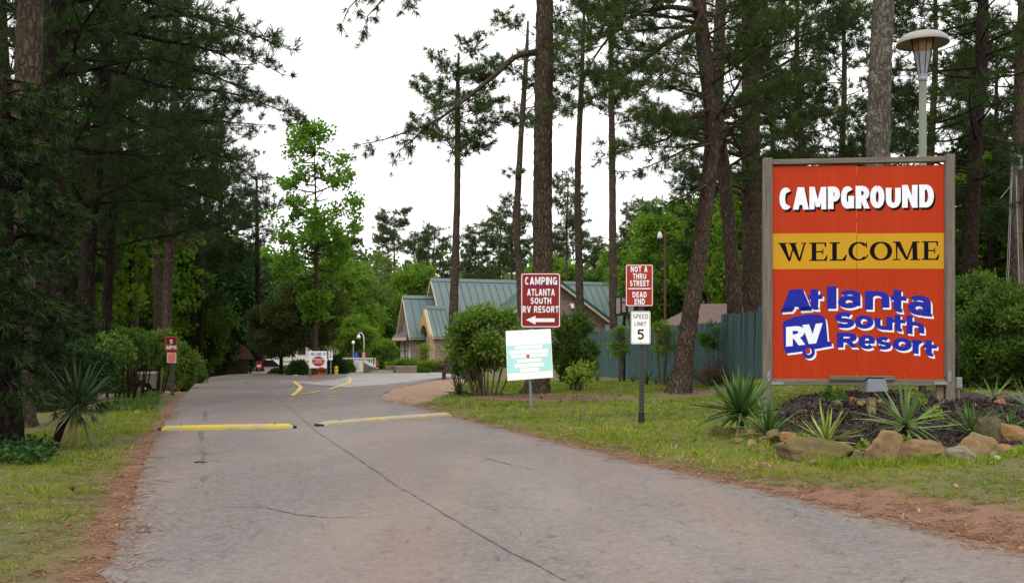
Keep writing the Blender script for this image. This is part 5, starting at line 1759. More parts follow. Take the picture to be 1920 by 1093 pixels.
# --- five-mile-per-hour sign on the left verge
FM = Plane(321, 24.5)
fm = empty('speed_sign', FM.loc, 0, 'small dark red five MPH sign with faded orange notice on the left verge', 'sign')
def zf(x, y):
    return (150 + x / 6.072, 600 + y / 6.072)
b = px_board(FM, 'speed_board', 309.4, 332, 631, 660, 'sign_maroon', fm, 0.8)
px_ring(FM, 'border', 309.4, 332, 631, 660, 0.4, 0.5, 'notice_orange', b, -0.003, 0.8)
for s, x0, x1, y0, y1 in (('5', 1022, 1055, 222, 270), ('MPH', 985, 1096, 287, 336)):
    a, c = zf(x0, y0), zf(x1, y1)
    print_mesh('lettering', px_text(s, a[0], c[0], a[1], c[1], 1.9, 1.7, 0.22), 'print_white', b, -0.003, FM.warp())
b = px_board(FM, 'notice', 313, 330.6, 661.5, 680, 'notice_cream', fm, 0.5)
px_poly(FM, 'orange_print', [zf(*p) for p in ((1004, 385), (1083, 385), (1083, 476), (1004, 476))], 'notice_orange', b, -0.003)
a = FM(322.5, 700)
MB().box(a[0] - 0.035, a[0] + 0.035, 0.006, 0.07, -0.05, FM(321, 634)[1]).build('post', 'post_metal', fm, bevel=0.004)

# --- welcome board on the island
WB = Plane(596, 41.5, radians(4), 0.0)
wb = empty('welcome_board', WB.loc, WB.a, 'square white welcome board with a red oval emblem on the mulched island', 'sign')
def zw(x, y):
    return (540 + x / 9.94, 620 + y / 9.94)
a, c = zw(395, 380), zw(720, 695)
b = px_board(WB, 'board', a[0], c[0], a[1], c[1], 'sign_white', wb, 0.3, 0.12)
t1, t2 = zw(430, 405), zw(700, 462)
print_mesh('lettering', px_text('WELCOME TO', t1[0], t2[0], t1[1], t2[1], 0.85, 0.8, 0.2, 0.5), 'print_blue', b, -0.004, WB.warp())
px_poly(WB, 'red_oval', [zw(565 + 116 * cos(t), 568 + 92 * sin(t)) for t in np.linspace(0, TAU, 31)[:-1]], 'flag_red', b, -0.004)
for s, x0, x1, y0, y1, w in (('Atlanta', 468, 662, 512, 548, 0.8), ('South', 510, 625, 553, 572, 0.55), ('RV Resort', 478, 655, 577, 606, 0.6)):
    t1, t2 = zw(x0, y0), zw(x1, y1)
    print_mesh('lettering', text_polys(s, t1[0], t2[0], -t2[1], -t2[1] + (t2[1] - t1[1]) * 0.74, w, w * 0.9, 0.15, 0.4), 'print_white', b, -0.007, WB.warp())
for k in range(24):
    t = TAU * k / 24
    if -2.6 < 0 or True:
        p = zw(565 + 142 * cos(t), 568 + 116 * sin(t))
        px_poly(WB, 'dot', [(p[0] + 0.32 * cos(q), p[1] + 0.32 * sin(q)) for q in np.linspace(0, TAU, 7)[:-1]], 'print_blue', b, -0.004)
for px in (580.6, 611.6):
    u = WB(px, 690)[0]
    MB().box(u - 0.045, u + 0.045, 0.0, 0.09, 0.0, WB(px, 690.2)[1]).build('post', 'grey_wood', wb)
IB = Plane(620, 42.3, radians(4), 0.0)
ib = empty('info_board', IB.loc, IB.a, 'narrow white notice with blue and orange stripes beside the welcome board', 'sign')
a, c = zw(757, 378), zw(832, 545)
b = px_board(IB, 'board', a[0], c[0], a[1], c[1], 'sign_white', ib, 0.2, 0.03)
for (y0, y1, m) in ((388, 412, 'print_blue'), (428, 455, 'notice_orange'), (472, 497, 'print_blue')):
    px_poly(IB, 'printed_stripe', [zw(775, y0), zw(815, y0), zw(815, y1), zw(775, y1)], m, b, -0.003)
MB().tube([(0, 0.06, 0), (0, 0.06, IB(620, 658)[1])], 0.035, 8).build('post', 'galvanised', ib)

# ------------------------------------------------------------------ the resort building
HX, HYY = X(818, 68), 68.0
house = empty('resort_building', (HX, HYY, -0.14), radians(20), 'brown brick building with steep green metal roofs and an arched stucco porch', 'building')

def roof_slope(parent, x0, x1, y_e, z_e, y_r, z_r, pw=0.5, mat='roof_green', axis='x'):
    """standing-seam panels from eave (y_e,z_e) to ridge (y_r,z_r), laid along x (or along y when axis='y')"""
    L = math.hypot(y_r - y_e, z_r - z_e)
    n = max(1, int(round((x1 - x0) / pw)))
    w = (x1 - x0) / n
    dy, dz = (y_r - y_e) / L, (z_r - z_e) / L
    ny, nz = -dz * (1 if y_r > y_e else -1), abs(dy)
    ny = -abs(dz) if y_r > y_e else abs(dz)
    mb = MB()
    def P(u, v, h):
        a, b, c = u, y_e + dy * v + ny * h, z_e + dz * v + nz * h
        return (a, b, c) if axis == 'x' else (b, a, c)
    def bx(u0, u1, v0, v1, h0, h1):
        mb.add([P(u0, v0, h0), P(u1, v0, h0), P(u1, v1, h0), P(u0, v1, h0), P(u0, v0, h1), P(u1, v0, h1), P(u1, v1, h1), P(u0, v1, h1)], [(3, 2, 1, 0), (4, 5, 6, 7), (0, 1, 5, 4), (1, 2, 6, 5), (2, 3, 7, 6), (3, 0, 4, 7)])
    bx(0.0, w - 0.045, 0, L, 0.0, 0.02)
    first = mb.build('roof_panel', mat, parent)
    sm = MB()
    mb = sm
    bx(w - 0.043, w - 0.002, 0, L, 0.0, 0.055)
    seam = sm.build('seam', 'roof_trim_green', first)
    off = (lambda k: (x0 + k * w, 0, 0)) if axis == 'x' else (lambda k: (0, x0 + k * w, 0))
    first.location = off(0)
    for k in range(1, n):
        c = first.copy(); COL.objects.link(c); c.parent = parent; c.location = off(k)
        d = seam.copy(); COL.objects.link(d); d.parent = c


def gable_block(x0, x1, yc, hw, ze, zr, name_wall, over=0.35, wall='brick', face='stucco', pw=0.5, front_open=None, back=True):
    """block with ridge along x; gable end at x0; walls up to eave, gable triangle above"""
    prof = [(yc - hw, 0.0), (yc + hw, 0.0), (yc + hw, ze), (yc, zr), (yc - hw, ze)]
    MB().prism(prof, x0, x1, 'x').build(name_wall, wall, house)
    oh = over
    sl = (zr - ze) / hw
    roof = MB()
    for s in (-1, 1):
        ye, z_e = yc + s * (hw + oh), ze - sl * oh
        roof.add([(x0 - oh, ye, z_e + 0.06), (x1, ye, z_e + 0.06), (x1, yc, zr + 0.06), (x0 - oh, yc, zr + 0.06), (x0 - oh, ye, z_e - 0.06), (x1, ye, z_e - 0.06), (x1, yc, zr - 0.04), (x0 - oh, yc, zr - 0.04)],
                 [(0, 1, 2, 3), (7, 6, 5, 4), (0, 4, 5, 1), (1, 5, 6, 2), (2, 6, 7, 3), (3, 7, 4, 0)])
    deck = roof.build('roof_deck', 'trim_cream', house)
    roof_slope(deck, x0 - oh - 0.02, x1, yc - hw - oh - 0.03, ze - sl * (oh + 0.03) + 0.075, yc, zr + 0.075, pw)
    if back:
        roof_slope(deck, x0 - oh - 0.02, x1, yc + hw + oh + 0.03, ze - sl * (oh + 0.03) + 0.075, yc, zr + 0.075, pw)
    MB().prism([(yc - 0.16, zr - 0.02), (yc, zr + 0.20), (yc + 0.16, zr - 0.02), (yc, zr + 0.09)], x0 - oh - 0.05, x1, 'x').build('ridge_cap', 'roof_green', deck)
    vb = MB()
    for s in (-1, 1):
        ye, z_e = yc + s * (hw + oh), ze - sl * oh
        vb.add([(x0 - oh - 0.055, ye, z_e - 0.10), (x0 - oh - 0.055, yc, zr - 0.08), (x0 - oh - 0.055, yc, zr + 0.08), (x0 - oh - 0.055, ye, z_e + 0.08), (x0 - oh - 0.005, ye, z_e - 0.10), (x0 - oh - 0.005, yc, zr - 0.08), (x0 - oh - 0.005, yc, zr + 0.08), (x0 - oh - 0.005, ye, z_e + 0.08)],
               [(0, 1, 2, 3), (7, 6, 5, 4), (0, 4, 5, 1), (1, 5, 6, 2), (2, 6, 7, 3), (3, 7, 4, 0)])
    vb.build('verge_board', 'trim_cream', deck)
    return deck

gable_block(0.0, 13.0, 0.0, 2.9, 2.35, 5.77, 'main_wall')
gable_block(-1.9, -0.01, 0.45, 1.6, 2.3, 4.62, 'bay_wall', 0.25)
# porch with an arched opening facing the drive
pdeck = gable_block(-1.05, -0.02, -2.0, 1.5, 2.15, 3.85, 'porch_core', 0.16, 'brick', pw=0.34)
PY, PR = -2.0, 0.95
ar = [(PY - 1.5, 0.0), (PY - PR, 0.0)] + [(PY + PR * cos(radians(a)), 1.75 + 1.05 * sin(radians(a))) for a in np.linspace(180, 0, 15)] + [(PY + PR, 0.0), (PY + 1.5, 0.0), (PY + 1.5, 2.16), (PY, 3.80), (PY - 1.5, 2.16)]
MB().prism(ar, -1.42, -1.06, 'x').build('arch', 'stucco', house)
MB().prism([(PY - 0.93, 0.02), (PY + 0.93, 0.02)] + [(PY + 0.93 * cos(radians(a)), 1.75 + 1.0 * sin(radians(a))) for a in np.linspace(0, 180, 13)], -1.058, -1.052, 'x').build('doorway', 'brown_wood', house)
MB().box(-1.075, -1.06, PY - 0.45, PY + 0.45, 0.05, 2.0).build('door', 'glass', house)
for y in (PY - 1.22, PY + 1.22):
    MB().box(-1.50, -1.425, y - 0.26, y + 0.26, 0, 2.0).build('pier', 'brick', house)
# low skirt roofs
for (x0, x1, y0, y1, z0, z1) in ((-2.35, -1.92, -1.0, 2.6, 2.05, 2.5), ):
    MB().add([(x0, y0, z0), (x1, y0, z1), (x1, y1, z1), (x0, y1, z0), (x0, y0, z0 - 0.1), (x1, y0, z0 - 0.1), (x1, y1, z0 - 0.1), (x0, y1, z0 - 0.1)], [(0, 1, 2, 3), (7, 6, 5, 4), (0, 4, 5, 1), (1, 5, 6, 2), (2, 6, 7, 3), (3, 7, 4, 0)]).build('skirt_roof', 'shingle_grey', house)
    MB().box(x0 - 0.03, x0 + 0.05, y0 - 0.02, y1 + 0.02, z0 - 0.22, z0 - 0.02).build('gutter', 'trim_cream', house)
MB().add([(-0.1, -4.2, 2.0), (4.5, -4.2, 2.0), (4.5, -2.85, 2.55), (-0.1, -2.85, 2.55), (-0.1, -4.2, 1.9), (4.5, -4.2, 1.9), (4.5, -2.85, 2.2), (-0.1, -2.85, 2.2)], [(0, 1, 2, 3), (7, 6, 5, 4), (0, 4, 5, 1), (1, 5, 6, 2), (2, 6, 7, 3), (3, 7, 4, 0)]).build('skirt_roof', 'shingle_grey', house)
MB().box(-0.12, 4.52, -4.27, -4.2, 1.84, 2.02).build('gutter', 'trim_cream', house)
MB().box(0.2, 4.3, -3.9, -2.91, 0, 1.9).build('front_wall', 'brick', house)


def window(parent, c, w, h, facing, nx=2, nz=3, name='window'):
    """white framed window; facing '-x' or '-y'; c = centre of the bottom edge"""
    def T(u, d, z):      # u along wall, d out of wall
        return (c[0] - d, c[1] - u, c[2] + z) if facing == '-x' else (c[0] + u, c[1] - d, c[2] + z)
    def bx(mb, u0, u1, d0, d1, z0, z1):
        mb.add([T(u0, d0, z0), T(u1, d0, z0), T(u1, d1, z0), T(u0, d1, z0), T(u0, d0, z1), T(u1, d0, z1), T(u1, d1, z1), T(u0, d1, z1)], [(3, 2, 1, 0), (4, 5, 6, 7), (0, 1, 5, 4), (1, 2, 6, 5), (2, 3, 7, 6), (3, 0, 4, 7)])
    f = MB()
    t = 0.07
    bx(f, -w / 2, -w / 2 + t, 0.005, 0.07, 0, h); bx(f, w / 2 - t, w / 2, 0.005, 0.07, 0, h)
    bx(f, -w / 2 + t, w / 2 - t, 0.005, 0.07, 0, t); bx(f, -w / 2 + t, w / 2 - t, 0.005, 0.07, h - t, h)
    for i in range(1, nx):
        u = -w / 2 + w * i / nx
        bx(f, u - 0.02, u + 0.02, 0.02, 0.055, t, h - t)
    for j in range(1, nz):
        z = h * j / nz
        bx(f, -w / 2 + t, w / 2 - t, 0.02, 0.05 if j * 2 != nz else 0.06, z - 0.022, z + 0.022)
    o = f.build(name, 'trim_white', parent)
    for i in range(nx):
        for j in range(nz):
            g = MB()
            u0, u1 = -w / 2 + w * i / nx, -w / 2 + w * (i + 1) / nx
            bx(g, max(u0, -w / 2 + t) + 0.021, min(u1, w / 2 - t) - 0.021, 0.006, 0.018, h * j / nz + 0.03, h * (j + 1) / nz - 0.03)
            g.build('pane', 'glass', o)
    return o

window(house, (-1.9, 1.55, 0.55), 0.7, 1.4, '-x')
window(house, (-1.9, -0.15, 0.55), 0.85, 1.4, '-x', 2, 4)
window(house, (0.0, -0.2, 3.55), 0.28, 1.15, '-x', 1, 3)
window(house, (0.9, -3.9, 0.45), 0.8, 1.3, '-y')
window(house, (2.6, -3.9, 0.45), 0.8, 1.3, '-y')
# right wing: gable towards the road
WX0, WHW, WZE, WZR = 6.4, 3.6, 3.2, 5.64
MB().prism([(WX0 - WHW, 0), (WX0 + WHW, 0), (WX0 + WHW, WZE), (WX0, WZR), (WX0 - WHW, WZE)], -5.0, -0.5, 'y').build('wing_wall', 'brick', house)
wr = MB()
sl = (WZR - WZE) / WHW
for s in (-1, 1):
    xe, ze_ = WX0 + s * (WHW + 0.4), WZE - sl * 0.4
    wr.add([(xe, -5.4, ze_ + 0.06), (xe, 0, ze_ + 0.06), (WX0, 0, WZR + 0.06), (WX0, -5.4, WZR + 0.06), (xe, -5.4, ze_ - 0.06), (xe, 0, ze_ - 0.06), (WX0, 0, WZR - 0.04), (WX0, -5.4, WZR - 0.04)], [(0, 1, 2, 3), (7, 6, 5, 4), (0, 4, 5, 1), (1, 5, 6, 2), (2, 6, 7, 3), (3, 7, 4, 0)])
wdeck = wr.build('roof_deck', 'trim_cream', house)
for s in (-1, 1):
    roof_slope(wdeck, -5.42, 0.0, WX0 + s * (WHW + 0.43), WZE - sl * 0.43 + 0.075, WX0, WZR + 0.075, 0.5, axis='y')
vb = MB()
for s in (-1, 1):
    xe, ze_ = WX0 + s * (WHW + 0.42), WZE - sl * 0.42
    for (d0, d1, h0, h1) in ((-5.50, -5.43, -0.02, 0.16),):
        vb.add([(xe, d0, ze_ + h0), (WX0, d0, WZR + h0), (WX0, d0, WZR + h1), (xe, d0, ze_ + h1), (xe, d1, ze_ + h0), (WX0, d1, WZR + h0), (WX0, d1, WZR + h1), (xe, d1, ze_ + h1)], [(0, 1, 2, 3), (7, 6, 5, 4), (0, 4, 5, 1), (1, 5, 6, 2), (2, 6, 7, 3), (3, 7, 4, 0)])
vb.build('verge_trim', 'roof_trim_green', wdeck)
vb = MB()
for s in (-1, 1):
    xe, ze_ = WX0 + s * (WHW + 0.40), WZE - sl * 0.40
    vb.add([(xe, -5.47, ze_ - 0.2), (WX0, -5.47, WZR - 0.2), (WX0, -5.47, WZR - 0.03), (xe, -5.47, ze_ - 0.03), (xe, -5.41, ze_ - 0.2), (WX0, -5.41, WZR - 0.2), (WX0, -5.41, WZR - 0.03), (xe, -5.41, ze_ - 0.03)], [(0, 1, 2, 3), (7, 6, 5, 4), (0, 4, 5, 1), (1, 5, 6, 2), (2, 6, 7, 3), (3, 7, 4, 0)])
vb.build('verge_board', 'trim_cream', wdeck)
MB().box(WX0 + 1.05, WX0 + 1.3, -5.2, -5.01, 4.05, 4.2).lathe([(0.12, 0), (0.12, 0.14), (0.05, 0.2)], (WX0 + 1.18, -5.26, 3.88), 10).build('security_lamp', 'white_metal', house)

# ------------------------------------------------------------------ the blue-green board fence
def fence():
    A, B = np.array([3.0, 43.0]), np.array([6.85, 23.6])
    L = np.linalg.norm(B - A)
    d = (B - A) / L
    ang = math.atan2(d[1], d[0])
    t = empty('board_fence', (A[0], A[1], 0), ang, 'blue-green vertical board fence stepping along the back of the lawn', 'fence')
    pw, gap = 0.098, 0.006
    me = None
    n = int(L / (pw + gap))
    rg = np.random.default_rng(101)
    prof = [(-pw / 2, 0), (pw / 2, 0), (pw / 2, 1.80), (pw / 2 - 0.02, 1.83), (-pw / 2 + 0.02, 1.83), (-pw / 2, 1.80)]
    for k in range(n):
        u = (k + 0.5) * (pw + gap)
        p = A + d * u
        sec = int(u / 2.44)
        pc = A + d * min(L, (sec + 0.5) * 2.44)
        zb = float(hgt(*pc)) + 0.012 * rg.normal() + 0.03
        if me is None:
            o = MB().prism(prof, -0.01, 0.01, 'y').build('board', 'fence_teal', t)
            me = o.data
        else:
            o = link_mesh('board', me, None, t)
        o.location = (u, rg.normal(0, 0.004), zb)
        o.rotation_euler = (rg.normal(0, 0.008), rg.normal(0, 0.006), rg.normal(0, 0.03))
    for s in range(int(L / 2.44) + 1):
        u = min(L - 0.05, s * 2.44)
        p = A + d * u
        MB().box(u - 0.045, u + 0.045, 0.055, 0.145, -0.1, float(hgt(*p)) + 1.75).build('post', 'fence_teal', t)
        u1 = min(L, u + 2.44)
        pc = A + d * (u + u1) / 2
        for z in (0.35, 1.45):
            MB().box(u + 0.047, u1 - 0.047, 0.02, 0.055, float(hgt(*pc)) + z, float(hgt(*pc)) + z + 0.09).build('rail', 'fence_teal', t)
fence()

# shed roof beyond the fence
sx, sy = X(1335, 46), 46.0
sh = empty('shed', (sx, sy, 0.1), radians(-12), 'low shed with brown shingled hip roof showing above the blue fence', 'shed')
MB().box(-2.4, 2.6, -1.4, 1.6, 0, 1.85).build('wall', 'brown_wood', sh)
MB().add([(-2.9, -1.8, 1.8), (3.1, -1.8, 1.8), (3.1, 2.0, 1.8), (-2.9, 2.0, 1.8), (-0.6, 0.1, 3.05), (1.6, 0.1, 3.05)], [(0, 1, 5, 4), (1, 2, 5), (2, 3, 4, 5), (3, 0, 4), (3, 2, 1, 0)]).build('roof', 'shingle_brown', sh)
MB().box(-2.92, 3.12, -1.83, -1.77, 1.70, 1.82).build('fascia', 'brown_wood', sh)

# basketball backboard
bk = empty('basketball_hoop', at_px(1171, 34), 0, 'black-framed basketball backboard with pale panels behind the dead end sign', 'basketball hoop')
PB = Plane(1171, 34)
a, c = PB(1152, 592), PB(1191, 555.5)
MB().box(a[0], c[0], 0.0, 0.04, a[1], c[1]).build('backboard', 'black_metal', bk, bevel=0.01)
for (x0, x1, y0, y1) in ((1155.5, 1163, 559, 588), (1166.5, 1175, 559, 566), (1166.5, 1173, 569, 586), (1178, 1188, 559, 588)):
    p, q = PB(x0, y1), PB(x1, y0)
    MB().box(p[0], q[0], -0.006, -0.001, p[1], q[1]).build('pale_panel', 'planter_grey', bk)
MB().tube([(0.02, 0.35, -0.05), (0.02, 0.35, 1.9), (0.02, 0.05, a[1] + 0.3)], 0.05, 8).build('pole', 'black_metal', bk)
MB().tube([(0.2 * cos(t), -0.3 + 0.2 * sin(t), a[1] + 0.1) for t in np.linspace(0, TAU, 17)], 0.012, 6).build('rim', 'black_metal', bk)

# ------------------------------------------------------------------ lamps and poles
lx, ly = X(1730, 16.2), 16.2
lp = empty('garden_lamp', (lx, ly, gz(lx, ly)), 0, 'tall mushroom-capped garden lamp on a lichen-stained post behind the billboard', 'street lamp')
zt = lambda py: Zh(py, ly) - gz(lx, ly)
MB().lathe([(0.062, -0.05), (0.060, 1.5), (0.056, zt(152))], (0, 0, 0), 16).build('post', 'lamp_post', lp, smooth=True)
MB().lathe([(0.066, zt(152)), (0.072, zt(149)), (0.066, zt(145)), (0.070, zt(143)), (0.070, zt(141))], (0, 0, 0), 16).build('collar', 'lamp_grey', lp)
MB().lathe([(0.075, zt(141)), (0.135, zt(100))], (0, 0, 0), 8).build('lower_body', 'lamp_grey', lp)
MB().lathe([(0.134, zt(99.8)), (0.178, zt(72)), (0.18, zt(68))], (0, 0, 0), 8).build('amber_lens', 'lamp_amber', lp)
for k in range(8):
    a = TAU * k / 8
    MB().tube([(0.078 * cos(a), 0.078 * sin(a), zt(140)), (0.183 * cos(a), 0.183 * sin(a), zt(72))], 0.007, 5).build('rib', 'black_metal', lp)
MB().lathe([(0.19, zt(70)), (0.34, zt(76)), (0.398, zt(84)), (0.402, zt(83)), (0.375, zt(74)), (0.30, zt(67)), (0.18, zt(62.5)), (0.05, zt(61))], (0, 0, 0), 32).build('hat', 'lamp_hat', lp, smooth=True)

rp = empty('area_lamp', at_px(1247, 47), 0, 'thin rusty lamp pole with a small white lamp above the fence', 'street lamp')
zq = lambda py: Zh(py, 47)
MB().tube([(0, 0, -0.05), (0, 0, zq(445))], 0.055, 8).build('pole', 'rust_metal', rp)
MB().tube([(0, 0, zq(447)), (-0.1, 0, zq(443)), (-0.22, 0, zq(447))], 0.025, 6).build('arm', 'rust_metal', rp)
MB().lathe([(0.05, zq(460)), (0.12, zq(459)), (0.13, zq(455)), (0.06, zq(448)), (0.03, zq(447))], (-0.24, 0, 0), 12).build('lamp_head', 'white_metal', rp)

up = empty('utility_pole', at_px(1913, 29), 0, 'leaning brown utility pole with pale guy wires at the right edge', 'utility pole')
b0 = np.array(up.location)
pt = lambda px, py, Y: tuple(np.array(W(px, py, Y)) - b0)
MB().tube([(0.05, 0, -0.1), pt(1918, 600, 29), pt(1908, 430, 29), pt(1898, 275, 29)], [0.115, 0.11, 0.10, 0.085], 10).build('pole', 'bark_smooth', up)
for (p, q, r) in (((1897, 300, 28.9), (1884, 600, 28), 0.008), ((1899, 300, 28.9), (1888, 600, 28), 0.008), ((1905, 330, 28.85), (1916, 720, 28.7), 0.014), ((1898, 345, 28.9), (1876, 372, 28.6), 0.008)):
    p2 = pt(*q)
    if q[1] == 600:
        p1 = np.array(pt(*p)); p2v = np.array(p2)
        p2 = tuple(p1 + (p2v - p1) * ((p1[2] + 0.05) / (p1[2] - p2v[2])))
    MB().tube([pt(*p), p2], r, 5).build('guy_wire', 'galvanised', up)
MB().lathe([(0.07, 0), (0.08, 0.05), (0.08, 0.35), (0.05, 0.42)], pt(1911, 318, 28.9), 10).build('transformer', 'galvanised', up)

def globe_lamp(px, Y, ytop, label, arm):
    t = empty('globe_lamp', at_px(px, Y), 0, label, 'street lamp')
    z = Zh(ytop, Y) - gz(X(px, Y), Y)
    if arm:
        MB().tube([(0, 0, -0.05), (0, 0, z - 0.3), (-0.06, 0, z - 0.08), (-0.14, 0, z), (-0.24, 0, z - 0.03), (-0.28, 0, z - 0.10)], 0.028, 8).build('pole', 'white_metal', t)
        c = (-0.29, 0, z - 0.34)
    else:
        MB().tube([(0, 0, -0.05), (0, 0, z - 0.3)], 0.04, 8).build('pole', 'lamp_grey', t)
        c = (0, 0, z - 0.29)
    MB().lathe([(0.02, 0.0), (0.075, 0.02), (0.105, 0.08), (0.105, 0.13), (0.075, 0.19), (0.04, 0.22), (0.02, 0.24)], c, 14).build('globe', 'sign_white', t, smooth=True)
    return t
gla = globe_lamp(682.5, 56, 624, 'white curved street lamp with a globe and red sign by the pool', True)
pgl = Plane(682.5, 56)
a, c = pgl(678, 672), pgl(687, 660)
s_ = MB().box(a[0], c[0], -0.07, -0.055, a[1], c[1]).build('red_sign', 'flag_red', gla, bevel=0.004)
for k in range(3):
    z = a[1] + 0.08 + k * 0.09
    MB().box(a[0] + 0.06, c[0] - 0.06, -0.075, -0.071, z, z + 0.045).build('white_line', 'print_white', s_)
globe_lamp(662.5, 62, 637, 'small straight lamp with round head behind the blue parasol', False)

# ------------------------------------------------------------------ pool, parasol, planters in front of the building
pw_ = empty('pool_fence', at_px(664, 52.5), radians(6), 'low white fence and wall round the pool under the blue parasol', 'fence')
MB().box(-1.9, 1.1, 0, 0.06, 0, 0.52).build('lower_wall', 'trim_white', pw_)
MB().box(-1.9, 1.1, -0.02, 0.08, 0.74, 0.80).build('top_rail', 'trim_white', pw_)
MB().box(-1.9, 1.1, -0.01, 0.07, 0.53, 0.57).build('mid_rail', 'trim_white', pw_)
for k in range(25):
    u = -1.88 + k * 0.122
    MB().box(u, u + 0.05, 0.01, 0.05, 0.572, 0.738).build('picket', 'trim_white', pw_)
gt = empty('pool_gate', at_px(676, 50.5), radians(-30), 'tall white slatted pool gate beside the brick ramp', 'gate')
for k in range(9):
    MB().box(-0.55 + k * 0.12, -0.55 + k * 0.12 + 0.07, 0, 0.03, 0.04, 1.0).build('slat', 'trim_white', gt)
gt.scale = (0.8, 0.8, 0.62)
MB().box(-0.6, 0.56, 0.032, 0.07, 0.12, 0.2).box(-0.6, 0.56, 0.032, 0.07, 0.85, 0.93).build('frame', 'trim_white', gt)

pu = empty('parasol', at_px(668, 61.5), 0, 'closed bright blue parasol beside the pool', 'parasol')
zz = lambda py: Zh(py, 61.5)
MB().tube([(0, 0, 0), (0, 0, zz(648))], 0.025, 8).build('pole', 'white_metal', pu)
fold = MB()
n, rings = 16, [(0.24, zz(670)), (0.22, zz(666)), (0.15, zz(659)), (0.09, zz(653)), (0.03, zz(648))]
vs, fs = [], []
for r, z in rings:
    for k in range(n):
        rr = r * (1.0 if k % 2 else 0.72)
        vs.append((rr * cos(TAU * k / n), rr * sin(TAU * k / n), z))
for i in range(len(rings) - 1):
    for k in range(n):
        fs.append((i * n + k, i * n + (k + 1) % n, (i + 1) * n + (k + 1) % n, (i + 1) * n + k))
fs.append(tuple(range((len(rings) - 1) * n, len(rings) * n)))
fold.add(vs, fs).build('canopy', 'blue_cloth', pu)

rw = empty('ramp_wall', at_px(688, 47.5), radians(-10), 'brown brick ramp wall with sloping top beside the pool gate', 'wall')
MB().prism([(-0.35, 0), (1.1, 0), (1.1, 0.28), (0.3, 0.42), (-0.35, 0.66)], 0, 0.22, 'y').build('wall', 'brick', rw)
MB().prism([(-0.38, 0.665), (0.3, 0.425), (1.12, 0.285), (1.12, 0.33), (0.3, 0.475), (-0.38, 0.715)], -0.03, 0.25, 'y').build('coping', 'concrete', rw)
rw.scale = (0.5, 0.5, 0.72)
pl2 = empty('brick_planter', at_px(759, 47), radians(10), 'low brown brick planter full of ornamental grass in front of the porch', 'planter')
MB().box(-0.75, 1.0, 0, 0.2, 0, 0.42).box(-0.75, -0.55, 0.2, 1.5, 0, 0.42).box(0.8, 1.0, 0.2, 1.5, 0, 0.42).build('wall', 'brick', pl2)
MB().box(-0.78, 1.03, -0.03, 0.23, 0.425, 0.47).build('coping', 'concrete', pl2)
pl2.scale = (0.55, 0.55, 0.75)
pl3 = empty('brick_planter', at_px(731, 48), radians(10), 'small brown brick planter between the ramp wall and the porch planter', 'planter')
MB().box(-0.35, 0.5, 0, 0.2, 0, 0.40).box(-0.35, -0.2, 0.2, 1.0, 0, 0.40).build('wall', 'brick', pl3)
MB().box(-0.38, 0.53, -0.03, 0.23, 0.405, 0.45).build('coping', 'concrete', pl3)
pl3.scale = (0.55, 0.55, 0.75)
hr = empty('handrail', at_px(728, 52), radians(8), 'black metal handrail climbing to the porch', 'handrail')
MB().tube([(-1.0, 0, 0.75), (0.2, 0, 1.15), (1.3, 0, 1.2)], 0.022, 6).build('top_rail', 'black_metal', hr)
MB().tube([(-1.0, 0, 0.45), (0.2, 0, 0.80), (1.3, 0, 0.85)], 0.018, 6).build('lower_rail', 'black_metal', hr)
for u, z in ((-1.0, 0.76), (-0.4, 0.96), (0.2, 1.16), (0.75, 1.18), (1.3, 1.21)):
    MB().tube([(u, 0.03, 0), (u, 0.03, z)], 0.022, 6).build('baluster', 'black_metal', hr)
hr.scale = (0.75, 0.75, 0.85)
cn = empty('traffic_cone', at_px(707.5, 48.5, 0.34), 0, 'small orange traffic cone by the ramp wall', 'cone')
MB().box(-0.14, 0.14, -0.14, 0.14, 0, 0.03).build('base', 'cone_orange', cn)
MB().lathe([(0.11, 0.03), (0.03, 0.40), (0.02, 0.42)], (0, 0, 0), 12).build('cone_body', 'cone_orange', cn)
cn.scale = (0.55, 0.55, 0.55)
stp = MB().box(-1.2, 1.0, -0.3, 0.9, 0, 0.07).box(-0.9, 1.0, 0.0, 0.9, 0.07, 0.15)
st = stp.build('walkway', 'concrete')
st.location = at_px(717, 47.2, 0.02)
st.scale = (0.5, 0.5, 0.6)
tag(st, 'pale concrete step between the ramp wall and the planters', 'step')

# flag pole
fp = empty('flag_pole', at_px(548.5, 47), 0, 'thin white flagpole with a limp striped flag left of the welcome board', 'flagpole')
zz = lambda py: Zh(py, 47)
MB().tube([(0, 0, 0), (0, 0, zz(585))], 0.03, 8).build('pole', 'white_metal', fp)
for k in range(7):
    MB().prism([(0.035 + 0.035 * k, zz(637) + 0.04 * k), (0.068 + 0.035 * k, zz(637) + 0.03 + 0.04 * k), (0.055 + 0.03 * k, zz(609) - 0.03 * k), (0.03 + 0.03 * k, zz(609) - 0.02 * k)], -0.02 + 0.035 * (k % 2), 0.0 + 0.035 * (k % 2), 'y').build('flag_fold', 'flag_red' if k % 2 == 0 else 'print_white', fp)
MB().prism([(0.03, zz(609)), (0.2, zz(611)), (0.18, zz(602)), (0.03, zz(600))], -0.02, 0.0, 'y').build('flag_canton', 'flag_blue', fp)
MB().lathe([(0.02, 0), (0.05, 0.04), (0.05, 0.08), (0.02, 0.12)], (0, 0, zz(585)), 8).build('finial', 'yellow_plastic', fp)

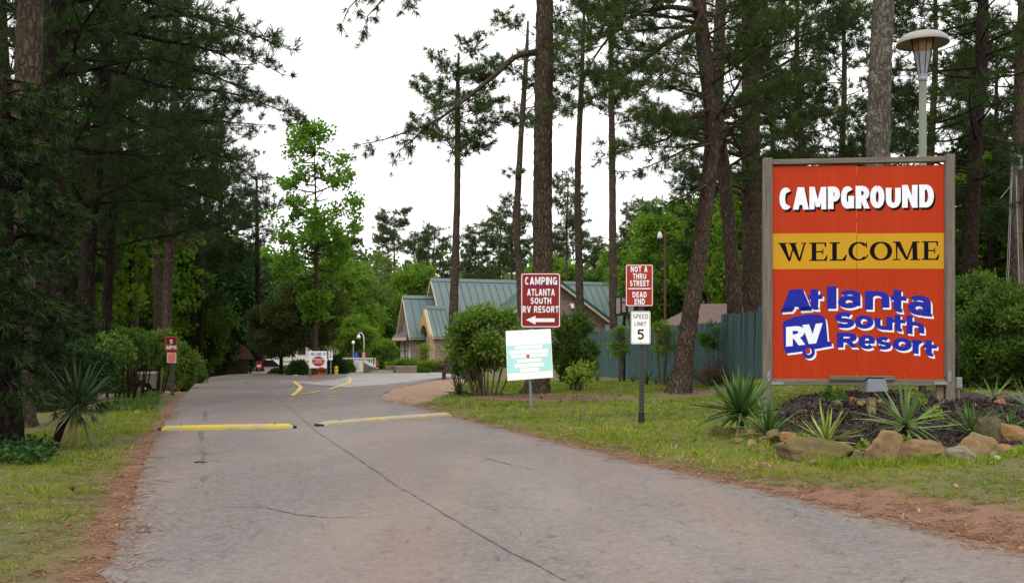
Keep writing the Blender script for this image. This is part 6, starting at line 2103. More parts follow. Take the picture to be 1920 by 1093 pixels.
# hut, trailers, dumpster beyond the bend
ht = empty('hut', at_px(428, 58, 0.3), radians(14), 'dark brown timber hut under trees at the far bend of the road', 'hut')
MB().box(-1.35, 1.1, -0.9, 0.9, 0, 1.25).build('wall', 'brown_wood', ht)
MB().prism([(-1.6, 1.2), (1.4, 1.2), (0.9, 2.0), (-1.0, 2.0)], -1.05, 1.05, 'y').build('roof', 'brown_roof', ht)
for k in range(8):
    MB().box(-1.33 + 0.3 * k, -1.33 + 0.3 * k + 0.27, -0.93, -0.903, 0.02, 1.22).build('plank', 'brown_wood', ht)
MB().box(0.35, 0.9, -0.945, -0.935, 0.1, 0.95).build('door', 'black_metal', ht)

def trailer(px, Y, L, h, label, rz=0.0, dz=0.0):
    t = empty('camper_trailer', at_px(px, Y, dz), rz, label, 'camper')
    o = [(-L / 2, 0.45), (L / 2, 0.45), (L / 2 + 0.1, 0.8), (L / 2 + 0.05, h - 0.4), (L / 2 - 0.5, h), (-L / 2 + 0.3, h), (-L / 2 - 0.05, h - 0.35)]
    MB().prism(o, -1.1, 1.1, 'y').build('body', 'car_white', t)
    for x in (-L * 0.3, 0.1, L * 0.3):
        w = MB().box(x - 0.35, x + 0.35, -1.125, -1.102, h * 0.55, h * 0.55 + 0.55).build('window', 'trim_cream', t)
        MB().box(x - 0.3, x + 0.3, -1.135, -1.127, h * 0.55 + 0.05, h * 0.55 + 0.5).build('pane', 'glass', w)
    MB().box(-L / 2 + 0.1, L / 2 - 0.1, -1.115, -1.102, 0.85, 0.98).build('stripe', 'car_tan', t)
    for x in (-0.45, 0.45):
        o = MB().lathe([(0.3, -0.1), (0.34, -0.06), (0.34, 0.06), (0.3, 0.1)], (0, 0, 0), 14)
        o.v = [(x + p[0], -0.95 + p[2], 0.33 + p[1]) for p in o.v]
        o.build('wheel', 'rubber', t)
    return t
trailer(566, 84, 6.0, 2.6, 'long white camper trailer behind the flagpole', 0.1)
trailer(508, 96, 5.0, 2.5, 'white camper trailer farther away, left of the small olive-brown tree', -0.2)
trailer(633, 92, 5.5, 2.3, 'pale camper trailer behind the narrow striped notice', 0.15)
trailer(820, 118, 6, 2.8, 'pale camper trailer glimpsed left of the small gable', 0.0)

db = empty('dumpster', at_px(477, 70), 0, 'yellow dumpster beside a tree trunk at the end of the road', 'dumpster')
MB().prism([(-0.45, 0.1), (0.45, 0.1), (0.5, 1.3), (-0.5, 1.3)], -0.4, 0.4, 'y').build('bin', 'yellow_plastic', db)
MB().box(-0.52, 0.52, -0.44, 0.44, 1.302, 1.37).build('lid', 'black_metal', db)
ts = empty('tree_sign', at_px(485.5, 51.5), 0, 'small red sign on a post in front of the trunk at the bend', 'sign')
MB().box(-0.16, 0.16, 0, 0.02, 1.05, 1.45).build('board', 'flag_red', ts)
MB().box(-0.1, 0.1, -0.006, -0.002, 1.15, 1.28).build('white_line', 'print_white', ts)
MB().tube([(0, 0.05, -0.02), (0, 0.05, 1.4)], 0.03, 6).build('post', 'galvanised', ts)
pine('pine_tree', 'thick dark trunk with a red sign at the end of the road', trunk_px([(487, 700, 13), (486, 640, 11), (484, 560, 10), (482, 450, 8), (481, 330, 4)], 53.5, None, 0.0), seed=66, k=12, step=0.3, bark='bark_dark', needles='needles_dark', templ=NEEDLE_MID, rnd=dict(z0=4.0, z1=9.5, n=22, l0=1.0, l1=2.0), flare=0.3)


def car(px, Y, rz, label, body='car_white', scale=1.0, dz=0.0):
    t = empty('parked_car', at_px(px, Y, dz), rz, label, 'car')
    o = [(-2.1, 0.35), (2.1, 0.35), (2.15, 0.75), (1.2, 0.92), (0.55, 1.42), (-1.1, 1.45), (-1.9, 0.98), (-2.15, 0.9)]
    o = [(a * scale, b * scale) for a, b in o]
    MB().prism(o, -0.8, 0.8, 'y').build('body', body, t, bevel=0.05)
    MB().prism([(a * scale, b * scale) for a, b in ((-1.6, 0.97), (1.0, 0.95), (0.5, 1.36), (-1.05, 1.38))], -0.83, -0.802, 'y').build('side_window', 'glass', t)
    for x in (-1.3, 1.3):
        m = MB().lathe([(0.28, -0.1), (0.32, -0.06), (0.32, 0.06), (0.28, 0.1)], (0, 0, 0), 16)
        m.v = [(x * scale + p[0] * scale, -0.76 + p[2], (0.32 + p[1]) * scale) for p in m.v]
        w = m.build('wheel', 'rubber', t)
        m = MB().lathe([(0.2, 0), (0.17, 0.02), (0.05, 0.03)], (0, 0, 0), 12)
        m.v = [(x * scale + p[0] * scale, -0.862 - p[2], (0.32 + p[1]) * scale) for p in m.v]
        m.build('rim', 'chrome', w)
    return t
car(500, 66, 0.1, 'white car parked beyond the bend, right of the thick trunk')

# small white cart by the clipped shrub
ct = empty('utility_cart', at_px(559, 43.0), radians(-15), 'small white cart with dark wheels half under the clipped shrub', 'cart')
MB().prism([(-0.16, 0.08), (0.14, 0.08), (0.17, 0.2), (0.02, 0.24), (-0.1, 0.34), (-0.17, 0.3)], -0.14, 0.14, 'y').build('body', 'car_white', ct, bevel=0.015)
for x in (-0.1, 0.1):
    m = MB().lathe([(0.07, -0.03), (0.08, 0), (0.07, 0.03)], (0, 0, 0), 12)
    m.v = [(x + p[0], -0.17 + p[2], 0.08 + p[1]) for p in m.v]
    m.build('wheel', 'rubber', ct)
fpst = empty('marker_post', at_px(549, 41.5), 0, 'short white marker post left of the mulched island', 'post')
MB().box(-0.03, 0.03, -0.03, 0.03, -0.05, 0.25).build('shaft', 'trim_white', fpst)
MB().add([(-0.03, -0.03, 0.252), (0.03, -0.03, 0.252), (0.03, 0.03, 0.252), (-0.03, 0.03, 0.252), (0, 0, 0.285)], [(0, 1, 4), (1, 2, 4), (2, 3, 4), (3, 0, 4), (3, 2, 1, 0)]).build('tip', 'trim_white', fpst)
yb = empty('yellow_hydrant', at_px(630.5, 44), 0, 'small yellow hydrant right of the welcome board', 'hydrant')
MB().lathe([(0.09, 0.1), (0.07, 0.13), (0.07, 0.32), (0.09, 0.34), (0.085, 0.40), (0.03, 0.45)], (0, 0, 0), 12).build('barrel', 'yellow_plastic', yb)
for s in (-1, 1):
    MB().box(0.065 * s - 0.03, 0.065 * s + 0.03, -0.035, 0.035, 0.21, 0.28).build('nozzle', 'yellow_plastic', yb)
MB().lathe([(0.05, -0.02), (0.05, 0.1)], (0, 0, 0), 8).build('standpipe', 'galvanised', yb)

# dark picnic bench behind the big bush
bn = empty('picnic_table', at_px(858, 37.5), radians(8), 'dark timber picnic table half hidden behind the big bush', 'table')
for k in range(4):
    MB().box(-0.75, 0.75, -0.32 + 0.17 * k, -0.32 + 0.17 * k + 0.15, 0.50, 0.56).build('top_plank', 'brown_wood', bn)
for s in (-1, 1):
    MB().box(-0.75, 0.75, s * 0.62 - 0.12, s * 0.62 + 0.12, 0.28, 0.33).build('bench_plank', 'brown_wood', bn)
    MB().prism([(s * 0.5 - 0.05, 0), (s * 0.5 + 0.05, 0), (s * 0.5 + 0.05, 0.5), (s * 0.5 - 0.05, 0.5)], -0.3, 0.3, 'y').build('leg', 'brown_wood', bn)

# ------------------------------------------------------------------ pickup truck behind the left bushes
tk = empty('pickup_truck', at_px(232, 42), radians(4), 'white and tan pickup truck parked behind the bushes on the left', 'truck')
S = 0.95
bed = [(-0.1, 0.62), (0.15, 0.5), (0.55, 0.5)] + [(1.0 + 0.46 * cos(radians(a)), 0.42 + 0.46 * sin(radians(a))) for a in np.linspace(170, 10, 9)] + [(1.5, 0.5), (2.0, 0.52), (2.05, 0.62), (2.05, 1.12), (-0.1, 1.12)]
MB().prism([(a * S, b * S) for a, b in bed], -0.85, 0.85, 'y').build('bed', 'car_tan', tk)
for s in (-1, 1):
    MB().box(-0.1 * S, 2.06 * S, s * 0.8 - 0.07, s * 0.8 + 0.07, 1.12 * S + 0.002, 1.18 * S).build('bed_rail', 'car_white', tk)
cabp = [(-2.0, 0.45), (-0.12, 0.45), (-0.12, 1.12), (-0.2, 1.68), (-0.4, 1.76), (-1.35, 1.76), (-1.9, 1.14), (-2.0, 1.1)]
MB().prism([(a * S, b * S) for a, b in cabp], -0.85, 0.85, 'y').build('cab', 'car_white', tk, bevel=0.03)
MB().prism([(a * S, b * S) for a, b in ((-0.3, 1.16), (-0.35, 1.64), (-1.3, 1.64), (-1.65, 1.16))], -0.88, -0.852, 'y').build('side_window', 'glass', tk)
hood = [(-3.3, 0.45), (-2.02, 0.45), (-2.02, 1.10), (-3.2, 1.02), (-3.35, 0.8)]
MB().prism([(a * S, b * S) for a, b in hood], -0.83, 0.83, 'y').build('hood', 'car_white', tk, bevel=0.03)
MB().box(2.07 * S, 2.2 * S, -0.8, 0.8, 0.42 * S, 0.58 * S).build('bumper', 'black_metal', tk, bevel=0.02)
MB().box(2.055 * S, 2.075 * S, -0.84, -0.70, 0.78 * S, 1.05 * S).build('tail_light', 'flag_red', tk)
for x in (1.0, -2.6):
    for s in (-1, 1):
        m = MB().lathe([(0.30, -0.11), (0.36, -0.08), (0.37, 0), (0.36, 0.08), (0.30, 0.11)], (0, 0, 0), 18)
        m.v = [(x * S + p[0], s * 0.74 + p[2], 0.37 + p[1]) for p in m.v]
        w = m.build('wheel', 'rubber', tk)
        m = MB().lathe([(0.22, 0), (0.19, 0.03), (0.06, 0.04)], (0, 0, 0), 14)
        m.v = [(x * S + p[0], s * 0.86 + s * p[2], 0.37 + p[1]) for p in m.v]
        m.build('rim', 'chrome', w)

# ------------------------------------------------------------------ shrubs
def shrub(px, Y, h, rx, z_lo, label, mat='leaf_green', stems=7, n_limb=40, n_leaf=1500, seed=1, templ=None, tuft=1.0, shape='oval', bark='bark_smooth', r=0.02, spread=0.25, gaps=0.4, name='shrub', ry=None, lean=(0, 0), up=0.5, mu=0.5, dz=0.0):
    return leafy(name, label, at_px(px, Y, 0.02 + dz), h, rx, z_lo, templ or LEAF_S, mat, bark, n_limb, n_leaf, seed, r, 'shrub', None, shape, tuft, stems, ry, gaps, mu, up, lean, 'foliage', 'stems', spread)

shrub(912, 22.6, 2.0, 0.80, 0.75, 'big leafy bush on many bare stems beside the white notice board', 'leaf_myrtle', 16, 60, 1900, 201, spread=0.55, r=0.03, gaps=0.24, ry=0.7, tuft=1.35)
shrub(872, 23.6, 1.4, 0.42, 0.5, 'lower left shoulder bush growing into the big leafy bush', 'leaf_myrtle', 8, 24, 520, 202, spread=0.4, r=0.025, gaps=0.3, tuft=1.2)
shrub(1078, 26.5, 1.95, 0.58, 0.35, 'tall dark green bush between the notice board and the fence', 'leaf_green', 9, 44, 1300, 203, spread=0.4, r=0.025, gaps=0.26, tuft=1.25)
shrub(1078, 20.6, 0.82, 0.30, 0.42, 'small sparse yellow-green shrub on one leaning stem', 'leaf_hedge', 2, 14, 60, 204, spread=0.12, r=0.014, gaps=0.4, lean=(0.1, 0))
shrub(1160, 33.5, 1.75, 0.33, 0.85, 'left-hand clipped crape myrtle with pale bundled stems at the fence', 'leaf_myrtle', 6, 22, 260, 205, spread=0.16, r=0.026, gaps=0.5)
shrub(1243, 31.0, 1.85, 0.36, 0.95, 'right-hand clipped crape myrtle with pale bundled stems, by the leaning pine', 'leaf_myrtle', 6, 24, 300, 206, spread=0.2, r=0.03, gaps=0.5)
shrub(1330, 28.5, 1.75, 0.2, 1.05, 'spindly half-bare crape myrtle between the two lawn pines', 'leaf_green', 2, 12, 120, 207, spread=0.08, r=0.016, gaps=0.5)
shrub(1840, 19.5, 2.0, 0.75, 0.15, 'tall green shrub right behind the right billboard post', 'leaf_green', 8, 60, 2600, 208, spread=0.4, gaps=0.36)
shrub(1895, 18.2, 1.75, 0.75, 0.1, 'broad glossy green shrub at the right edge behind the bed', 'leaf_green', 8, 60, 2600, 209, spread=0.4, gaps=0.36)
shrub(1945, 17.5, 1.6, 0.7, 0.1, 'green shrub cut off by the right edge of the picture', 'leaf_green', 7, 45, 1600, 210, spread=0.4)
shrub(208, 19.3, 1.28, 0.40, 0.85, 'nearest bare-stemmed bush on the left verge behind the leaning yucca', 'leaf_myrtle', 5, 36, 700, 211, spread=0.22, r=0.026, bark='bark_dark')
shrub(240, 21.0, 1.38, 0.44, 0.85, 'second bare-stemmed bush on the left verge, before the truck wheel', 'leaf_green', 6, 40, 800, 212, spread=0.24, r=0.026, bark='bark_dark')
shrub(262, 23.0, 1.45, 0.42, 0.85, 'third bare-stemmed bush on the left verge, before the truck tail', 'leaf_green', 6, 40, 800, 213, spread=0.24, r=0.026, bark='bark_dark')
shrub(297, 25.2, 1.5, 0.38, 0.75, 'bush just left of the red five MPH sign', 'leaf_myrtle', 6, 40, 800, 214, spread=0.22, r=0.025, bark='bark_dark')
shrub(338, 29.0, 1.25, 0.45, 0.3, 'light green bush just right of the red five MPH sign', 'leaf_myrtle', 5, 34, 900, 215, spread=0.2, bark='bark_dark', tuft=1.2)
shrub(355, 33.0, 1.2, 0.45, 0.4, 'small bush farther along the left verge', 'leaf_green', 4, 30, 700, 216, spread=0.15, bark='bark_dark', tuft=1.3)
shrub(364, 37.5, 1.1, 0.4, 0.4, 'last small bush on the left verge before the bend', 'leaf_green', 4, 26, 600, 217, spread=0.15, bark='bark_dark', tuft=1.4)
shrub(160, 17.2, 1.1, 0.42, 0.6, 'dark leafy bush behind the leaning yucca at left', 'leaf_deep', 5, 40, 1300, 218, spread=0.25, bark='bark_dark')
shrub(719, 56, 1.52, 0.72, 0.05, 'large round bright green bush beside the porch', 'leaf_under', 5, 90, 2300, 219, tuft=1.4, gaps=0.25, shape='oval')
shrub(804, 49.5, 0.40, 0.68, 0.06, 'clipped yellow-green hedge in front of the building', 'leaf_hedge', 8, 90, 2000, 220, tuft=1.3, shape='box', ry=0.45, gaps=0.35, spread=0.6)
shrub(795, 56.0, 1.35, 0.36, 0.5, 'loose pale shrub in front of the porch', 'leaf_hedge', 4, 22, 150, 221, tuft=1.2)
shrub(520, 46.5, 0.72, 0.55, 0.03, 'low clipped green shrub left of the flagpole', 'leaf_green', 5, 60, 1500, 222, tuft=1.3, shape='dome')
shrub(559, 44.0, 0.82, 0.44, 0.03, 'dark clipped shrub left of the welcome board', 'leaf_deep', 5, 60, 1500, 223, tuft=1.2, shape='dome')
shrub(631, 46.0, 0.78, 0.40, 0.03, 'dark clipped shrub right of the welcome board', 'leaf_deep', 5, 60, 1400, 224, tuft=1.2, shape='dome')
shrub(648, 49.0, 0.55, 0.42, 0.03, 'low light green shrub between the dark one and the pool', 'leaf_green', 4, 40, 800, 225, tuft=1.3, shape='dome')
shrub(657, 52.0, 0.56, 0.34, 0.03, 'small reddish-brown shrub in front of the pool fence', 'leaf_red', 4, 40, 800, 226, tuft=1.2, shape='dome')
shrub(536, 52.0, 0.9, 0.5, 0.1, 'light green bush behind the low clipped one', 'leaf_under', 4, 40, 900, 227, tuft=1.4, shape='dome')
shrub(846, 50.0, 0.5, 0.4, 0.05, 'green bush at the right end of the yellow-green hedge', 'leaf_green', 4, 40, 900, 228, tuft=1.4, shape='dome')

# red flowers in a pot
fp_ = empty('flower_pot', at_px(603, 41.0, 0.06), 0, 'grey pot overflowing with red flowers in front of the welcome board', 'flower pot')
fp_.scale = (0.75, 0.75, 0.62)
MB().lathe([(0.10, 0.0), (0.15, 0.22), (0.17, 0.24), (0.17, 0.28), (0.14, 0.28)], (0, 0, 0), 16).build('pot', 'planter_grey', fp_)
_rg = np.random.default_rng(231)
n = 240
o = _rg.normal(0, 1, (n, 3)); o /= np.linalg.norm(o, axis=1, keepdims=True)
Pp = o * [0.24, 0.2, 0.12] * _rg.random((n, 1)) ** 0.4 + [0, 0, 0.42]
link_mesh('foliage', scatter(LEAF_S, Pp[:140], o[:140], 0.8, _rg, 'foliage'), 'leaf_green', fp_)
link_mesh('flowers', scatter(LEAF_S, Pp[100:] + [0, -0.04, 0.05], o[100:], 0.7, _rg, 'flowers'), 'flower_red', fp_)

# ornamental grass in the planter, white blossom on the porch shrub, dead bush
def grass_clump(px, Y, h, w, label, mat, seed, n=500, dz=0.4):
    rg = np.random.default_rng(seed)
    t = empty('ornamental_grass', at_px(px, Y, dz), 0, label, 'plant')
    T = [needle_template(rg, 6, h, 0.035, (5, 45)) for _ in range(4)]
    P = np.column_stack([rg.uniform(-w, w, n), rg.uniform(0, 0.8, n), rg.uniform(0, 0.1, n)])
    link_mesh('blades', scatter(T, P, rg.normal(0, 0.25, (n, 3)) + [0, 0, 1], rg.uniform(0.6, 1.1, n), rg, 'blades'), mat, t)
    st_ = MB()
    for k in range(5):
        x = rg.uniform(-w * 0.6, w * 0.6)
        st_.tube([(x, 0.4, 0), (x + rg.normal(0, 0.05), 0.4, h * 0.9)], 0.008, 4)
    s = st_.build('stalks', 'stake_wood', t)
    tag(s, kind='stuff')
grass_clump(759, 47.15, 0.36, 0.42, 'bright green ornamental grass filling the porch planter', 'leaf_under', 241, 300, 0.3)
grass_clump(731, 48.15, 0.22, 0.2, 'short green grass in the small brick planter', 'leaf_under', 242, 120, 0.28)
grass_clump(793, 47.3, 0.22, 0.25, 'tuft of green grass left of the clipped hedge', 'leaf_green', 243, 200, 0.0)

def dead_bush():
    rg = np.random.default_rng(251)
    t = empty('dead_bush', at_px(1334, 28.2), 0, 'brown leafless bush against the fence between the lawn pines', 'shrub')
    w, tp = Wood(), []
    for k in range(46):
        az, el = rg.uniform(0, TAU), radians(rg.uniform(20, 80))
        grow_limb(w, tp, limb_path(np.zeros(3), az, el, rg.uniform(0.5, 0.95), rg, -0.1), 0.010, rg, sec=0.3, start=0.25, gap=0.09, twig_r=0.003, tuft_gap=0.16, r1=0.003)
    o = link_mesh('twigs', w.mesh('twigs'), 'twig_dead', t)
    tag(o, kind='stuff')
    A = np.vstack(tp)
    link_mesh('dry_leaves', scatter([needle_template(rg, 5, 0.07, 0.01)], A[:, :3], A[:, 3:], 1.0, rg, 'dry_leaves'), 'twig_dead', t)
dead_bush()

# ------------------------------------------------------------------ yuccas, every leaf a part
def blade_mesh(seed, curve, w=0.05):
    n = 6
    vs, fs = [], []
    for i in range(n + 1):
        t = i / n
        ww = w * (0.55 + 0.9 * t - 1.45 * t ** 2.2) if t < 1 else 0.002
        ww = max(ww, 0.002)
        x = curve * t ** 2.2
        vs += [(x + ww * 0.22, -ww / 2, t), (x, 0, t), (x + ww * 0.22, ww / 2, t)]
    for i in range(n):
        for j in range(2):
            fs.append((i * 3 + j, i * 3 + j + 1, (i + 1) * 3 + j + 1, (i + 1) * 3 + j))
    me = bpy.data.meshes.new('leaf')
    me.from_pydata(vs, [], fs)
    me.polygons.foreach_set('use_smooth', [True] * len(me.polygons))
    return me
_BL = {}
def blade(mat, k):
    if (mat, k) not in _BL:
        me = blade_mesh(k, (-0.02, 0.10, 0.28)[k], (0.075, 0.07, 0.08)[k])
        me.materials.append(MATS[mat])
        _BL[(mat, k)] = me
    return _BL[(mat, k)]


def yucca(px, Y, L, n, mat, label, seed, stem=0.08, tilt=(0, 0), th=(6, 92), dead=0, yellow=0, wide=1.25, dz=0.0, power=0.75):
    rg = np.random.default_rng(seed)
    base = at_px(px, Y, 0.03 + dz)
    t = empty('yucca', base, 0, label, 'plant')
    top = np.array([tilt[0], tilt[1], stem])
    p = smooth_path([[0, 0, -0.05], [tilt[0] * 0.4, tilt[1] * 0.4, stem * 0.55], list(top)], 0.05)
    w = Wood()
    w.tube(p, np.linspace(0.05, 0.035, len(p)) * (L / 0.5) * 0.8, 8)
    link_mesh('stem', w.mesh('stem'), 'bark_dark', t)
    axis = Vector((tilt[0], tilt[1], max(stem, 0.05) + 0.15)).normalized()
    q0 = Vector((0, 0, 1)).rotation_difference(axis)
    for i in range(n + dead + yellow):
        az = i * 2.39996 + rg.uniform(-0.25, 0.25)
        f = (i + 0.5) / n
        if i < n:
            a = radians(th[0] + (th[1] - th[0]) * f ** power + rg.normal(0, 5))
            m, l, k = mat, L * rg.uniform(0.8, 1.08) * (0.85 + 0.15 * f), int(np.clip((0 if f < 0.4 else (1 if f < 0.8 else 2)) + rg.choice([-1, 0, 0, 0, 0, 0, 1]), 0, 2))
        elif i < n + dead:
            a = radians(rg.uniform(120, 165))
            m, l, k = 'yucca_dead', L * rg.uniform(0.55, 0.8), 1
        else:
            a = radians(rg.uniform(112, 132))
            m, l, k = 'yucca_yellow', L * rg.uniform(0.5, 0.7), 0
            az = rg.choice([-2.5, -0.6]) + rg.normal(0, 0.2)
        o = link_mesh('leaf', blade(m, k), None, t)
        q = Vector((0, 0, 1)).rotation_difference(Vector((sin(a) * cos(az), sin(a) * sin(az), cos(a))))
        # curve sideways of the blade bends outward and down
        spin = Matrix.Rotation(az, 4, 'Z') @ Matrix.Rotation(a, 4, 'Y') @ Matrix.Rotation(rg.normal(0, 0.3), 4, 'Z')
        o.matrix_local = Matrix.Translation(top + np.array(axis) * rg.uniform(-0.06, 0.01) * (L / 0.5)) @ q0.to_matrix().to_4x4() @ spin @ Matrix.Diagonal((l, l * wide, l, 1))
    return t

yucca(1388, 12.4, 0.70, 100, 'yucca_green', 'large dark spiky yucca at the left corner of the bed with yellow lower leaves', 301, 0.30, yellow=3, dead=6, th=(4, 98))
yucca(1441, 11.7, 0.52, 48, 'yucca_green', 'medium yucca with upright leaves just right of the large corner yucca', 302, 0.08, th=(4, 75), dead=4)
yucca(1549, 11.0, 0.52, 38, 'yucca_lime', 'yellow-green yucca in front of the left part of the billboard', 303, 0.06, th=(4, 85), dead=5)
yucca(1698, 11.1, 0.64, 54, 'yucca_blue', 'open grey-green yucca with spreading leaves right of the floodlight', 304, 0.22, th=(4, 118), dead=5, wide=0.9, power=0.85)
yucca(1822, 11.3, 0.46, 44, 'yucca_green', 'upright green yucca left of the dark round boulder', 305, 0.06, th=(4, 70), dead=4)
yucca(1864, 14.2, 0.42, 22, 'yucca_blue', 'small spiky yucca behind, right of the billboard post', 306, 0.08, th=(8, 85), wide=0.7)
yucca(1893, 11.8, 0.36, 24, 'yucca_green', 'small green yucca right behind the dark round boulder', 307, 0.04, th=(4, 80))
yucca(1928, 13.0, 0.44, 24, 'yucca_blue', 'spiky yucca cut by the right edge of the picture', 308, 0.06, th=(4, 95), wide=0.7)
yucca(1487, 11.4, 0.20, 7, 'yucca_green', 'tiny yucca sprout in the mulch bed', 309, 0.01, th=(4, 50))
yucca(98, 11.0, 0.62, 74, 'yucca_dark', 'leaning dark yucca with a skirt of dead leaves on the left verge', 310, 0.50, (0.30, -0.05), dead=30, yellow=1, th=(4, 108), wide=0.75)
yucca(862, 23.4, 0.46, 30, 'yucca_dark', 'dark yucca at the left foot of the big leafy bush', 311, 0.12, th=(4, 110), dead=4)
yucca(1213, 31.0, 0.55, 26, 'yucca_green', 'yucca at the fence directly right of the dead end post', 312, 0.10, th=(4, 70))
yucca(1253, 29.5, 0.50, 26, 'yucca_dark', 'low dark yucca at the fence under the right-hand crape myrtle', 313, 0.05, th=(4, 95))
yucca(1188, 33.0, 0.36, 20, 'yucca_dark', 'small dark yucca at the fence left of the dead end post', 314, 0.04, th=(4, 80))
yucca(1231, 31.5, 0.34, 18, 'yucca_dark', 'smallest dark yucca at the fence between two larger ones', 315, 0.04, th=(4, 80))
yucca(1120, 34.5, 0.45, 20, 'yucca_dark', 'dark yucca in the shade at the left end of the fence', 316, 0.05, th=(4, 85))

# ------------------------------------------------------------------ rocks round the bed
def rock(px, by, wpx, hpx, mat, label, seed, cuts=7, flat=0.75, tilt=0.0, Yover=None, depth=0.8, name='rock', z=None):
    rg = np.random.default_rng(seed)
    Y = Yover or F_PX * (CAMH - 0.05) / (by - HY)
    x = X(px, Y)
    zg = gz(x, Y) + 0.03 if z is None else z
    w, h = wpx / F_PX * Y, hpx / F_PX * Y
    bm = bmesh.new()
    bmesh.ops.create_icosphere(bm, subdivisions=4, radius=1.0)
    pl = []
    for k in range(cuts + 7):
        nrm = rg.normal(0, 1, 3); nrm[2] = nrm[2] * 0.6 + 0.15
        nrm /= np.linalg.norm(nrm)
        pl.append((nrm, rg.uniform(0.50, 0.82)))
    ph = rg.uniform(0, 9, 6)
    for v in bm.verts:
        p = np.array(v.co)
        for nrm, d in pl:
            e = p @ nrm - d
            if e > 0:
                p = p - nrm * e * 0.98
        p = p * (1 + 0.03 * sin(5 * p[0] + ph[0]) * cos(6 * p[1] + ph[1]) + 0.025 * sin(13 * p[2] + ph[2] + 5 * p[0]) + 0.015 * sin(23 * p[0] + ph[3]) * sin(19 * p[1] + ph[4]) + rg.normal(0, 0.008))
        v.co = p
    mn = np.array([tuple(v.co) for v in bm.verts])
    lo, hi = mn.min(0), mn.max(0)
    for v in bm.verts:
        q = (np.array(v.co) - lo) / (hi - lo) - 0.5
        v.co = (q[0] * w, q[1] * w * depth, (q[2] + 0.5) * h * 1.5 - 0.48 * h)
    me = bpy.data.meshes.new(name)
    bm.to_mesh(me); bm.free()
    o = link_mesh(name, me, mat)
    o.location = (x, Y + w * depth * 0.35, zg)
    o.rotation_euler = (0, tilt, 0)
    return tag(o, label, 'rock')

rock(1535, 862, 150, 46, 'rock_moss', 'longest boulder in the border, mossy and log-like, under the yellow-green yucca', 401, 6, depth=0.35)
rock(1656, 864, 70, 62, 'rock_tan', 'tan angular flat-faced rock in the middle of the border', 402, 10, tilt=0.25, depth=0.5)
rock(1733, 858, 86, 36, 'rock_brown', 'long brown layered rock right of the tan angular one', 403, 6, depth=0.5)
rock(1838, 856, 92, 46, 'rock_tan', 'big tilted slab of tan rock at the right of the border', 404, 9, tilt=0.35, depth=0.6)
rock(1812, 864, 62, 30, 'rock_grey', 'low grey stone lying in front of the tilted slab', 405, 6)
rock(1857, 838, 54, 56, 'rock_dark', 'dark rounded mossy boulder standing at the right of the border', 406, 5, Yover=10.9)
rock(1906, 836, 62, 34, 'rock_orange', 'orange-brown rock at the right edge', 407, 6)
rock(1888, 848, 42, 18, 'rock_orange', 'low orange stone in front of the dark rounded boulder', 408, 6)
rock(1478, 834, 46, 22, 'rock_orange', 'reddish flat stone left of the longest boulder', 409, 7)
rock(1453, 822, 28, 15, 'rock_moss', 'smooth rounded stone perched at the foot of the medium yucca', 410, 2, Yover=11.2, z=0.14)
rock(1494, 848, 40, 24, 'rock_moss', 'mossy stone touching the left end of the longest boulder', 411, 7)
rock(1512, 862, 30, 22, 'rock_moss', 'small mossy stone low in front of the longest boulder', 412, 7)
rock(1441, 834, 34, 20, 'rock_moss', 'mossy block third along from the left end of the border', 413, 8)
rock(1422, 822, 26, 18, 'rock_orange', 'pinkish small block between two mossy stones at the left of the border', 414, 8)
rock(1398, 822, 36, 18, 'rock_moss', 'flat mossy stone under the large corner yucca', 415, 7)
rock(1370, 818, 38, 20, 'rock_moss', 'wide low mossy stone second from the left end of the border', 416, 7)
rock(1345, 812, 34, 18, 'rock_moss', 'leftmost mossy stone of the border', 417, 7)
rock(1409, 808, 24, 17, 'rock_tan', 'pale stone right beside the stem of the large corner yucca', 418, 6, Yover=12.0)
rock(1383, 806, 28, 14, 'rock_moss', 'mossy stone left of the stem of the large corner yucca', 419, 6, Yover=12.1)
rock(1772, 850, 26, 16, 'rock_dark', 'dark stone wedged between the layered rock and the slab', 420, 6)
rock(1748, 824, 22, 12, 'rock_moss', 'small mossy stone in the mulch behind the layered rock', 421, 5, Yover=10.9)
rock(1650, 766, 16, 13, 'rock_orange', 'small orange stone behind the floodlight stake', 422, 6, Yover=13.4)
rock(1618, 768, 18, 11, 'rock_tan', 'small pale stone left of the floodlight stake', 423, 5, Yover=13.3)
rock(1728, 756, 16, 12, 'rock_brown', 'small brown stone under the billboard, right of centre', 424, 6, Yover=13.8)
rock(1575, 765, 22, 10, 'rock_moss', 'small mossy stone under the left part of the billboard', 425, 5, Yover=13.4)
rock(1505, 770, 26, 10, 'rock_moss', 'low stone at the back left rim of the bed', 426, 5, Yover=13.2)

for _k, (px, by, w, h, m, lab) in enumerate([(1466, 848, 26, 16, 'rock_orange', 'small rusty stone in front of the reddish flat stone'), (1527, 870, 24, 13, 'rock_moss', 'little mossy stone in the grass before the longest boulder'),
        (1610, 862, 26, 22, 'rock_moss', 'mossy stone wedged between the longest boulder and the tan angular rock'), (1692, 862, 24, 18, 'rock_brown', 'brown chip of rock at the foot of the tan angular rock'),
        (1780, 862, 26, 18, 'rock_brown', 'brown stone between the layered rock and the low grey stone'), (1868, 858, 30, 16, 'rock_tan', 'tan stone at the lower right corner of the tilted slab'),
        (1432, 846, 22, 12, 'rock_moss', 'mossy pebble in the grass below the mossy block'), (1412, 836, 24, 14, 'rock_tan', 'pale pebble below the pinkish small block'), (1385, 830, 26, 13, 'rock_moss', 'low mossy pebble in front of the wide low stone')]):
    rock(px, by, w, h, m, lab, 440 + _k, 7)

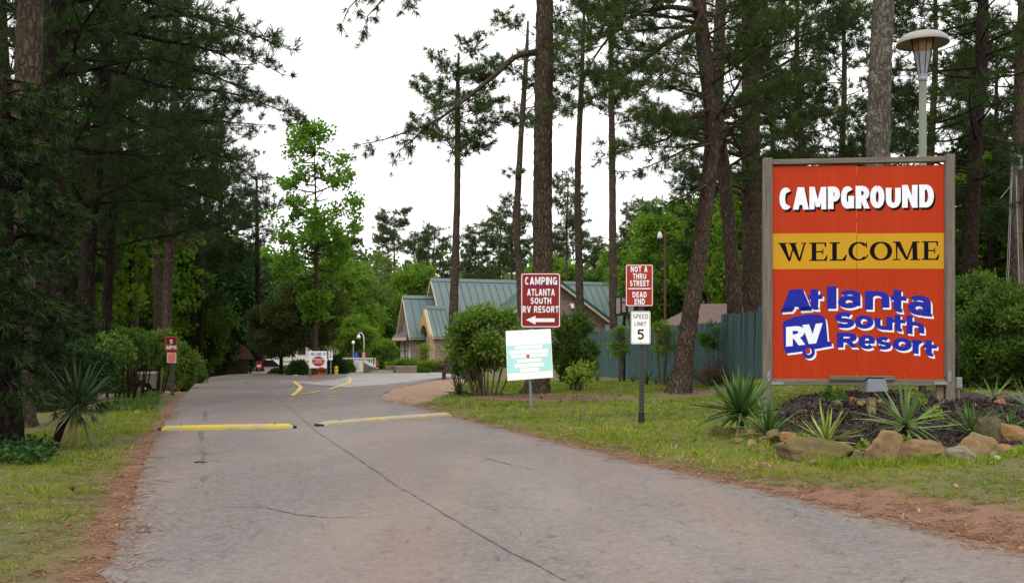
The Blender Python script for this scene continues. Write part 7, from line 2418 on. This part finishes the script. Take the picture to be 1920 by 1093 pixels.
def clay(px, Y, r, label):
    t = empty('clay_pot', at_px(px, Y, 0.06), 0, label, 'pot')
    t.rotation_euler = (radians(80), 0, 0.4)
    MB().lathe([(r * 0.65, -r), (r * 0.95, r * 0.6), (r * 1.05, r * 0.62), (r * 1.05, r), (r * 0.85, r)], (0, 0, 0), 14).build('body', 'terracotta', t)
    MB().lathe([(r * 0.5, 0), (r * 0.8, 0.005)], (0, 0, r * 0.9), 12).build('soil', 'crack', t)
clay(1595, 13.9, 0.05, 'small terracotta pot lying under the billboard')
clay(1873, 13.4, 0.055, 'terracotta pot lying beneath the small spiky yucca')
hose = MB()
hose.tube([tuple(np.array(at_px(px, Y, 0.075))) for px, Y in ((1560, 13.6), (1580, 13.85), (1612, 14.0), (1640, 13.9))], 0.016, 7)
tag(hose.build('garden_hose', 'roof_trim_green'), 'short length of dark green hose under the billboard', 'hose')
dsc = MB().lathe([(0.030, 0.0), (0.036, 0.006), (0.033, 0.011), (0.02, 0.013)], (0, 0, 0), 18).build('plastic_lid', 'disc_green')
dsc.location = (G(1870, 871)[0], G(1870, 871)[1], 0.06)
dsc.rotation_euler = (radians(35), 0, 0)
tag(dsc, 'pale green plastic lid lying on the grass at right', 'lid')

# ------------------------------------------------------------------ grass, litter, mulch, ivy
def sample(n, x0, x1, y0, y1, rg):
    return np.column_stack([rg.uniform(x0, x1, n), rg.uniform(y0, y1, n)])

def ground_z(P):
    sd = sd_poly(P, road_poly)
    return hgt(P[:, 0], P[:, 1]) + 0.004 + 0.03 * sstep(0, 0.5, sd), sd

def vnoise(P, s, seed):
    r = np.random.default_rng(seed)
    out = np.zeros(len(P))
    for k in range(5):
        a = r.uniform(0, TAU); f = s * r.uniform(0.6, 1.8)
        out += np.sin((P[:, 0] * cos(a) + P[:, 1] * sin(a)) * f + r.uniform(0, TAU))
    return out / 5

def in_view(P):
    u = np.abs(P[:, 0]) / P[:, 1]
    return u < 0.56

def grass():
    rg = np.random.default_rng(501)
    def T(h, w):
        return [np.array([[[-w / 2, 0, 0], [w / 2, 0, 0], [rg.normal(0, h * 0.5), rg.normal(0, h * 0.5), h * rg.uniform(0.7, 1.1)]] + np.append(rg.normal(0, h * 0.45, 2), 0) for _ in range(4)]) for _ in range(6)]
    for (n, y0, y1, h, w, keep) in ((95000, 4.4, 9.5, 0.033, 0.0055, 1.0), (95000, 9.5, 17, 0.040, 0.010, 1.0), (70000, 17, 34, 0.05, 0.02, 1.0)):
        P = sample(n, -11 if y1 < 20 else -16, 11 if y1 < 20 else 14, y0, y1, rg)
        P = P[in_view(P)]
        z, sd = ground_z(P)
        nz = vnoise(P, 1.6, 3) + 0.6 * vnoise(P, 6, 4)
        dirtp = np.exp(-(sd / 0.24) ** 1.3) + np.where((P[:, 0] > 1.5) & (P[:, 1] < 9.5), 1.0 * np.exp(-(sd / 1.25) ** 2) * sstep(9.5, 6.8, P[:, 1]), 0) + np.where((P[:, 0] < -2) & (P[:, 1] < 13), 0.35 * np.exp(-(sd / 0.7) ** 2), 0)
        ok = (sd > 0.06) & (rg.random(len(P)) > dirtp * 1.05 + 0.16 - 0.55 * nz) & (sd_poly(P, BED) > 0.05) & (sd_poly(P, GRAVEL) > 0.1) & (sd_poly(P, DRIVE) > 0.1)
        for (c, rx, ry) in PATCHES:
            ok &= (((P[:, 0] - c[0]) / rx) ** 2 + ((P[:, 1] - c[1]) / ry) ** 2) > 0.55 + 0.3 * nz
        ok &= (P[:, 0] > -5.6 - 0.02 * P[:, 1] - (P[:, 1] - 11).clip(0) * 0.12)
        P, z, nz = P[ok], z[ok], nz[ok]
        V3 = np.column_stack([P, z - 0.004])
        tint = np.clip(0.43 + 0.32 * vnoise(P, 0.9, 8) + 0.22 * vnoise(P, 3.5, 18) + rg.normal(0, 0.22, len(P)), 0, 1)
        me = scatter(T(h, w), V3, rg.normal(0, 0.12, V3.shape) + [0, 0, 1], rg.uniform(0.5, 1.2, len(P)) * (1 + 0.5 * np.clip(vnoise(P, 5, 28), 0, 1) + (rg.random(len(P)) < 0.03) * 0.9), rg, 'lawn_grass', tint)
        o = link_mesh('lawn_grass', me, 'grass_blade')
        tag(o, {4.4: 'short patchy mown grass on the near verges', 9.5: 'short mown grass of the lawn around the signs', 17: 'mown grass at the back of the lawn'}[y0], 'grass', kind='stuff')
grass()

def litter():
    rg = np.random.default_rng(511)
    def strip(l, w):
        out = []
        for _ in range(6):
            a = []
            for k in range(5):
                o = np.append(rg.normal(0, l * 0.5, 2), rg.uniform(0.002, 0.012))
                th = rg.uniform(0, TAU)
                d = np.array([cos(th), sin(th), rg.normal(0, 0.08)]) * l
                s = np.array([-sin(th), cos(th), 0]) * w
                a.append([o - s, o + s, o + d])
            out.append(np.array(a))
        return out
    P = np.vstack([sample(30000, -6, 0.5, 4.4, 22, rg), sample(46000, 0.5, 8, 4.4, 20, rg)])
    P = P[in_view(P)]
    z, sd = ground_z(P)
    wr = np.where((P[:, 0] > 1.5) & (P[:, 1] < 9.5), 1.3, 0.5)
    pr = np.exp(-(np.abs(sd) / np.where(sd > 0, wr, 0.10)) ** 1.3)
    ok = rg.random(len(P)) < pr
    P, z, sd = P[ok], z[ok], sd[ok]
    V3 = np.column_stack([P, np.maximum(z, 0.013)])
    me = scatter(strip(0.10, 0.0035), V3, np.tile([0, 0, 1.0], (len(P), 1)), rg.uniform(0.6, 1.3, len(P)), rg, 'pine_straw')
    tag(link_mesh('pine_straw', me, 'litter'), 'rusty pine straw gathered along the road edges', 'pine straw', kind='stuff')
    # scattered over the asphalt
    P = sample(9000, -6, 8, 4.4, 18, rg)
    P = P[in_view(P)]
    z, sd = ground_z(P)
    P = P[(sd < -0.1) & (rg.random(len(P)) < 0.32 + 0.3 * vnoise(P, 1.1, 9))]
    V3 = np.column_stack([P, np.full(len(P), 0.014)])
    one = [t[:2] for t in strip(0.10, 0.003)]
    me = scatter(one, V3, np.tile([0, 0, 1.0], (len(P), 1)), rg.uniform(0.4, 1.2, len(P)), rg, 'road_debris', np.clip(rg.normal(0.05, 0.12, len(P)), 0, 1))
    tag(link_mesh('road_debris', me, 'litter'), 'loose pine needles and twigs scattered on the asphalt', 'litter', kind='stuff')
    # pale dry leaves and grit on the grass and shoulders
    P = sample(3000, -6, 8, 4.4, 20, rg)
    P = P[in_view(P)]
    z, sd = ground_z(P)
    ok = (sd > -0.05) & (rg.random(len(P)) < 0.35)
    P, z = P[ok], z[ok]
    V3 = np.column_stack([P, z + 0.02])
    LT = [leaf_template(rg, 1, 0.01, 0.055, 0.03, 0.1) for _ in range(5)]
    me = scatter(LT, V3, rg.normal(0, 1, V3.shape), rg.uniform(0.4, 1.1, len(P)), rg, 'dry_leaves', np.clip(rg.normal(0.75, 0.25, len(P)), 0, 1))
    tag(link_mesh('dry_leaves', me, 'litter'), 'scattered pale dry leaves on the verges', 'leaves', kind='stuff')
    # gravel grains on the right shoulder and the tan patch
    P = np.vstack([sample(9000, 0.5, 9, 4.4, 12, rg), sample(5000, -5.5, 0, 16, 44, rg)])
    P = P[in_view(P)]
    z, sd = ground_z(P)
    g = sd_poly(P, GRAVEL)
    ok = ((sd > -0.15) & (rg.random(len(P)) < 0.35 * np.exp(-(np.abs(sd) / 0.7) ** 2)) & (P[:, 1] < 12)) | (g < 0.1)
    P, z = P[ok], z[ok]
    V3 = np.column_stack([P, z + 0.006])
    tet = []
    for _ in range(4):
        p = rg.normal(0, 1, (4, 3)); p /= np.linalg.norm(p, axis=1, keepdims=True); p *= 0.012
        tet.append(np.array([[p[0], p[1], p[2]], [p[0], p[2], p[3]], [p[0], p[3], p[1]], [p[1], p[3], p[2]]]))
    me = scatter(tet, V3, rg.normal(0, 1, V3.shape), rg.uniform(0.5, 1.6, len(P)), rg, 'gravel', np.clip(rg.normal(0.8, 0.2, len(P)), 0, 1))
    tag(link_mesh('gravel', me, 'litter'), 'loose gravel along the right shoulder and the tan patch', 'gravel', kind='stuff')
    # mulch chips in the bed and round the lawn pines
    P = sample(26000, 1.5, 9.5, 9.5, 26, rg)
    P = np.vstack([P, sample(9000, -1.2, 4.8, 20, 26, rg), sample(12000, 2.5, 7.5, 10.3, 14.0, rg)])
    z, sd = ground_z(P)
    w = sstep(0.15, -0.15, sd_poly(P, BED))
    for (c, rx, ry) in PATCHES[:3]:
        w = np.maximum(w, 0.8 * sstep(1.1, 0.4, np.sqrt(((P[:, 0] - c[0]) / rx) ** 2 + ((P[:, 1] - c[1]) / ry) ** 2)))
    ok = rg.random(len(P)) < w
    P, z = P[ok], z[ok]
    V3 = np.column_stack([P, z + 0.012])
    chip = []
    for _ in range(5):
        a = rg.normal(0, 1, (4, 3)) * [0.035, 0.012, 0.006]
        chip.append(np.array([[a[0], a[1], a[2]], [a[0], a[2], a[3]], [a[1], a[3], a[2]]]))
    me = scatter(chip, V3, rg.normal(0, 0.5, V3.shape) + [0, 0, 1], rg.uniform(0.6, 1.5, len(P)), rg, 'mulch')
    tag(link_mesh('mulch', me, 'mulch_chip'), 'dark bark mulch in the billboard bed and under the pines', 'mulch', kind='stuff')
    # ivy at the foot of the cedar, and weeds under the left bushes
    P = sample(2600, -6.4, -3.4, 7.2, 11.5, rg)
    c = np.array([-5.2, 9.6])
    r = np.sqrt(((P[:, 0] - c[0]) / 0.85) ** 2 + ((P[:, 1] - c[1]) / 1.7) ** 2) + 0.25 * vnoise(P, 4, 12)
    P = P[r < 0.85]
    V3 = np.column_stack([P, np.full(len(P), 0.07) + rg.uniform(0, 0.07, len(P))])
    me = scatter([leaf_template(rg, 4, 0.05, 0.055, 0.05, 0.8) for _ in range(5)], V3, rg.normal(0, 0.3, V3.shape) + [0, 0, 1], rg.uniform(0.7, 1.3, len(P)), rg, 'ivy')
    tag(link_mesh('ivy', me, 'leaf_deep'), 'dark ivy carpet at the foot of the cedar', 'ivy', kind='stuff')
    P = sample(2500, -9.0, -6.0, 17.5, 27, rg)
    ln = X(235, 1.0) * P[:, 1]
    ok = np.abs(P[:, 0] - (-0.385 * P[:, 1] + 0.2 + 0.05 * (P[:, 1] - 18))) < 0.5
    P = P[ok]
    z = hgt(P[:, 0], P[:, 1])
    V3 = np.column_stack([P, z + 0.03])
    me = scatter([needle_template(rg, 6, 0.26, 0.025, (5, 40)) for _ in range(4)], V3, rg.normal(0, 0.2, V3.shape) + [0, 0, 1], rg.uniform(0.2, 0.6, len(P)), rg, 'tall_weeds')
    tag(link_mesh('tall_weeds', me, 'leaf_green'), 'tall green weeds under the bushes on the left verge', 'weeds', kind='stuff')
litter()

def rim_grass():
    rg = np.random.default_rng(531)
    px = rg.uniform(1335, 1925, 900)
    by = np.interp(px, [1335, 1400, 1480, 1540, 1660, 1740, 1820, 1860, 1925], [815, 828, 852, 872, 872, 864, 870, 864, 848]) + rg.normal(0, 3.0, 900)
    P = np.array([G(a, b, 0.04) for a, b in zip(px, by)])
    V3 = np.column_stack([P, hgt(P[:, 0], P[:, 1]) + 0.03])
    T = [needle_template(rg, 5, 0.085, 0.009, (5, 50)) for _ in range(5)]
    me = scatter(T, V3, rg.normal(0, 0.25, V3.shape) + [0, 0, 1], rg.uniform(0.5, 1.3, len(P)), rg, 'rim_grass', np.clip(rg.normal(0.4, 0.25, len(P)), 0, 1))
    tag(link_mesh('rim_grass', me, 'grass_blade'), 'longer uncut grass along the foot of the border rocks', 'grass', kind='stuff')
rim_grass()

# weeds among the rocks
def weed(px, Y, s, label, seed, mat='leaf_hedge'):
    rg = np.random.default_rng(seed)
    t = empty('weed', at_px(px, Y, 0.04), 0, label, 'plant')
    n = 26
    o = rg.normal(0, 1, (n, 3)); o[:, 2] = np.abs(o[:, 2]); o /= np.linalg.norm(o, axis=1, keepdims=True)
    link_mesh('foliage', scatter([leaf_template(rg, 4, 0.03, 0.05, 0.03, 0.6) for _ in range(4)], o * [0.08, 0.06, 0.12] * s, o + [0, 0, 0.5], s, rg, 'foliage'), mat, t)
    m = MB()
    m.tube([(0, 0, -0.02), (0.01, 0, 0.1 * s)], 0.004, 5)
    m.build('stem', 'roof_trim_green', t)
weed(1622, 10.35, 1.0, 'green weed between the longest boulder and the tan angular rock', 601)
weed(1690, 10.3, 1.3, 'leafy weed in the gap between the tan and the layered rock', 602)
weed(1506, 11.0, 1.0, 'bright weed beside the yellow-green yucca', 603)
weed(1748, 12.2, 1.1, 'yellow-green weed in the mulch right of the open yucca', 604)
weed(1716, 13.3, 1.2, 'yellow-green weed under the billboard behind the open yucca', 605)
weed(1560, 14.2, 1.6, 'dark leafy weed at the left foot of the billboard', 606, 'leaf_green')
weed(1575, 13.9, 1.2, 'low leafy weed beside the terracotta pot', 607, 'leaf_green')

# a pine cone and a twig on the ground
pc = MB().lathe([(0.005, 0), (0.016, 0.012), (0.020, 0.026), (0.014, 0.045), (0.004, 0.055)], (0, 0, 0), 9).build('pine_cone', 'brown_wood')
pc.location = (*G(134, 929), 0.055)
pc.rotation_euler = (radians(80), 0, 0.6)
tag(pc, 'dark pine cone lying on the near left verge', 'pine cone')
tw = MB().tube([(0, 0, 0), (0.05, 0.01, 0.004), (0.12, 0.0, 0.0)], [0.008, 0.007, 0.004], 5).build('twig', 'brown_wood')
tw.location = (*G(365, 870), 0.02)
tag(tw, 'short dark twig lying on the asphalt near the left edge', 'twig')
